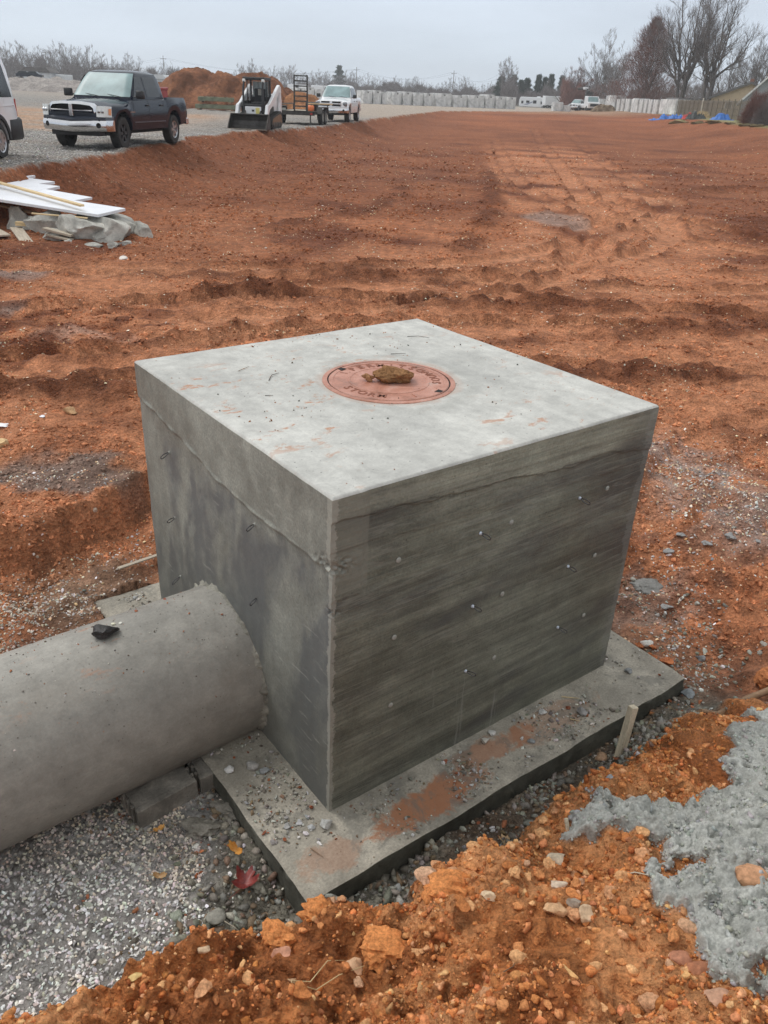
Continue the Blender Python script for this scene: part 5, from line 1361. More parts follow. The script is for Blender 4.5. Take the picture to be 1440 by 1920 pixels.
board('plank', 'weathered board lying on the clay left of the rubble', 'plank', (-6.42, 14.30, gz(-6.42, 14.3) + .03), (1.75, .20, .03), -1.03, mat=M_WOODG, ry=R(3))
board('plank', 'short yellow wooden block lying across the weathered board', 'plank', (-6.60, 15.05, gz(-6.6, 15.05) + .12), (.50, .09, .07), .02, mat=M_WOODL)
board('plank', 'weathered board end at the left picture edge', 'plank', (-7.15, 14.75, gz(-7.15, 14.75) + .03), (1.1, .30, .03), -.9, mat=M_WOODG)
board('plank', 'grey splintered board end among the rubble', 'plank', (-5.85, 14.42, -.70), (.55, .12, .04), -.25, ry=R(8), mat=M_WOODG)
board('plank', 'lower grey board end among the rubble', 'plank', (-5.82, 14.38, -.78), (.50, .12, .035), -.35, ry=R(6), mat=M_WOODG)
# pallet
pr = empty('pallet', (-8.0, 18.05, -.175), .30); pr.rotation_euler = (R(2), R(3), .30); tag(pr, 'broken wooden pallet resting on the foam boards at the left edge', 'pallet')
for k in range(3):
    m = MB(); m.box(-1.2, 0, .1 + k * .48, .14 + k * .48, 0, .09); m.build('stringer', M_WOODL, pr, bevel=.003)
for k in range(6):
    m = MB(); m.box(-.09 - k * .21, -k * .21, .02, 1.16, .092, .11, j=.003); m.build('deck_board', M_WOODL if k % 2 else M_WOODG, pr)
for k in range(3):
    m = MB(); m.box(-.10 - k * .5, -k * .5, .02, 1.16, -.018, -.002, j=.002); m.build('deck_board', M_WOODL, pr)
# ------------------------------------------------------------------ vehicles
def paint(name, col, rough=.25, coat=1.0, metal=0.0, dust=.35):
    t = NT(name); c = t.coord(); n = t.noise(c, 3, 5, .6); z = pick(t, c, 2)
    dm = t.math('MULTIPLY', t.ramp(t.math('ADD', z, t.math('MULTIPLY', n, .5)), [(.50, 1.0), (1.0, .05)]), dust)
    c2 = t.mix(dm, col, (.30, .23, .17))
    m = t.fin(c2, t.ramp(dm, [(0, rough), (1, .8)]), None, Metallic=metal); t.b.inputs['Coat Weight'].default_value = coat; t.b.inputs['Coat Roughness'].default_value = .06
    return m
M_NAVY = paint('navy_paint', (.004, .009, .022), .14, .0, dust=.015); M_NAVY.node_tree.nodes['Principled BSDF'].inputs['Specular IOR Level'].default_value = .3; M_WHITE = paint('white_paint', (.78, .79, .80), .3, .6, dust=.15); M_VANW = paint('van_white', (.76, .76, .78), .3, .6, dust=.15)
M_CHROME = simple('chrome', (.66, .66, .67), .16, 1.0, .08, 5); M_BLK = simple('black_plastic', (.022, .022, .024), .55, 0, .2); M_RUB_T = simple('tyre_rubber', (.030, .029, .028), .85, 0, .3, 12, .3)
M_GLASS = simple('dark_glass', (.010, .013, .015), .12, 0, .0, spec=.4); M_WIND = simple('windscreen_glass', (.24, .34, .345), .35, 0, .25, 1.6, spec=.3)  # M_WIND: sky reflection on the windscreen is painted in as a pale teal base
M_LAMP = simple('headlamp', (.70, .70, .66), .12, .2, .15, 20, coat=1); M_AMBER = simple('amber_lens', (.75, .28, .08), .2, 0, .1, coat=1); M_REDL = simple('red_lens', (.40, .03, .03), .2, 0, .1, coat=1)
M_ALLOY = simple('alloy', (.55, .55, .56), .28, .9, .12, 20); M_BUMP = simple('grey_bumper', (.045, .055, .075), .4, 0, .1, coat=.5); M_SEAM = simple('panel_gap', (.004, .004, .005), .9)
M_REDBOX = simple('red_toolbox_paint', (.36, .030, .035), .4, 0, .15, 5, coat=.4); M_STEEL = simple('dark_steel', (.060, .055, .050), .5, .5, .5, 4, .3); M_STEELW = simple('worn_edge', (.42, .36, .30), .4, .7, .3, 9)
M_DARKM = simple('under_body', (.012, .012, .012), .9); M_INT = simple('interior', (.030, .032, .036), .9)

def wheel(parent, x, y, rad, w, out, rim_r=.62, rim=None, spokes=5, dark=False):
    root = MB(); Mx = Matrix.Translation((x, y, rad)) @ Matrix.Rotation(math.pi / 2 * -out, 4, 'X')
    # local z -> outward
    r2 = rad * rim_r
    root.lathe([(r2 * .96, -w / 2), (rad * .93, -w / 2), (rad, -w * .36), (rad, w * .36), (rad * .94, w / 2), (rad * .80, w * .53), (r2, w * .47)], 40, Mx)
    # tread lugs
    for k in range(40):
        a = 2 * math.pi * k / 40
        for sgn in (-1, 1):
            Q = Mx @ Matrix.Rotation(a + sgn * .05, 4, 'Z') @ Matrix.Translation((rad, 0, sgn * w * .25))
            root.box(-.004, .008, -.018, .018, -w * .18, w * .18, Q)
    ty = root.build('wheel', M_RUB_T, parent, smooth=40)
    r = MB()
    r.lathe([(.001, w * .30), (r2 * .28, w * .32), (r2 * .30, w * .20), (r2 * .86, w * .16), (r2 * .90, w * .46), (r2 * .99, w * .49), (r2 * 1.0, w * .2)], 36, Mx)
    for k in range(spokes):
        Q = Mx @ Matrix.Rotation(2 * math.pi * k / spokes, 4, 'Z')
        r.prism([(r2 * .2, -r2 * .13), (r2 * .92, -r2 * .19), (r2 * .92, r2 * .19), (r2 * .2, r2 * .13)], w * .24, w * .42, 'z', Q)
    r.build('rim', rim or M_ALLOY, ty, smooth=40)
    d = MB(); d.lathe([(.0, w * .165), (r2 * .84, w * .165)], 24, Mx)
    for k in range(spokes):
        Q = Mx @ Matrix.Rotation(2 * math.pi * (k + .5) / spokes, 4, 'Z')
        d.prism([(r2 * .38, -r2 * .06), (r2 * .84, -r2 * .22), (r2 * .84, r2 * .22), (r2 * .38, r2 * .06)], w * .15, w * .17, 'z', Q)
    d.build('rim_gap', M_DARKM, ty)
    return ty

def loft(stations, sec, name, mat, parent, cap=True, ang=32):
    rows = []
    for x in stations:
        half = sec(x)
        pts = [(x, y, z) for y, z in half]; pts += [(x, -y, z) for y, z in reversed(half) if y > 1e-6]
        rows.append(pts)
    n = len(rows[0]); V = [p for r_ in rows for p in r_]; F = []
    for i in range(len(rows) - 1):
        for k in range(n):
            F.append((i * n + k, i * n + (k + 1) % n, (i + 1) * n + (k + 1) % n, (i + 1) * n + k))
    if cap: F.append(tuple(range(n - 1, -1, -1))); F.append(tuple(range((len(rows) - 1) * n, len(rows) * n)))
    m = MB(); m.v = V; m.f = F
    return m.build(name, mat, parent, smooth=ang, weld=True)

def ip(x, xs, ys): return float(np.interp(x, xs, ys))

def pickup(name, label, loc, theta, body, lift=0.0, kind='old'):
    root = empty(name, loc, math.atan2(-math.cos(theta), -math.sin(theta)))
    tag(root, label, 'pickup truck')
    RW = .40 + lift * .5; xf, xr = 1.83, -1.74; Ra = RW + .12; L = lift
    def zb(x):
        z = ip(x, [-2.95, -2.3, -1.2, 1.2, 2.3, 2.9], [.62, .50, .44, .44, .52, .55]) + L
        for xw in (xf, xr):
            d = abs(x - xw)
            if d < Ra: z = max(z, RW + math.sqrt(Ra * Ra - d * d))
        return z
    zt = lambda x: L + ip(x, [-2.92, -2.8, -1.30, -1.26, 1.1, 1.25, 2.2, 2.6, 2.80, 2.86], [1.22, 1.27, 1.28, 1.25, 1.22, 1.17, 1.08, 1.02, .95, .86])
    wd = lambda x: ip(x, [-2.92, -2.75, -2.2, 0, 1.9, 2.5, 2.72, 2.86], [.93, .97, .99, .985, .99, .95, .88, .76]) + .028 * sum(math.exp(-((x - xw) / .42) ** 2) for xw in (xf, xr))
    def sec(x):
        b, t, w = zb(x), zt(x), wd(x); h = t - b
        s = [(0, b), (w * .80, b), (w * .975, b + .02), (w * 1.0, b + .35 * h), (w * .995, b + .55 * h), (w * .975, t - .14 * min(1, h / .5)), (w * .945, t - .04)]
        if x < -1.28: return s + [(w * .92, t), (w * .85, t - .005), (w * .83, .84 + L if x > -2.78 else t - .005), (0, .84 + L if x > -2.78 else t - .005)]
        hd = ip(x, [1.1, 1.3, 2.2, 2.7, 2.86], [0.0, .05, .075, .06, .03])
        return s + [(w * .87, t), (w * .74, t + hd * .25), (w * .62, t + hd * .85), (0, t + hd * 1.25)]
    st = sorted(set([-2.92, -2.90, -2.781, -2.779, -2.6, -2.4, -1.281, -1.279, -1.27, -1.0, -.6, -.2, .2, .6, 1.0, 1.1, 1.2, 1.3, 2.4, 2.5, 2.6, 2.7, 2.76, 2.82, 2.86] + [xw + Ra * math.cos(math.pi * k / 14) for xw in (xf, xr) for k in range(15)] + [xw + sg * (Ra + .002) for xw in (xf, xr) for sg in (-1, 1)]))
    loft(st, sec, 'body', body, root)
    u = MB(); u.box(-2.7, 2.5, -.72, .72, .36 + L, .62 + L); u.box(-2.2, -1.28, -.62, .62, .5 + L, .83 + L)
    for xw in (xf, xr): u.box(xw - Ra, xw + Ra, -.70, .70, .45, RW + Ra - .02)
    u.build('chassis', M_DARKM, root)
    # cab
    Z = [1.20, 1.26, 1.50, 1.74, 1.86, 1.915, 1.935]; XF = [1.16, 1.12, .86, .58, .40, .18, -.15]; XR = [-1.28, -1.28, -1.25, -1.20, -1.13, -.98, -.7]; YH = [.90, .90, .845, .775, .72, .60, .32]
    Z = [z + L for z in Z]
    def ring(k):
        xf_, xr_, y, z = XF[k], XR[k], YH[k], Z[k]; rc = min(.16, y * .3); P = []
        for cx, cy, a0 in ((xf_ - rc, y - rc, 0), (xr_ + rc, y - rc, 90), (xr_ + rc, -y + rc, 180), (xf_ - rc, -y + rc, 270)):
            for q in range(5):
                a = R(a0 + q * 22.5); P.append((cx + rc * math.cos(a), cy + rc * math.sin(a), z))
        return P
    m = MB(); rows = [ring(k) for k in range(7)]; n = 20
    m.v = [p for r_ in rows for p in r_]; m.f = [(i * n + k, i * n + (k + 1) % n, (i + 1) * n + (k + 1) % n, (i + 1) * n + k) for i in range(6) for k in range(n)] + [tuple(range(6 * n, 7 * n))]
    cab = m.build('cab', body, root, smooth=35)
    fx = lambda z: ip(z, Z, XF); rx = lambda z: ip(z, Z, XR); yh = lambda z: ip(z, Z, YH)
    def patch(nm, pts, mat, par=root, th=.0):
        return MB().poly(pts).build(nm, mat, par)
    # windscreen, slightly bowed
    m = MB(); nn = 16; V = []
    for z in (1.27 + L, 1.5 + L, 1.74 + L, 1.85 + L):
        for q in range(nn + 1):
            u_ = -1 + 2 * q / nn; yy_ = yh(z) - .035; rc_ = min(.16, yh(z) * .3); V.append((fx(z) + .012 - rc_ + math.sqrt(max(0, rc_ * rc_ - max(0, abs(u_) * yy_ - (yh(z) - rc_)) ** 2)), u_ * yy_, z + .006))
    m.v = V; m.f = [(r_ * (nn + 1) + q, r_ * (nn + 1) + q + 1, (r_ + 1) * (nn + 1) + q + 1, (r_ + 1) * (nn + 1) + q) for r_ in range(3) for q in range(nn)]
    ws = m.build('windscreen', M_WIND, root, smooth=60)
    for y0 in (-.35, .32):
        w = MB(); w.tube([(1.22, y0 + .35, 1.27 + L), (1.13, y0 + .1, 1.30 + L), (1.02, y0 - .30, 1.335 + L)], .009, 5); w.build('wiper', M_BLK, ws)
    for sg in (1, -1):
        def q_(x, z, o=.007): return (x, sg * (yh(z) + o), z)
        def face(pts): return pts if sg > 0 else pts[::-1]
        for xa0, xa1, xb0, xb1 in ((.93, .50, .12, .12), (.02, .02, -.92, -.84)):
            m = MB()
            for z0_, z1_ in ((1.28, 1.50), (1.50, 1.74), (1.74, 1.78)):
                f0, f1 = (z0_ - 1.28) / .5, (z1_ - 1.28) / .5
                g_ = lambda f, a_, b_: a_ + (b_ - a_) * f
                m.poly(face([q_(g_(f0, xa0, xa1), z0_ + L), q_(g_(f0, xb0, xb1), z0_ + L), q_(g_(f1, xb0, xb1), z1_ + L), q_(g_(f1, xa0, xa1), z1_ + L)]))
            m.build('side_window', M_GLASS, root)
        for xs in (1.12, .07, -.98):   # door gaps
            m = MB(); P = [(xs, sg * (wd(xs) * f_ + .0015), zz + L) for f_, zz in ((.985, .48), (1.0, .75), (.996, .90), (.978, 1.12), (.948, 1.20))]
            for a, b in zip(P[:-1], P[1:]): m.poly([(a[0] - .006, a[1], a[2]), (a[0] + .006, a[1], a[2]), (b[0] + .006, b[1], b[2]), (b[0] - .006, b[1], b[2])])
            m.build('door_gap', M_SEAM, root)
        m = MB(); y0 = sg * .985; m.box(-1.0, 1.15, min(y0, y0 + sg * .012), max(y0, y0 + sg * .012), .64 + L, .665 + L); m.build('side_trim', M_BUMP if kind == 'old' else body, root)
        for xs in (.20, -.80):
            m = MB(); y0 = sg * .965; m.box(xs - .09, xs + .09, min(y0, y0 + sg * .04), max(y0, y0 + sg * .04), 1.05 + L, 1.09 + L); m.build('door_handle', M_BLK, root, bevel=.01)
        m = MB(); y0 = .93 * sg; m.box(.86, .98, min(y0, y0 + sg * .10), max(y0, y0 + sg * .10), 1.27 + L, 1.31 + L); y1 = sg * 1.0; m.box(.84, .99, min(y1, y1 + sg * .22), max(y1, y1 + sg * .22), 1.24 + L, 1.44 + L)
        m.build('wing_mirror', M_BLK, root, bevel=.03, smooth=60)
    for xw in (xf, xr):
        for sg in (1, -1):
            wheel(root, xw, sg * .82, RW, .27, sg, .60, M_BLK if (kind == 'old' and xw == xf) else M_ALLOY, 6 if xw == xf else 5)
    # front end
    fr = empty('front_end', (0, 0, L)); fr.parent = root
    fr = root
    def fb(nm, x0, x1, y0, y1, z0, z1, mat, bv=.012, par=None): return MB().box(x0, x1, y0, y1, z0 + L, z1 + L).build(nm, mat, par or root, bevel=bv, smooth=50)
    if kind == 'old':
        # big crosshair grille in a chrome surround
        m = MB()
        out = [(.66, .76), (.72, .84), (.70, 1.02), (.60, 1.115), (.3, 1.15), (0, 1.155)]; out = out + [(-a, b) for a, b in out[-2::-1]]
        inn = [(.585, .80), (.635, .85), (.615, 1.00), (.54, 1.06), (.28, 1.085), (0, 1.09)]; inn = inn + [(-a, b) for a, b in inn[-2::-1]]
        def X_(y): return 2.90 - .10 * (abs(y) / .7) ** 2
        n = len(out)
        V = [(X_(a) - .00, a, b + L) for a, b in out] + [(X_(a) + .03, a, b + L) for a, b in inn] + [(X_(a) - .12, a, b + L) for a, b in out] + [(X_(a) - .05, a, b + L) for a, b in inn]
        F = [(i, (i + 1) % n, n + (i + 1) % n, n + i) for i in range(n)] + [(2 * n + i, 2 * n + (i + 1) % n, (i + 1) % n, i) for i in range(n)] + [(n + i, n + (i + 1) % n, 3 * n + (i + 1) % n, 3 * n + i) for i in range(n)]
        m.add(V, F); g = m.build('grille', M_CHROME, root, smooth=40)
        b = MB(); b.v = [(X_(a) - .03, a, b_ + L) for a, b_ in inn]; b.f = [tuple(range(n))]
        for k in range(7): b.box(2.80, 2.865, -.56, .56, .82 + k * .035 + L, .826 + k * .035 + L)
        b.build('grille_mesh', M_DARKM, g)
        c = MB(); c.box(2.80, 2.935, -.055, .055, .80 + L, 1.09 + L); c.box(2.80, 2.90, -.60, .60, .925 + L, .955 + L); c.build('crossbar', M_CHROME, g, bevel=.008)
        for sg in (1, -1):
            m = MB(); P = [(2.84, .70), (2.76, .90), (2.54, .995)]
            for (xa, ya), (xb, yb) in zip(P[:-1], P[1:]): m.poly([(xa + .03, sg * ya, .80 + L), (xb + .03, sg * yb, .80 + L), (xb, sg * yb, 1.05 + L), (xa, sg * ya, 1.06 + L)])
            m.poly([(2.87, sg * .70, .80 + L), (2.84, sg * .70, 1.06 + L), (2.6, sg * .70, 1.06 + L), (2.6, sg * .70, .80 + L)]); m.poly([(2.84, sg * .70, 1.06 + L), (2.76, sg * .90, 1.05 + L), (2.54, sg * .995, 1.05 + L), (2.4, sg * .7, 1.06 + L)])
            hl = m.build('headlight', M_LAMP, root)
            a = MB(); a.poly([(2.68, sg * .962, .86 + L), (2.60, sg * 1.000, .84 + L), (2.575, sg * 1.000, 1.0 + L), (2.655, sg * .962, 1.0 + L)]); a.build('indicator', M_AMBER, hl)
            for yy in (.76, .85):
                a = MB(); a.lathe([(.001, .02), (.035, .015), (.045, .0)], 16, Matrix.Translation((2.845 - (yy - .76) * .4, sg * yy, .93 + L)) @ Matrix.Rotation(math.pi / 2, 4, 'Y')); a.build('lamp_bulb', M_CHROME, hl, smooth=40)
    else:
        m = MB(); m.box(2.80, 2.90, -.64, .64, .76 + L, 1.10 + L); g = m.build('grille', M_WHITE, root, bevel=.03, smooth=50)
        for y0, y1 in ((-.58, -.07), (.07, .58)):
            for z0, z1 in ((.80, .91), (.96, 1.06)): fb('grille_opening', 2.86, 2.906, y0, y1, z0, z1, M_DARKM, .01, g)
        fb('badge', 2.89, 2.915, -.06, .06, .86, 1.0, M_CHROME, .01, g)
        for sg in (1, -1):
            y0, y1 = sorted((sg * .67, sg * .93)); hl = fb('headlight', 2.62, 2.83, y0, y1, .82, 1.04, simple('smoked_lamp', (.22, .22, .23), .15, .3, .3, 20, coat=1) if 'smoked_lamp' not in bpy.data.materials else bpy.data.materials['smoked_lamp'], .03)
    # bumper
    m = MB()
    prof = [(0, .46), (.06, .46), (.11, .52), (.11, .66), (.06, .72), (0, .72)]
    ys = [-1.0, -.92, -.6, 0, .6, .92, 1.0]; xs = [2.45, 2.70, 2.86, 2.90, 2.86, 2.70, 2.45]
    V = []; n = len(prof)
    for y, x in zip(ys, xs):
        for a, z in prof: V.append((x + a, y, z + L + (-.03 if abs(y) < .5 else 0)))
    F = [(i * n + k, i * n + (k + 1) % n, (i + 1) * n + (k + 1) % n, (i + 1) * n + k) for i in range(6) for k in range(n)] + [tuple(range(n)), tuple(range(7 * n - 1, 6 * n - 1, -1))]
    m.add(V, F); bp = m.build('bumper', M_CHROME, root, smooth=40)
    m = MB(); V = []
    prof = [(0, .70), (.09, .70), (.10, .77), (0, .82)]; n = 4
    for y, x in zip(ys, xs):
        for a, z in prof: V.append((x + a - .02, y * .985, z + L - (.035 if abs(y) < .5 else 0)))
    F = [(i * n + k, i * n + (k + 1) % n, (i + 1) * n + (k + 1) % n, (i + 1) * n + k) for i in range(6) for k in range(n)] + [tuple(range(n)), tuple(range(7 * n - 1, 6 * n - 1, -1))]
    m.add(V, F); m.build('bumper_top', M_BUMP if kind == 'old' else M_WHITE, bp, smooth=40)
    for sg in (1, -1):
        a = MB(); a.lathe([(.001, .01), (.05, .012), (.062, .02), (.068, -.01)], 20, Matrix.Translation((2.89, sg * .74, .60 + L)) @ Matrix.Rotation(sg * .5, 4, 'Z') @ Matrix.Rotation(math.pi / 2, 4, 'Y')); a.build('fog_light', M_DARKM, bp, smooth=40)
    MB().box(2.2, 2.8, -.7, .7, .34 + L, .48 + L).build('air_dam', M_BLK, bp)
    MB().box(-2.98, -2.80, -.95, .95, .52 + L, .70 + L).build('rear_bumper', M_CHROME if kind == 'old' else M_CHROME, root, bevel=.02)
    return root

TH1 = R(9.0)
truck = pickup('pickup_truck', 'dark navy blue four-door pickup with chrome crosshair grille on the gravel', (-8.20, 25.95, .005), TH1, M_NAVY, 0.0, 'old')
# red toolbox standing in the bed
def rel(root, x, y, z): return Matrix.Translation(root.location) @ root.rotation_euler.to_matrix().to_4x4() @ Vector((x, y, z))
tb = empty('toolbox', rel(truck, -1.85, -.05, .845), truck.rotation_euler.z); tag(tb, 'red steel toolbox standing in the bed of the navy pickup', 'toolbox')
MB().box(-.30, .30, -.62, .62, 0, .62).build('box', M_REDBOX, tb, bevel=.01)
MB().box(-.32, .32, -.64, .64, .62, .70).build('lid', M_REDBOX, tb, bevel=.015)
for y in (-.35, .35): MB().box(.30, .318, y - .04, y + .04, .52, .60).build('latch', M_CHROME, tb, bevel=.004)
# side lettering is a small pale badge line
m = MB(); 
for k in range(7): m.box(1.14 + k * .045, 1.172 + k * .045, 1.0115, 1.0135, .90, .925)
m.build('door_badge', M_CHROME, truck)
truck.scale = (.95, .97, 1.0)

white = pickup('pickup_truck', 'white crew cab pickup with its hood towards the trailer', (-3.86, 55.2, .0), R(5.5), M_WHITE, 0.06, 'new')

# ------------------------------------------------------------------ white van
def van():
    th = R(1.0); root = empty('passenger_van', (0, 0, 0), math.atan2(-math.cos(th), -math.sin(th)))
    # rear wheel (left side) sits at (-8.92, 19.6)
    XR_, XF_ = -1.65, 1.65; H = Vector((-math.sin(th), -math.cos(th))); Lf = Vector((math.cos(th), -math.sin(th)))
    c = Vector((-9.10, 19.65)) - H * XR_ - Lf * .86; root.location = (c.x, c.y, .0); root.scale = (1, 1, 1.05)
    tag(root, 'white passenger van cut off by the left edge of the picture', 'van')
    RW = .345; Ra = RW + .10
    def zb(x):
        z = .34
        for xw in (XR_, XF_):
            d = abs(x - xw)
            if d < Ra: z = max(z, RW + math.sqrt(Ra * Ra - d * d))
        return z
    zt = lambda x: ip(x, [-2.72, -2.66, -2.5, -2.0, .6, 1.1, 1.9, 2.7, 2.95], [1.95, 2.02, 2.09, 2.12, 2.12, 2.05, 1.32, 1.08, .80])
    wd = lambda x: ip(x, [-2.72, -2.6, -2.3, 1.8, 2.6, 2.95], [.96, .99, 1.0, 1.0, .92, .74])
    def sec(x):
        b, t, w = zb(x), zt(x), wd(x); h = t - b
        f = min(1, (t - .9) / 1.2) if t > 1.0 else .2
        return [(0, b), (w * .9, b), (w * .985, b + .02), (w * 1.0, b + .22 * h), (w * 1.0, b + .34 * h), (w * .985, b + .42 * h), (w * .975, b + .50 * h), (w * (.975 - .10 * f), t - .28 * f), (w * (.975 - .16 * f), t - .10 * f), (w * .66, t - .02), (0, t + .01)]
    st = sorted(set([-2.72, -2.70, -2.6, -2.4, -2.2, -1.0, -.5, 0, .5, .8, 1.0, 1.2, 2.2, 2.5, 2.7, 2.85, 2.95] + [xw + Ra * math.cos(math.pi * k / 14) for xw in (XR_, XF_) for k in range(15)] + [xw + sg * (Ra + .002) for xw in (XR_, XF_) for sg in (-1, 1)]))
    loft(st, sec, 'body', M_VANW, root)
    MB().box(-2.5, 2.6, -.78, .78, .25, .5).build('chassis', M_DARKM, root)
    for xw in (XR_, XF_): MB().box(xw - Ra, xw + Ra, -.78, .78, .4, RW + Ra - .02).build('wheel_well', M_DARKM, root)
    def side_y(x, z):
        hs = sec(x); zs = [p[1] for p in hs[2:10]]; return ip(z, zs, [p[0] for p in hs[2:10]])
    for sg in (1, -1):
        for x0, x1 in ((-2.54, -1.35), (-1.25, .1), (.2, 1.0)):
            m = MB(); V = []; zz = [1.18, 1.35, 1.55, 1.75, 1.86]; nx = 5
            for z in zz:
                for k in range(nx + 1):
                    q = k / nx; e = .10 * ((z - 1.18) / .68) if x0 < -2 else .03
                    x = (x0 + e) + (x1 - x0 - e) * q
                    V.append((x, sg * (side_y(x, z) + .006), z))
            m.v = V; m.f = [(r_ * (nx + 1) + q, r_ * (nx + 1) + q + 1, (r_ + 1) * (nx + 1) + q + 1, (r_ + 1) * (nx + 1) + q) for r_ in range(4) for q in range(nx)]
            m.build('side_window', M_GLASS, root, smooth=60)
        # cladding and rear bumper in black plastic
        m = MB(); pts = []
        for k in range(13):
            a = math.pi * k / 12; pts.append((XR_ + (Ra - .005) * math.cos(a), RW + (Ra - .005) * math.sin(a)))
        for k in range(12, -1, -1):
            a = math.pi * k / 12; pts.append((XR_ + (Ra + .085) * math.cos(a), RW + (Ra + .085) * math.sin(a)))
        y0, y1 = sorted((sg * .97, sg * 1.015)); m.prism(pts, y0, y1, 'y'); m.build('arch_trim', M_BLK, root, bevel=.008)
        m = MB(); m.box(-1.12, 1.1, y0, y1, .34, .52); m.build('sill_trim', M_BLK, root, bevel=.01)
        a = MB(); y0, y1 = sorted((sg * .955, sg * .985)); y0, y1 = sorted((sg * .90, sg * .965)); a.box(-2.735, -2.69, y0, y1, .80, 1.15); a.build('tail_light', M_REDL, root, bevel=.01)
        # pressed swage line
        m = MB(); m.tube([(-2.55, sg * .998, 1.02), (-1.5, sg * 1.004, 1.00), (0, sg * 1.004, .98), (1.2, sg * 1.0, .96)], .010, 6); m.build('swage_line', M_VANW, root, smooth=60)
    m = MB(); m.box(-2.86, -2.17, -1.01, 1.01, .33, .78); m.build('rear_bumper', M_BLK, root, bevel=.05, smooth=50)
    for xw in (XR_, XF_):
        for sg in (1, -1): wheel(root, xw, sg * .88, RW, .24, sg, .66, M_ALLOY, 10)
    return root
van()

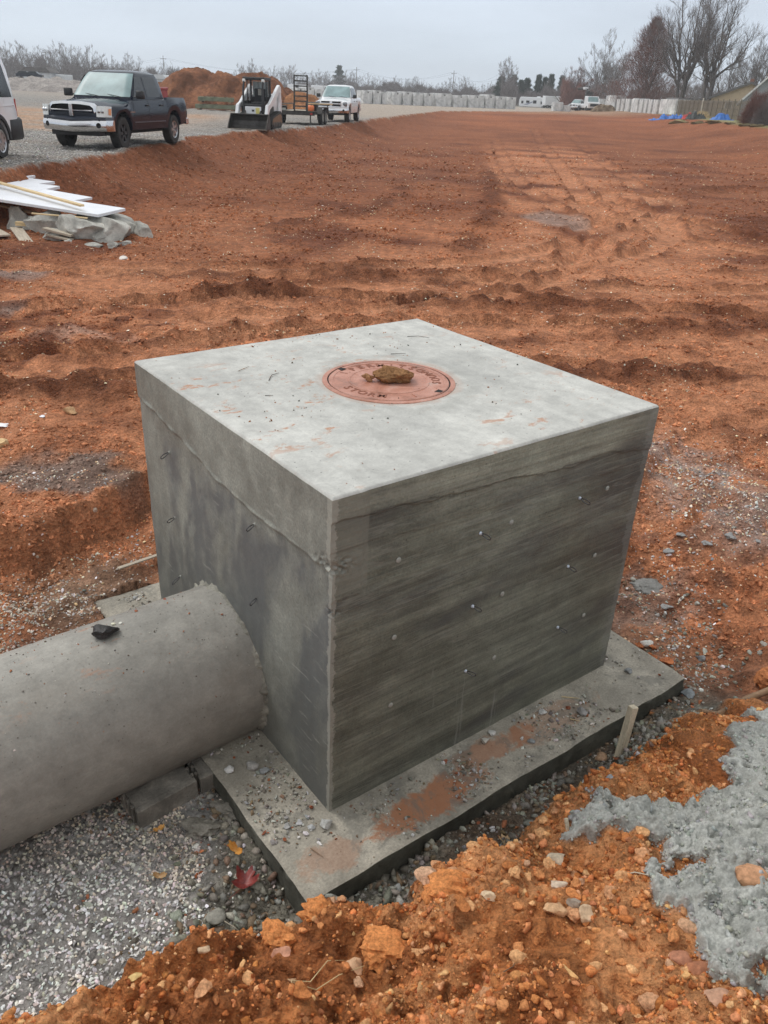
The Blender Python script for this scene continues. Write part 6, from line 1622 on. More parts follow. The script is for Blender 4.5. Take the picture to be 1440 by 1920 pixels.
# ------------------------------------------------------------------ compact track loader
def loader():
    th = R(7); h = Vector((-math.sin(th), -math.cos(th))); root = empty('track_loader', (0, 0, 0), math.atan2(-math.cos(th), -math.sin(th)))
    c = Vector((-6.70, 38.75)) - h * 1.75; root.location = (c.x, c.y, .0)
    tag(root, 'white compact track loader with black cab and its wide bucket on the ground', 'skid steer loader')
    W_ = M_WHITE
    for sg in (1, -1):
        y0, y1 = sorted((sg * .56, sg * .85))
        prof = [(-1.02, .25), (-.85, .06), (.65, .04), (.86, .20), (.84, .36), (.62, .50), (-.45, .70), (-.80, .72), (-1.0, .55)]
        m = MB(); m.prism(prof, y0, y1, 'y'); tr = m.build('track', M_RUB_T, root, bevel=.02)
        inn = [(p[0] * .86 - .01, .36 + (p[1] - .36) * .70) for p in prof]
        m = MB(); y2, y3 = sorted((sg * .85, sg * .856)); m.prism(inn, y2, y3, 'y'); m.build('track_side', M_DIRTM, tr)
        for k in range(5): m = MB(); m.lathe([(.001, .02), (.10, .02), (.11, 0)], 18, Matrix.Translation((-.6 + k * .28, sg * .855, .20)) @ Matrix.Rotation(-sg * math.pi / 2, 4, 'X')); m.build('roller', M_STEEL, tr, smooth=40)
        lg = MB(); n = len(prof)
        for i in range(n):
            a = Vector((prof[i][0], prof[i][1])); b = Vector((prof[(i + 1) % n][0], prof[(i + 1) % n][1])); L = (b - a).length; k = max(1, int(L / .11))
            for j in range(k):
                p = a.lerp(b, (j + .5) / k); an = math.atan2(b.y - a.y, b.x - a.x)
                lg.box(-.025, .025, y0 + .01, y1 - .01, -.012, .022, Matrix.Translation((p.x, 0, p.y)) @ Matrix.Rotation(-an, 4, 'Y'))
        lg.build('track_lugs', M_RUB_T, tr)
    MB().box(-1.0, .72, -.58, .58, .22, .92).build('chassis', M_STEEL, root, bevel=.02)
    MB().box(-1.32, -.45, -.60, .60, .60, 1.42).build('engine_housing', W_, root, bevel=.06, smooth=50)
    # cab: pillars, roof, rear glass, seat
    cab = MB(); 
    for sg in (1, -1):
        cab.tube([(.80, sg * .44, .62), (.80, sg * .44, 1.55), (.62, sg * .43, 1.98)], .045, 6); cab.tube([(-.42, sg * .44, .9), (-.42, sg * .44, 1.98)], .045, 6)
        cab.tube([(.62, sg * .43, 1.98), (-.42, sg * .44, 1.98)], .045, 6); cab.tube([(.20, sg * .44, .95), (.20, sg * .44, 1.98)], .022, 6)
        y0, y1 = sorted((sg * .42, sg * .46)); cab.box(-.42, .80, y0, y1, .62, 1.12)
        for k in range(6): cab.tube([(-.40 + k * .11, sg * .45, 1.1), (-.40 + k * .11, sg * .45, 1.95)], .008, 4)
    cab.tube([(.80, -.44, .95), (.80, .44, .95)], .05, 6); cab.tube([(.62, -.43, 1.98), (.62, .43, 1.98)], .055, 6)
    cab.build('cab_frame', M_BLK, root, smooth=50)
    MB().box(-.52, .68, -.50, .50, 1.99, 2.06).build('cab_roof', M_BLK, root, bevel=.03)
    MB().box(-.455, -.44, -.36, .36, 1.3, 1.9).build('rear_window', simple('rear_pane', (.30, .36, .36), .1, 0, .3, 3, coat=1), root)
    MB().box(-.46, -.43, -.44, .44, .9, 1.29).build('rear_panel', M_BLK, root)
    s = MB(); s.box(-.30, .20, -.26, .26, .92, 1.08); s.box(-.36, -.24, -.25, .25, 1.05, 1.62); s.build('seat', M_INT, root, bevel=.04)
    for sg in (1, -1): MB().tube([(.35, sg * .34, .95), (.40, sg * .33, 1.28)], .02, 6).build('joystick', M_BLK, root)
    MB().box(.02, .06, .02, .16, 1.35, 1.6).build('instruction_card', M_PLUG2, root)
    fp = MB().box(.82, .86, -.37, .37, .58, .90).build('front_panel', W_, root, bevel=.015)
    MB().box(.861, .864, .12, .30, .62, .86).build('warning_label', simple('yellow_label', (.70, .62, .20), .5, 0, .1), fp)
    MB().box(.861, .864, -.06, .06, .70, .78).build('emblem', M_BLK, fp)
    for sg in (1, -1):
        MB().box(.60, .70, min(sg * .36, sg * .50), max(sg * .36, sg * .50), 1.86, 1.98).build('work_light', M_LAMP, root, bevel=.02)
        y0, y1 = sorted((sg * .60, sg * .74))
        arm = MB(); arm.prism([(-1.28, 1.45), (-1.22, 1.72), (-1.02, 1.80), (-.85, 1.74), (.62, 1.06), (.98, .98), (1.16, .62), (1.18, .30), (.96, .28), (.90, .60), (.72, .78), (-.05, 1.02), (-.95, 1.48)], y0, y1, 'y')
        arm.build('lift_arm', W_, root, bevel=.02)
        m = MB(); m.prism([(-1.34, .62), (-1.38, 1.1), (-1.22, 1.62), (-1.05, 1.62), (-1.10, 1.1), (-.95, .62)], y0 + .01, y1 - .01, 'y'); m.build('rear_upright', W_, root, bevel=.02)
        m = MB(); m.tube([(-.85, sg * .55, .95), (-.35, sg * .56, 1.12)], .035, 8); m.tube([(-.35, sg * .56, 1.12), (.15, sg * .56, 1.1)], .02, 8); m.build('lift_cylinder', M_STEEL, root, smooth=50)
        m = MB(); m.tube([(.75, sg * .35, .78), (1.15, sg * .35, .52)], .035, 8); m.build('tilt_cylinder', M_STEEL, root, smooth=50)
    b = MB(); Wd = .86
    outer = [(1.16, .10), (1.22, .02), (1.95, .015), (1.97, .03), (1.30, .05), (1.22, .16), (1.20, .34), (1.27, .50), (1.42, .60), (1.40, .63), (1.22, .55), (1.14, .36)]
    b.prism(outer, -Wd, Wd, 'y'); bk = b.build('bucket', M_STEEL, root)
    for sg in (1, -1):
        y0, y1 = sorted((sg * (Wd - .02), sg * (Wd + .01))); m = MB(); m.prism([(1.16, .04), (1.95, .03), (1.72, .32), (1.42, .62), (1.20, .52)], y0, y1, 'y'); m.build('bucket_side', M_STEEL, bk)
    e = MB(); e.box(1.94, 1.985, -Wd, Wd, .012, .035)
    for k in range(8): e.box(1.96, 2.04, -Wd + .05 + k * .23, -Wd + .15 + k * .23, .012, .034)
    e.build('cutting_edge', M_STEELW, bk)
    return root
M_DIRTM = simple('muddy_metal', (.20, .11, .06), .9, 0, .4, 6)
loader()

# ------------------------------------------------------------------ equipment trailer
def trailer():
    a = R(-6); root = empty('equipment_trailer', (-5.55, 46.6, 0), a + math.pi / 2); tag(root, 'black tandem axle equipment trailer with a raised ladder ramp', 'trailer')
    # local x runs away from the camera, y to the left
    f = MB(); f.box(0, 4.0, -1.02, -.92, .50, .66); f.box(0, 4.0, .92, 1.02, .50, .66); f.box(0, .12, -1.02, 1.02, .46, .66); f.box(3.9, 4.0, -1.02, 1.02, .5, .66)
    for k in range(1, 8): f.box(k * .5, k * .5 + .06, -.95, .95, .50, .60)
    f.build('frame', M_STEEL, root, bevel=.006)
    for k in range(7): MB().box(.08, 3.95, -.88 + k * .255, -.64 + k * .255, .605, .645).build('deck_plank', M_WOODG, root)
    r_ = MB()
    for sg in (-1, 1): r_.tube([(.9, sg * .98, .66), (.9, sg * .98, .95), (3.9, sg * .98, .95), (3.9, sg * .98, .66)], .03, 6)
    r_.build('side_rail', M_STEEL, root, smooth=50)
    for sg in (-1, 1):
        y0, y1 = sorted((sg * 1.02, sg * 1.30)); m = MB(); m.prism([(.55, .55), (.75, .86), (2.45, .86), (2.65, .55), (2.58, .55), (2.41, .82), (.79, .82), (.62, .55)], y0, y1, 'y'); m.build('mudguard', M_STEEL, root)
        for x in (1.15, 2.02): wheel(root, x, sg * 1.15, .37, .22, sg, .55, M_PLUG2, 5)
        m = MB(); m.box(.02, .08, sg * .80 - .03, sg * .80 + .03, .05, .5); m.build('stand', M_STEEL, root)
    for nm, yy, lean in (('ramp', -.30, 0),):
        m = MB()
        for y in (yy - .34, yy + .34): m.box(-.02, .06, y - .035, y + .035, .55, 2.32)
        rp = m.build('ramp', M_STEEL, root, bevel=.004)
        for k in range(8): MB().box(-.03, .05, yy - .32, yy + .32, .62 + k * .232, .68 + k * .232).build('rung', M_STEEL, rp)
    MB().box(.0, .05, .5, .98, .66, .78).build('ramp_stub', M_PLUG2, root)
    MB().box(4.0, 5.2, -.06, .06, .48, .58).build('drawbar', M_STEEL, root)
    MB().box(-.02, .0, -.92, -.80, .50, .58).build('tail_light', M_REDL, root)
    MB().box(-.02, .0, .80, .92, .50, .58).build('tail_light', M_REDL, root)
    return root
tr = trailer()
o = MB().box(-.14, .14, -.2, .2, 0, .28).build('fuel_can', simple('orange_plastic', (.75, .20, .06), .5), None, bevel=.06, smooth=50); o.location = rel(tr, 1.0, -.60, .65); o.rotation_euler.z = 1.0; tag(o, 'orange can on the trailer beside the ladder ramp', 'fuel can')
bt = MB(); bt.box(-.35, .35, -.22, .22, 0, .42); o = bt.build('tool_chest', M_BLK, None, bevel=.03); o.location = rel(tr, 1.9, -.5, .65); o.rotation_euler.z = 1.2; tag(o, 'black chest on the trailer deck behind the orange can', 'tool chest')
board('plank', 'tan plank jutting over the side of the trailer', 'plank', rel(tr, 1.9, -.95, 1.0), (1.9, .2, .05), a_ if False else R(55), mat=M_WOODL)

# ------------------------------------------------------------------ stacked timber mats by the spoil heap
M_GREENW = simple('mossy_timber', (.17, .18, .12), .85, 0, .3, 3, .4)
def mat_stack(label, z, L, dy, rz):
    root = empty('timber_mat', (-13.95, 67.2 + dy, z), rz); tag(root, label, 'timber mat')
    for k in range(4): MB().box(-L / 2, L / 2, -.6 + k * .30, -.32 + k * .30, 0, .28, j=.01).build('beam', M_GREENW, root, bevel=.015)
    for x in (-L * .3, 0, L * .3): MB().box(x - .04, x + .04, -.62, .62, .28, .31).build('strap', M_STEEL, root)
    for x in (-L * .42, L * .42): MB().box(x - .09, x + .09, -.64, .62, -.12, 0).build('bearer', M_WOODB, root)
    return root
mat_stack('lower green timber mat in front of the spoil heap', .12, 2.95, 0, .08)
mat_stack('upper green timber mat laid across the lower one', .62, 2.55, .15, .05)
# ------------------------------------------------------------------ spoil heaps and far mounds
def heap(name, label, cat, peaks, x0, x1, y0, y1, res, base, col, col2, lump=.25, seed=400, kind=None):
    xs = np.arange(x0, x1, res); ys = np.arange(y0, y1, res); X, Y = np.meshgrid(xs, ys)
    H = np.full(X.shape, -1.0)
    for px, py, hz, rx, ry in peaks:
        d = np.sqrt(((X - px) / rx) ** 2 + ((Y - py) / ry) ** 2); H = np.maximum(H, hz * np.clip(1.04 - d ** 1.7, -1, 1))
    H = H + lump * fbm(X, Y, 2.2, 6, seed, None, .6) * np.clip(H + .4, 0, 1)
    n1 = fbm(X, Y, 1.5, 5, seed + 9, None, .65)
    C = lerp3(np.broadcast_to(np.array(col), X.shape + (3,)), np.array(col2), np.clip(.5 + 1.1 * n1, 0, 1))
    V = np.stack([X - peaks[0][0], Y - peaks[0][1], H - .12], -1).reshape(-1, 3); A = np.concatenate([C, np.ones(X.shape + (1,))], -1).reshape(-1, 4)
    F = grid_faces(*X.shape); keep = (V[F][:, :, 2] > -.35).any(1); F = F[keep]
    us, inv = np.unique(F, return_inverse=True)
    me = np_mesh(name, V[us], inv.reshape(F.shape), {'Col': A[us]}, smooth=True)
    o = link(name, me, M_HEAP); o.location = (peaks[0][0], peaks[0][1], base); tag(o, label, cat, kind=kind); return o
M_HEAP = stone_mat('heaped_soil', .95, .35, 1.0, 5, .15)
heap('spoil_heap', 'long red brown heap of dug soil behind the navy pickup and loader', 'dirt pile',
     [(-16.6, 73.0, 2.9, 4.4, 4.0), (-12.3, 73.8, 2.9, 4.2, 4.5), (-20.6, 73.5, 1.9, 4.6, 4), (-14.6, 73, 2.6, 4.5, 4), (-9.8, 75, 1.8, 2.6, 3)], -27, -5, 67, 80, .12, 0, (.13, .056, .030), (.24, .105, .055), .4)
heap('spoil_heap', 'low brown soil heap between the loader and the trailer ramp', 'dirt pile', [(-8.1, 72.5, 1.6, 2.4, 2.6)], -11.5, -4.5, 69, 77, .12, 0, (.20, .09, .04), (.32, .15, .07), seed=430)
heap('gravel_heap', 'broad grey gravel bank behind the van and navy pickup', 'gravel pile', [(-52, 132, 1.7, 16, 8), (-66, 134, 1.8, 14, 8), (-40, 134, 1.5, 14, 6)], -84, -22, 124, 145, .5, 0, (.24, .215, .20), (.34, .31, .285), .35, 440)
heap('dirt_pile', 'dark dirt and stone pile in front of the far right tanks', 'dirt pile', [(36.3, 162, 1.5, 2.7, 2.5)], 32, 41, 158, 166, .2, .05, (.10, .065, .04), (.25, .19, .13), .5, 450)

# ------------------------------------------------------------------ precast tanks
M_TANK = concrete('tank_concrete', (.60, .60, .59), streak=(2, 2, 3), streak_amt=.12, patch=.8, rough=.85, bump=.2)
def tank(label, x, y, w, d, h, rz, hole=True, cap=False):
    root = empty('concrete_tank', (x, y, gz(x, y) - .03), rz)
    MB().box(-w / 2, w / 2, 0, d, 0, h).build('shell', M_TANK, root, bevel=.03)
    if hole:
        MB().lathe([(.001, .0), (.11, .0)], 12, Matrix.Translation((w * .05, -.004, h * .86)) @ Matrix.Rotation(math.pi / 2, 4, 'X')).build('inlet_hole', M_HOLE, root)
    if cap: MB().box(-w * .46, w * .46, .1, d - .1, h, h + .14).build('lid', M_TANK, root, bevel=.03)
    return tag(root, label, 'concrete tank', 'precast concrete tanks in the far row')
A_, B_ = Vector((-4.71, 148.2)), Vector((20.9, 162.3)); LR = (B_ - A_).length; rz0 = math.atan2(B_.y - A_.y, B_.x - A_.x)
row = [(-.47, -.4154), (-.4154, -.3592), (-.3592, -.300), (-.0688, -.0053), (-.002, .0521), (.0555, .0862), (.1205, .1828), (.1897, .2493), (.2564, .3239), (.331, .3922), (.4067, .5203), (.5278, .6288), (.6326, .7549), (.7588, .8288), (.8327, .9037), (.9116, .9876)]
ordn = ['first', 'second', 'third', 'fourth', 'fifth', 'sixth', 'seventh', 'eighth', 'ninth', 'tenth', 'eleventh', 'twelfth', 'thirteenth']
for k, (a, b) in enumerate(row):
    p = A_.lerp(B_, (a + b) / 2); w = (b - a) * LR * .90
    if k < 3: lb = ['concrete tank farthest left, seen past the ladder ramp', 'concrete tank seen between ladder ramp and white pickup', 'concrete tank half hidden by the mirror side of the white pickup'][k]
    else: lb = '%s%s concrete tank in the far row, counted rightward from the white pickup' % (ordn[k - 3], ' and wide' if w > 2.6 else '')
    tank(lb, p.x, p.y, w, 2.4, 1.95 + .12 * math.sin(k * 2.1), rz0, k % 3 != 2 or k > 10, k in (8, 13, 14))
A2, B2 = Vector((38, 170)), Vector((38.6, 129)); L2 = (B2 - A2).length
rowR = [(-.1419, -.0034), (.0172, .2117), (.2302, .2845), (.3023, .3547), (.3718, .4389), (.4634, .566), (.5813, .6338), (.6485, .6919), (.7062, .7551), (.7688, .8292), (.8423, 1.0448)]
for k, (a, b) in enumerate(rowR):
    p = A2.lerp(B2, (a + b) / 2); w = (b - a) * L2 * .88
    lb = '%s concrete tank of the right row, counted from the dirt pile to the fence' % ordn[k] if k < 10 else 'large plain concrete tank adjoining the wooden fence'
    tank(lb, p.x, p.y, w, 2.0, 1.95 if k != 1 else 2.4, math.atan2(B2.y - A2.y, B2.x - A2.x), False, k in (1, 5))

# ------------------------------------------------------------------ far vehicles
def at(px, y): return (px - 754.3) * .000592 * y
def motorhome(x, y, z, rz):
    root = empty('motorhome', (x, y, z), rz); tag(root, 'white motorhome parked at the end of the tank row', 'motorhome')
    MB().prism([(-3.9, .5), (3.1, .5), (3.1, 1.9), (3.9, 2.1), (3.9, 3.0), (-3.5, 3.0), (-3.9, 2.2)], -1.15, 1.15, 'y').build('body', M_WHITE, root, bevel=.08); root.scale = (.8, .8, .85)
    MB().prism([(2.9, .45), (4.9, .45), (4.95, 1.1), (4.0, 1.25), (3.5, 2.0), (2.9, 2.0)], -1.0, 1.0, 'y').build('cab', M_WHITE, root, bevel=.06)
    for x0, x1, z0, z1 in ((-3.1, -2.4, 1.3, 2.0), (-1.5, -.4, 1.5, 2.1), (.8, 1.9, 1.4, 2.2)): MB().box(x0, x1, -1.17, -1.15, z0, z1).build('window', M_GLASS, root)
    MB().prism([(3.3, 1.25), (3.9, 1.3), (3.5, 1.95), (3.2, 1.95)], -1.02, -1.0, 'y').build('cab_window', M_GLASS, root)
    m = MB(); m.prism([(-2.4, 1.0), (-1.0, 1.0), (1.2, 1.9), (.6, 1.9)], -1.165, -1.153, 'y'); m.build('stripe', simple('grey_stripe', (.25, .27, .35), .5), root)
    MB().box(1.6, 2.5, -.4, .4, 3.0, 3.25).build('roof_unit', M_WHITE, root, bevel=.05)
    for xx in (-2.0, 3.9):
        for sg in (-1, 1): wheel(root, xx, sg * .98, .38, .25, sg, .55, M_ALLOY, 5)
motorhome(at(998, 222), 222, -.35, -.55)
def crate_trailer(label, x, y, w, h, rz):
    root = empty('box_trailer', (x, y, 0), rz); tag(root, label, 'box trailer')
    MB().box(-w / 2, w / 2, -1.1, 1.1, .55, h).build('body', M_WHITE, root, bevel=.05)
    for xx in (-.5, .5):
        for sg in (-1, 1): wheel(root, xx, sg * 1.0, .36, .22, sg, .55, M_ALLOY, 5)
crate_trailer('tall grey white box trailer behind the motorhome', at(1028, 216), 216, 2.3, 2.6, .2)
crate_trailer('second grey white box trailer right of the first one', at(1043, 217), 217, 2.4, 2.6, .2)
tank('white square tank in front of the box trailers', at(1048, 161), 161, 1.75, 1.5, 1.35, .1, False, True)
tank('low pale tank with a flat side next to the white square tank', at(1065, 161), 161, 1.3, 1.5, 1.0, .1, False)
def far_truck():
    root = empty('utility_truck', (at(1108, 170), 172, .05), -1.45); tag(root, 'white utility truck with a dark raised boom by the far trees', 'utility truck')
    MB().prism([(-3.0, .6), (3.2, .6), (3.3, 1.5), (2.4, 1.65), (2.0, 2.6), (.6, 2.6), (.6, 1.3), (-3.0, 1.3)], -1.15, 1.15, 'y').build('body', M_WHITE, root, bevel=.06)
    MB().poly([(2.42, -1.0, 1.68), (2.42, 1.0, 1.68), (2.06, .9, 2.5), (2.06, -.9, 2.5)]).build('windscreen', M_WIND, root)
    MB().box(3.31, 3.34, -.8, .8, .9, 1.35).build('grille', M_BLK, root)
    m = MB(); m.tube([(-.5, 0, 1.3), (-.4, 0, 3.3), (-1.6, -.4, 3.9), (-3.2, -1.4, 3.8)], .22, 8); m.box(-.9, -.1, -.7, .7, 1.3, 3.4); m.build('boom', M_STEEL, root)
    MB().box(-1.9, -1.1, -.9, -.1, 3.7, 4.1).build('bucket', M_WHITE, root, bevel=.05)
    for xx in (-2.0, 2.3):
        for sg in (-1, 1): wheel(root, xx, sg * 1.02, .48, .3, sg, .55, M_STEEL, 5)
far_truck()
pk = dup(white, 'small white pickup beside the utility truck far away', (at(1085, 174), 175, .05), R(-120)); pk['label'] = 'small white pickup beside the utility truck far away'

def tarp(label, x, y, L, W_, H, seed, mat, rz=0):
    n, m_ = 46, 26; a, b = np.meshgrid(np.linspace(-1, 1, n), np.linspace(-1, 1, m_))
    e = np.clip(1 - np.maximum(np.abs(a), np.abs(b)) ** 4, 0, 1)
    z = H * e * np.clip(.55 + 1.0 * vnoise(a * 1.9, b * 1.3, seed) + .5 * np.abs(vnoise(a * 5, b * 5, seed + 1)) + .15 * vnoise(a * 9, b * 7, seed + 2), .06, 1.3)
    V = np.stack([a * L / 2 * (1 + .15 * vnoise(b * 3, b * 0, seed)), b * W_ / 2 * (1 + .2 * vnoise(a * 3, a * 0, seed + 4)), z], -1).reshape(-1, 3)
    o = link('tarp', np_mesh('tarp', V, grid_faces(m_, n), smooth=True), mat); smooth_edges(o.data, 25)
    o.location = (x, y, gz(x, y) - .02); o.rotation_euler.z = rz; return tag(o, label, 'tarp')
M_BLUE = simple('blue_tarp', (.035, .16, .52), .5, 0, .15, 3, .2); M_REDT = simple('red_cloth', (.50, .05, .04), .6, 0, .2, 3)
for lb, px, y, L, H, s in (('pale blue flat end of the left blue tarp', 1232, 108, 1.3, .2, 1), ('left crumpled blue tarp lump in front of the last tank', 1251, 106, 1.5, .5, 2), ('tall blue tarp lump in front of the wooden fence', 1273, 104, 1.7, .5, 3), ('separate blue tarp heap farther right by the fence', 1357, 94, 2.1, .5, 4)):
    tarp(lb, at(px, y), y, L, 1.5, H, 460 + s * 7, M_BLUE)
tarp('red cloth heap between the blue tarps', at(1293, 101), 101, 1.1, 1.0, .55, 491, M_REDT)
tarp('dark sheet lying beside the red cloth heap', at(1308, 98), 98, 1.9, 1.2, .65, 495, simple('dark_sheet', (.06, .065, .06), .6, 0, .3))
for k, (px, y, s, lb) in enumerate([(1280, 92, .55, 'mossy tan dirt clump below the blue tarps'), (1316, 86, .35, 'turf clod at the left of the grass edge'), (1345, 82, .35, 'long turf clod on the grass edge'), (1375, 77, .30, 'turf clod in the middle of the grass edge'), (1402, 73, .32, 'dark turf clod toward the right end of the grass edge'), (1425, 70, .26, 'last turf clod at the right end of the grass edge')]):
    x = at(px, y); stone('turf_clod', lb, 'turf clod', x, y, s, (.17, .13, .07) if k else (.30, .26, .14), dims=(s * 2.2, s * .8, s * .55), seed=470 + k, mat=M_CLOD, sub=4, lump=.5, sink=.35)

# ------------------------------------------------------------------ fence and houses
def fence():
    P0, P1 = Vector((38.9, 127.0)), Vector((35.3, 90.0)); d = (P1 - P0); L = d.length; rz = math.atan2(d.y, d.x)
    root = empty('wooden_fence', (P0.x, P0.y, 0), rz); tag(root, 'weathered wooden picket fence between the tanks and the brown bush', 'fence')
    M = wood('fence_board', (.20, .165, .125), (14, 14, 1)); MP = wood('fence_post_white', (.62, .58, .50), (14, 14, 1))
    z0 = [gz(P0.x + d.x * t, P0.y + d.y * t) for t in np.linspace(0, 1, 12)]
    zz = lambda s: float(np.interp(s / L, np.linspace(0, 1, 12), z0))
    bs = MB().box(-.075, .075, -.012, .012, 0, 1.85); first = None
    n = int(L / .24)
    for k in range(n):
        s = k * .24 + .1
        if first is None: first = bs.build('picket', M, root); o = first
        else: o = first.copy(); COL.objects.link(o); o.parent = root
        o.location = (s, -.05 if k % 2 else .05, zz(s) + random.uniform(-.03, .03)); o.rotation_euler = (0, random.uniform(-.02, .02), 0)
    for hgt in (.35, 1.0, 1.6):
        m = MB(); ss_ = np.linspace(0, L, 12)
        for a, b in zip(ss_[:-1], ss_[1:]):
            m.add([(a, -.03, zz(a) + hgt), (b, -.03, zz(b) + hgt), (b, .03, zz(b) + hgt), (a, .03, zz(a) + hgt), (a, -.03, zz(a) + hgt + .09), (b, -.03, zz(b) + hgt + .09), (b, .03, zz(b) + hgt + .09), (a, .03, zz(a) + hgt + .09)], [(3, 2, 1, 0), (4, 5, 6, 7), (0, 1, 5, 4), (1, 2, 6, 5), (2, 3, 7, 6), (3, 0, 4, 7)])
        m.build('rail', M, root)
    for k in range(0, 16):
        s = k * 2.44; 
        if s > L: break
        o = MB().box(-.05, .05, -.16, -.06, 0, 2.0).build('post', MP if k == 6 else M, root); o.location = (s, 0, zz(s))
        if k == 6: o['label'] = 'pale new fence post'; o.scale = (1.2, 1.2, 1.05)
fence()
M_TANW = simple('tan_siding', (.52, .40, .27), .8, 0, .08, 2, .2); M_SHIN = simple('grey_shingle', (.13, .12, .115), .9, 0, .25, 6, .6); M_TRIM = simple('white_trim', (.70, .70, .70), .6)
def house(label, x, y, z, rz, w, d, hw, hr, wallm, trim):
    root = empty('house', (x, y, z), rz); tag(root, label, 'house')
    MB().box(-w / 2, w / 2, -d / 2, d / 2, 0, hw).build('wall', wallm, root)
    g = MB(); g.prism([(-w / 2, hw), (w / 2, hw), (0, hw + hr)], -d / 2 + .01, d / 2 - .01, 'y'); g.build('gable', wallm, root)
    rf = MB()
    for sg in (-1, 1):
        a = Vector((sg * (w / 2 + .5), hw - .5 * hr / (w / 2))); b = Vector((0, hw + hr))
        rf.prism([(a.x, a.y), (b.x, b.y), (b.x, b.y + .18), (a.x, a.y + .18)], -d / 2 - .5, d / 2 + .5, 'y')
    r_ = rf.build('roof', M_SHIN, root)
    t = MB()
    for sg in (-1, 1):
        a = Vector((sg * (w / 2 + .5), hw - .5 * hr / (w / 2))); b = Vector((0, hw + hr))
        t.prism([(a.x, a.y - .12), (b.x, b.y - .12), (b.x, b.y + .2), (a.x, a.y + .2)], -d / 2 - .56, -d / 2 - .505, 'y')
    t.build('bargeboard', trim, r_)
    for xx in (-w * .25, w * .2):
        f = MB().box(xx - .5, xx + .5, -d / 2 - .04, -d / 2 - .005, 1.0, 2.1).build('window', M_TRIM, root); MB().box(xx - .42, xx + .42, -d / 2 - .05, -d / 2 - .041, 1.08, 2.02).build('pane', M_GLASS, f)
    MB().box(-.3, .3, 1, 1.6, hw + hr - .4, hw + hr + .7).build('chimney', simple('brick_red', (.28, .13, .09), .85) if 'brick_red' not in bpy.data.materials else bpy.data.materials['brick_red'], r_)
house('tan house with a low grey gable roof behind the wooden fence', at(1398, 140), 140, .5, -.36, 10.5, 8, 2.5, 2.1, M_TANW, M_SHIN)
house('grey house with a white trimmed steep gable at the right edge', at(1428, 122), 122, .5, -.40, 5.5, 8, 2.0, 2.9, simple('blue_grey_siding', (.33, .35, .38), .8), M_TRIM)
m = MB(); m.prism([(-2.2, 2.0), (2.2, 2.0), (2.0, 2.3), (-2.0, 2.3)], -3, 3, 'y'); hs = empty('shed', (at(1284, 133), 133, .4)); tag(hs, 'low grey roofed shed peeping over the fence', 'shed')
m.build('roof', M_SHIN, hs); MB().box(-2.0, 2.0, -2.6, 2.6, 0, 2.0).build('wall', M_TANW, hs)

# ------------------------------------------------------------------ trees
def bark(name, col):
    t = NT(name); n = t.noise(t.coord(), 1.2, 4, .6); t.fin(t.ramp(n, [(.3, tuple(v * .7 for v in col)), (.7, tuple(v * 1.3 for v in col))]), .9); return t.m
M_BARK = bark('dark_bark', (.115, .095, .085)); M_BARKG = bark('grey_bark', (.20, .18, .17)); M_RUSS = bark('russet_twigs', (.20, .095, .075)); M_TWG = bark('grey_twigs', (.20, .165, .16)); M_PINE = bark('pine_needles', (.045, .07, .040)); M_BRSH = bark('brush', (.16, .135, .13))

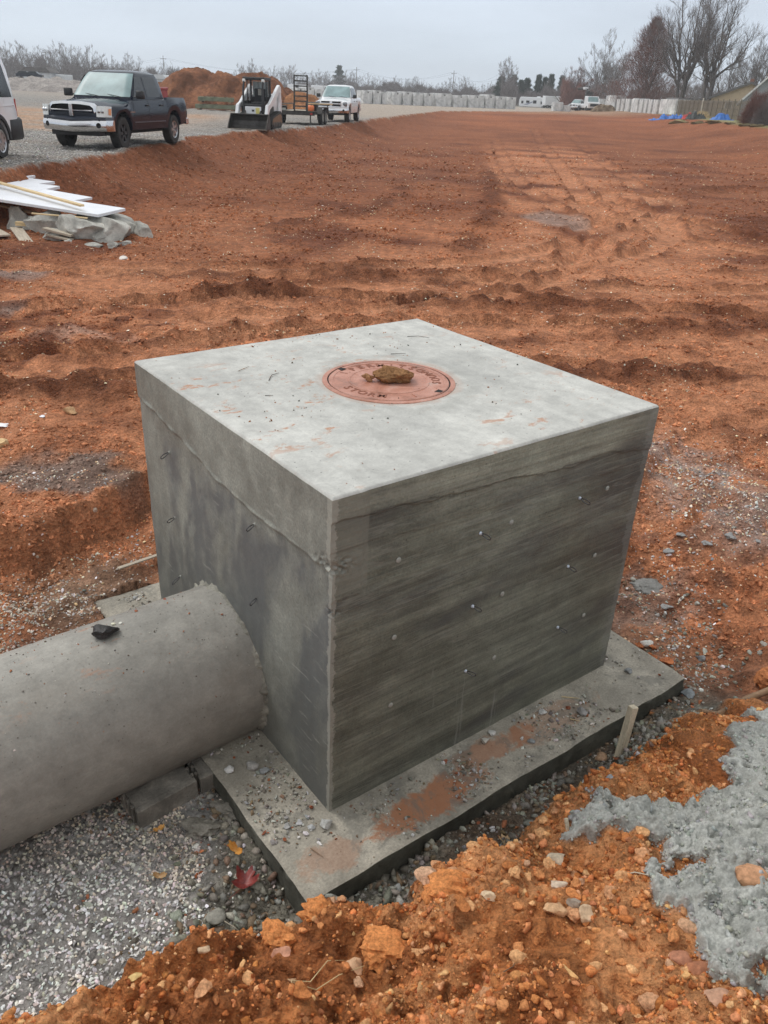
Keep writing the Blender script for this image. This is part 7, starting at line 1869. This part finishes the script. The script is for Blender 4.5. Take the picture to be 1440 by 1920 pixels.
def crown_tree(seed, H, Wd, n_tip, trunk_r=.25, stems=1, base=.2, minr=.01):
    """a fan of ascending limbs with side branches, twigs and twiglets"""
    rs = random.Random(seed); big = []; small = []; tips = []; dirs = []
    f = (n_tip / 400.0) ** .5; nl = max(6, round(11 * f ** .6)); c1 = max(7, round(14 * f)); c2 = max(3, round(7 * f)); c3 = 3
    def side(d, a):
        v = Vector((rs.gauss(0, 1), rs.gauss(0, 1), rs.gauss(0, 1))); v = (v - d * v.dot(d)).normalized(); return (d * math.cos(a) + v * math.sin(a)).normalized()
    def put_(p, q, r0, r1): (big if r1 > minr * 3.2 else small).append((p, q, max(r0, minr), max(r1, minr)))
    def branch(p, d, L, r, lv):
        n = (0, 5, 3, 2)[lv]; kids = (0, c2, c3, 0)[lv]; pts = [p]
        for k in range(n):
            d = (d + Vector((rs.gauss(0, .05), rs.gauss(0, .05), .07 + rs.gauss(0, .03)))).normalized(); q = pts[-1] + d * (L / n)
            put_(pts[-1], q, r * (1 - .75 * k / n), r * (1 - .75 * (k + 1) / n)); pts.append(q)
        for j in range(kids):
            s = .25 + .75 * (j + rs.random()) / kids; i = min(n - 1, int(s * n)); q = pts[i].lerp(pts[i + 1], s * n - i); dd = (pts[i + 1] - pts[i]).normalized()
            nd = (side(dd, rs.uniform(.5, .95)) + Vector((0, 0, .25))).normalized(); branch(q, nd, L * rs.uniform(.38, .6) * (1.15 - .5 * s), r * (1 - .7 * s) * .6, lv + 1)
        if lv >= 2: tips.append(pts[-1][:]); dirs.append(d[:])
    tops = []
    for s in range(stems):
        an = 6.283 * s / stems + .5; ln = 0 if stems == 1 else .10; tops.append((Vector((.3 * math.cos(an) * (stems > 1), .3 * math.sin(an) * (stems > 1), 0)), Vector((ln * math.cos(an), ln * math.sin(an), 1)).normalized()))
    hb = H * (base + .12)
    for p, d in tops: put_(p, p + d * hb, trunk_r / stems ** .4, trunk_r * .8 / stems ** .4)
    for k in range(nl):
        p0, d0 = tops[k % stems]; st = p0 + d0 * hb * rs.uniform(.55, 1.0); a = 6.283 * k / nl + rs.uniform(-.3, .3); u = rs.random() ** .55 if k else .05
        rr = Wd / 2 * u; end = Vector((rr * math.cos(a), rr * math.sin(a), H * (1 - .38 * u * u) * rs.uniform(.90, 1.0))); mid = st.lerp(end, .5) + Vector((math.cos(a), math.sin(a), 0)) * rr * .16 - Vector((0, 0, H * .04))
        n = 9; pts = []
        for i in range(n + 1):
            t = i / n; q = st * (1 - t) ** 2 + mid * 2 * t * (1 - t) + end * t * t; pts.append(q + Vector((rs.gauss(0, .008), rs.gauss(0, .008), 0)) * H * (0 < i < n))
        r0 = trunk_r * rs.uniform(.42, .6)
        for i in range(n): put_(pts[i], pts[i + 1], r0 * (1 - .85 * i / n), r0 * (1 - .85 * (i + 1) / n))
        for j in range(c1):
            s = .16 + .84 * (j + rs.random()) / c1; i = min(n - 1, int(s * n)); q = pts[i].lerp(pts[i + 1], s * n - i); dd = (pts[i + 1] - pts[i]).normalized()
            nd = (side(dd, rs.uniform(.5, .95)) + Vector((math.cos(a), math.sin(a), .6)) * .22).normalized(); branch(q, nd, H * rs.uniform(.15, .24) * (1.2 - .65 * s), r0 * (1 - .8 * s) * .5, 1)
    return big, small, np.array(tips), np.array(dirs)

def seg_mesh(name, segs, minr, sides):
    P0 = np.array([s[0][:] for s in segs]); P1 = np.array([s[1][:] for s in segs]); r0 = np.maximum([s[2] for s in segs], minr); r1 = np.maximum([s[3] for s in segs], minr * .8)
    d = P1 - P0; d /= np.linalg.norm(d, axis=1)[:, None] + 1e-9
    ref = np.where(np.abs(d[:, 2:3]) < .9, np.array([[0, 0, 1.]]), np.array([[1., 0, 0]])); a = np.cross(d, ref); a /= np.linalg.norm(a, axis=1)[:, None]; b = np.cross(d, a)
    V = []
    for P, r in ((P0, r0), (P1, r1)):
        for k in range(sides):
            t = 2 * math.pi * k / sides; V.append(P + (a * math.cos(t) + b * math.sin(t)) * r[:, None])
    V = np.stack(V, 1); n = len(segs); i = (np.arange(n) * 2 * sides)[:, None]
    F = np.concatenate([i + np.array([[k, (k + 1) % sides, sides + (k + 1) % sides, sides + k]]) for k in range(sides)], 0)
    return np_mesh(name, V.reshape(-1, 3), F, smooth=True)

def twig_cloud(name, pts, L, r, mat, parent=None, kind=None, updir=.6, seed=1, outdir=None):
    """many fine sticks spread through a volume; pts (n,3) are their feet"""
    g = np.random.default_rng(seed); n = len(pts); d = g.normal(size=(n, 3)); d[:, 2] = np.abs(d[:, 2]) * .6 + updir
    if outdir is not None: d = d * .5 + outdir
    d /= np.linalg.norm(d, axis=1)[:, None]; q = pts + d * (L * g.uniform(.5, 1.3, n))[:, None]
    a = np.cross(d, g.normal(size=(n, 3))); a /= np.linalg.norm(a, axis=1)[:, None] + 1e-9; b = np.cross(d, a)
    rr = (r * g.uniform(.7, 1.4, n))[:, None]
    V = np.stack([pts + a * rr, pts - a * rr * .5 + b * rr * .87, pts - a * rr * .5 - b * rr * .87, q], 1).reshape(-1, 3)
    i = (np.arange(n) * 4)[:, None]; F = np.concatenate([i + np.array([[0, 1, 3]]), i + np.array([[1, 2, 3]]), i + np.array([[2, 0, 3]])])
    o = link(name, np_mesh(name, V, F), mat, parent)
    if kind: o['kind'] = kind
    return o


def make_tree(name, label, cat, x, y, H, Wd, seed, mats, n_tip, group=None, minr=.010, z=None, spray=2, spl=.55, **kw):
    big, small, tips, dirs = crown_tree(seed, H, Wd, n_tip, minr=minr, **kw)
    root = empty(name, (x, y, (gz(x, y) if z is None else z) - .1)); tag(root, label, cat, group)
    link('trunk', seg_mesh('trunk', big, minr * 2, 6), mats[0], root)
    link('crown', seg_mesh('crown', small, minr, 3), mats[0], root)
    P = np.repeat(tips, spray, 0); D = np.repeat(dirs, spray, 0)
    twig_cloud('crown', P, spl, minr * .85, mats[1], root, outdir=D * .9 + np.array([0, 0, .35]), seed=seed)
    return root

make_tree('bare_tree', 'tallest bare tree with dark upright limbs behind the fence', 'tree', at(1272, 148), 148, 18.5, 11.5, 5, (M_BARK, M_TWG), 380, trunk_r=.42, stems=3, minr=.010, spray=2, spl=.6)
make_tree('bare_tree', 'big spreading bare tree right beside the tallest one', 'tree', at(1322, 144), 144, 17.0, 11.0, 8, (M_BARK, M_TWG), 330, trunk_r=.42, stems=3, minr=.010, spray=2, spl=.6)
make_tree('bare_tree', 'bare tree rising behind the tan house roof', 'tree', at(1402, 172), 172, 13.8, 9.0, 12, (M_BARK, M_TWG), 190, trunk_r=.26, minr=.013)
make_tree('bare_tree', 'bare tree cut by the right picture edge', 'tree', at(1440, 165), 165, 14.5, 9.0, 13, (M_BARK, M_TWG), 190, trunk_r=.26, stems=2, minr=.013)
make_tree('bare_tree', 'pale open-crowned bare tree left of the russet tree', 'tree', at(1125, 196), 196, 13.6, 10.5, 17, (M_BARKG, M_TWG), 200, trunk_r=.26, stems=2, minr=.014)
make_tree('bare_tree', 'thin bare tree standing above the evergreens', 'tree', at(948, 265), 265, 12.0, 7.0, 19, (M_BARKG, M_TWG), 120, trunk_r=.2, minr=.02)
make_tree('bare_tree', 'low rounded bare tree behind the utility truck', 'tree', at(1078, 192), 192, 7.6, 8.0, 23, (M_BARK, M_RUSS), 220, trunk_r=.2, stems=3, base=.1, minr=.014)
make_tree('bare_tree', 'slender bare tree between pale tree and russet tree', 'tree', at(1152, 205), 205, 12.0, 5.0, 29, (M_BARKG, M_TWG), 160, trunk_r=.2, minr=.015)
make_tree('bare_tree', 'twiggy bare tree filling the gap right of the big trees', 'tree', at(1358, 168), 168, 10.5, 9.0, 31, (M_BARK, M_TWG), 150, trunk_r=.22, stems=2, base=.12, minr=.013)

def russet(x, y, H, Wd, seed):
    root = empty('russet_tree', (x, y, gz(x, y) - .1)); tag(root, 'dense reddish brown cone-shaped tree holding its dead leaves', 'tree')
    bg_, sm_, tp_, dr_ = crown_tree(seed, H * .9, Wd * .6, 120, trunk_r=.3, base=.12, minr=.02)
    link('trunk', seg_mesh('trunk', bg_ + sm_, .02, 5), M_BARK, root)
    g = np.random.default_rng(seed); n = 19000; t = g.random(n) ** .95; z = .8 + t * (H - 1.4); rmax = Wd / 2 * np.clip(1.0 - t, 0, 1) ** .72 * np.clip(.72 + t * 2, 0, 1)
    a = g.uniform(0, 2 * np.pi, n); rr = rmax * g.random(n) ** .5 * (1 + .9 * vnoise(a * 2.0, z * .45, seed) + .4 * vnoise(a * 6, z * 1.7, seed + 1))
    P = np.stack([rr * np.cos(a), rr * np.sin(a), z], -1); O = np.stack([np.cos(a), np.sin(a), np.full(n, .9)], -1) * .9
    half = n // 2
    twig_cloud('crown', P[:half], .85, .020, M_RUSS, root, outdir=O[:half], seed=seed); twig_cloud('crown', P[half:], .9, .016, M_RUSS, root, outdir=O[half:], seed=seed + 1)
    return root
russet(at(1205, 160), 160, 14.6, 13.5, 41)

# brown bush at the right edge
def bush(label, x, y, H, Wd, n, mat, seed, name='bush'):
    g = np.random.default_rng(seed); u = g.normal(size=(n, 3)); u /= np.linalg.norm(u, axis=1)[:, None]; u[:, 2] = np.abs(u[:, 2])
    rr = g.random(n) ** .4 * (1 + .3 * vnoise(u[:, 0] * 3 + 5, u[:, 1] * 3 + u[:, 2] * 2, seed)); P = u * rr[:, None] * np.array([Wd / 2, Wd / 2, H * .85])
    root = empty(name, (x, y, gz(x, y) - .05)); tag(root, label, 'bush'); twig_cloud('branches', P, H * .16, .007, mat, root, outdir=u * .9, seed=seed); return root
bush('large brown leafless bush at the right edge in front of the fence', at(1428, 78), 78, 2.7, 3.2, 14000, M_RUSS, 51)
bush('smaller brown bush at the very right edge of the grass', at(1452, 72), 72, 2.2, 3.2, 8000, M_BRSH, 52)
bush('dry weedy shrub at the foot of the fence', at(1318, 100), 100, .9, 1.8, 2500, M_STRAW, 53)

# evergreens behind the tanks
def pine(label, x, y, H, Wd, seed, group=None):
    root = empty('pine_tree', (x, y, -.1)); tag(root, label, 'pine tree', group)
    link('trunk', seg_mesh('trunk', [(Vector((0, 0, 0)), Vector((0, 0, H * .95)), .22, .05)], .03, 6), M_BARK, root)
    g = np.random.default_rng(seed); n = 3600; t = g.random(n); z = H * (.12 + .88 * t); lay = .75 + .35 * np.sin(t * 34 + g.uniform(0, 6))
    a = g.uniform(0, 2 * np.pi, n); rr = Wd / 2 * (1.03 - t) ** .7 * g.random(n) ** .4 * lay * (1 + .4 * vnoise(a * 2, z * .7, seed))
    P = np.stack([rr * np.cos(a), rr * np.sin(a), z], -1); O = np.stack([np.cos(a), np.sin(a), np.full(n, .2)], -1)
    twig_cloud('crown', P, .8, .09, M_PINE, root, outdir=O, seed=seed); return root
for k, (px, y, H, Wd, lb) in enumerate([(937, 275, 7.2, 5.5, 'wide evergreen behind the right end of the tank row'), (960, 272, 7.8, 4.5, 'evergreen right behind the last tank'), (985, 270, 7.0, 4.5, 'low evergreen left of the motorhome roof'), (1006, 268, 8.0, 3.2, 'narrow pointed evergreen above the motorhome'), (1018, 269, 7.4, 2.8, 'second pointed evergreen above the motorhome'), (1029, 266, 8.2, 3.0, 'tallest pointed evergreen, above the box trailers'), (1049, 268, 8.0, 3.0, 'evergreen with a bent top right of the box trailers'), (974, 268, 6.4, 3.4, 'dark short evergreen between two taller ones'), (636, 400, 11.5, 9.0, 'round dark pine rising behind the white pickup')]):
    pine(lb, at(px, y), y, H, Wd, 600 + k)

# far tree line of bare trees, each its own thing, and the brush under them
protos = []
for s in range(7):
    t = make_tree('bare_tree', 'x', 'tree', 0, 0, 10 + s * .3, 7.5 + (s % 3) * 1.5, 70 + s, (M_BARKG, M_TWG), 95, trunk_r=.22, stems=1 + s % 3, base=.15, minr=.020, z=0, spray=1, spl=.7); protos.append(t)
rs = random.Random(9); used = set(); cnt = {}
spec = []
for k in range(30): spec.append((6 + k * 12.4 + rs.uniform(-6, 6), rs.uniform(255, 330), None, 'A'))
for k in range(9): spec.append((440 + k * 9.5 + rs.uniform(-3, 3), rs.uniform(290, 330), None, 'B'))
for k in range(16): spec.append((530 + k * 9 + rs.uniform(-3, 3), rs.uniform(330, 400), None, 'C'))
for k in range(20): spec.append((690 + k * 13 + rs.uniform(-5, 5), rs.uniform(300, 390), None, 'D'))
for k in range(12): spec.append((1055 + k * 33 + rs.uniform(-8, 8), rs.uniform(200, 240), None, 'E'))
lbl = {'A': '%s bare grey tree from the left edge, above van and navy pickup', 'B': '%s bare tree from the left in the clump above the soil heap', 'C': '%s bare grey tree from the left above the trailer', 'D': '%s bare tree from the left behind the tank row', 'E': '%s bare tree from the left in the thicket behind the fence'}
grp = {'A': 'far bare trees on the left', 'B': 'bare trees above the soil heap', 'C': 'far bare trees above the trailer', 'D': 'far bare trees behind the tanks', 'E': 'bare trees in the right thicket'}
spec.sort(key=lambda q: (q[3], q[0]))
for i, (px, y, _, g_) in enumerate(spec):
    Hh = {'A': 9.6 - 3.0 * ss(180, 370, px) + (1.8 if px < 200 else 0), 'B': 9.5 - 3.2 * abs(px - 478) / 45, 'C': 7.2, 'D': 6.5, 'E': 9.5}[g_]
    Hh = float(Hh) * rs.uniform(.8, 1.12) * (y / 300 if g_ in 'ABCD' else 1)
    p = protos[i % 7]; key = i % 7
    if key not in used: used.add(key); o = p
    else: o = dup(p)
    cnt[g_] = cnt.get(g_, 0) + 1; o['label'] = lbl[g_] % WORDS[cnt[g_] - 1]; o['group'] = grp[g_]; o.location = (at(px, y), y, -.1); o.rotation_euler.z = rs.uniform(0, 6.28); s_ = Hh / 10.9; o.scale = (s_ * 1.15, s_ * 1.15, s_)

def thicket(px0, px1, y0, y1, h0, h1, n, r, mat, seed, L=1.6):
    g = np.random.default_rng(seed); y = g.uniform(y0, y1, n); px = g.uniform(px0, px1, n); x = (px - 754.3) * .000592 * y
    top = (h0 + (h1 - h0) * (px - px0) / (px1 - px0)) * (1 + .5 * vnoise(px / 22, px * 0 + .5, seed) + .25 * vnoise(px / 7, px * 0 + 2.5, seed + 1)) 
    z = top * g.random(n) ** .8
    o = twig_cloud('brush', np.stack([x, y, z], -1), L, r, mat, None, 'stuff', 1.2, seed); o['label'] = 'grey leafless brush massed under the far trees'; return o
thicket(-60, 380, 262, 340, 5.6, 4.2, 19000, .07, M_BRSH, 701)
thicket(420, 700, 330, 400, 3.0, 3.4, 9000, .08, M_BRSH, 702)
thicket(680, 960, 300, 380, 3.4, 3.6, 11000, .075, M_BRSH, 703)
thicket(940, 1110, 238, 265, 4.2, 4.4, 9000, .055, M_BRSH, 704)
thicket(1100, 1480, 172, 215, 4.4, 4.2, 14000, .04, M_BRSH, 705, 1.2)
thicket(1050, 1120, 186, 205, 4.6, 3.2, 5000, .04, M_RUSS, 706, 1.2)

# distant clutter on the left: parked vehicles, pale sheds
def far_box(name, label, cat, px, y, z, w, d, h, mat, roof=None, rz=0, win=False):
    root = empty(name, (at(px, y), y, z), rz); tag(root, label, cat)
    MB().box(-w / 2, w / 2, -d / 2, d / 2, 0, h).build('wall' if cat in ('shed', 'building') else 'body', mat, root, bevel=.08)
    if roof: MB().prism([(-w / 2 - .3, h), (w / 2 + .3, h), (w / 2 - .5, h + .8), (-w / 2 + .5, h + .8)], -d / 2 - .3, d / 2 + .3, 'y').build('roof', roof, root)
    if win: MB().box(-w * .25, w * .2, -d / 2 - .05, -d / 2 + .02, h * .45, h * .8).build('window', M_GLASS, root)
M_PALE = simple('pale_metal', (.55, .57, .58), .6, 0, .1, 1)
far_box('storage_shed', 'long pale metal shed left of the navy pickup roof', 'shed', 78, 170, 0, 5.0, 4, 2.6, M_PALE, M_SHIN, 0, True)
far_box('storage_shed', 'pale shed with dark opening beyond the gravel bank', 'shed', 110, 172, 0, 4.2, 4, 2.4, M_PALE, None, 0, True)
far_box('storage_shed', 'small white shed seen behind the navy pickup cab', 'shed', 292, 190, 0, 3.4, 4, 2.3, M_PALE, M_SHIN, 0)
far_box('storage_shed', 'white shed poking out beside the red toolbox', 'shed', 304, 180, 0, 2.8, 4, 2.4, M_PALE, M_PALE, 0, True)
for px, y, lb in ((48, 158, 'dark parked car at the left beyond the gravel bank'), (66, 156, 'second dark parked car beyond the gravel bank')):
    root = empty('parked_car', (at(px, y), y, 1.6), .1); tag(root, lb, 'car'); b_ = M_NAVY; root.scale = (.62, .62, .7)
    MB().prism([(-2.2, .3), (2.2, .3), (2.3, .8), (1.3, .95), (.7, 1.45), (-1.2, 1.45), (-1.9, .95), (-2.3, .85)], -.9, .9, 'y').build('body', b_, root, bevel=.06)
    MB().prism([(1.15, .98), (.65, 1.38), (-1.1, 1.38), (-1.65, .98)], -.905, .905, 'y').build('windows', M_GLASS, root)
    for xx in (-1.4, 1.4):
        for sg in (-1, 1): wheel(root, xx, sg * .8, .32, .2, sg, .6, M_ALLOY, 5)
for k, (px, y) in enumerate([(552, 205), (566, 205), (596, 200), (604, 202)]):
    far_box('white_trailer', ['white box trailer far behind the loader, the left of two', 'white box trailer far behind the loader, the right of two', 'white box trailer seen left of the white pickup roof', 'white box trailer touching the white pickup roof outline'][k], 'box trailer', px, y, 0, 2.6, 4, 2.6, M_WHITE)
def pole(label, px, y, H):
    x = at(px, y); root = empty('utility_pole', (x, y, -.1)); tag(root, label, 'utility pole')
    MB().tube([(0, 0, 0), (0, 0, H)], [.12, .08], 8).build('mast', M_BARKG, root, smooth=60); MB().box(-.9, .9, -.05, .05, H - .8, H - .7).build('crossarm', M_BARKG, root)
    return x, y, H
pp = [pole(l, px, y, 8.5) for l, px, y in (('wooden power pole far left above the gravel bank', 92, 240), ('wooden power pole above the navy pickup roof', 310, 250), ('wooden power pole behind the white pickup', 668, 280), ('wooden power pole behind the middle of the tank row', 848, 270), ('wooden power pole among the evergreens', 938, 262))]
for (x0, y0, h0), (x1, y1, h1) in zip(pp[:-1], pp[1:]):
    m = MB()
    for off in (-1, 1):
        P = [(off + (x1 - x0) * t, (y1 - y0) * t, h0 + (h1 - h0) * t - .7 - 2.2 * 4 * t * (1 - t)) for t in np.linspace(0, 1, 12)]; m.tube(P, .014, 4)
    o = m.build('power_line', M_BLK, None); o.location = (x0, y0, 0); tag(o, 'sagging power line between the %s' % {0: 'two left power poles', 1: 'pickup roof pole and the white pickup pole', 2: 'white pickup pole and the tank row pole', 3: 'tank row pole and the evergreen pole'}[len([p for p in bpy.data.objects if p.name.startswith('power_line')]) - 1], 'power line')
# water tower
wt = empty('water_tower', (-.4435 * 900, 900, 0)); tag(wt, 'pale ball-shaped water tower far off at the left edge', 'water tower')
MB().lathe([(3.6, 0), (1.6, 4), (1.2, 8), (1.2, 21), (2.2, 23)], 24).build('stem', M_PALE, wt, smooth=40)
MB().lathe([(.001, 22)] + [(3.9 * math.sin(a), 25.2 - 3.9 * math.cos(a)) for a in np.linspace(.5, math.pi - .01, 14)], 28).build('tank_ball', M_PALE, wt, smooth=60)

# ------------------------------------------------------------------ air
HAZE = .0007
hz = MB().box(-1150, 1150, -60, 1150, -3.0, 34).build('haze', None, None); hz['kind'] = 'stuff'; hz['label'] = 'thin pale winter haze over the site'
hm = bpy.data.materials.new('haze_air'); hm.use_nodes = True; nt = hm.node_tree; nt.nodes.clear()
v = nt.nodes.new('ShaderNodeVolumePrincipled'); v.inputs['Color'].default_value = (.93, .96, 1.0, 1); v.inputs['Density'].default_value = HAZE; v.inputs['Anisotropy'].default_value = .2
o_ = nt.nodes.new('ShaderNodeOutputMaterial'); nt.links.new(v.outputs[0], o_.inputs['Volume']); hz.data.materials.append(hm)
import time as _t
print('TRIS', sum(len(o.data.loop_triangles) or sum(len(p.vertices) - 2 for p in o.data.polygons) if len(o.data.polygons) < 3000 else len(o.data.loops) - 2 * len(o.data.polygons) for o in {o.data.name: o for o in bpy.data.objects if o.type == 'MESH'}.values()))
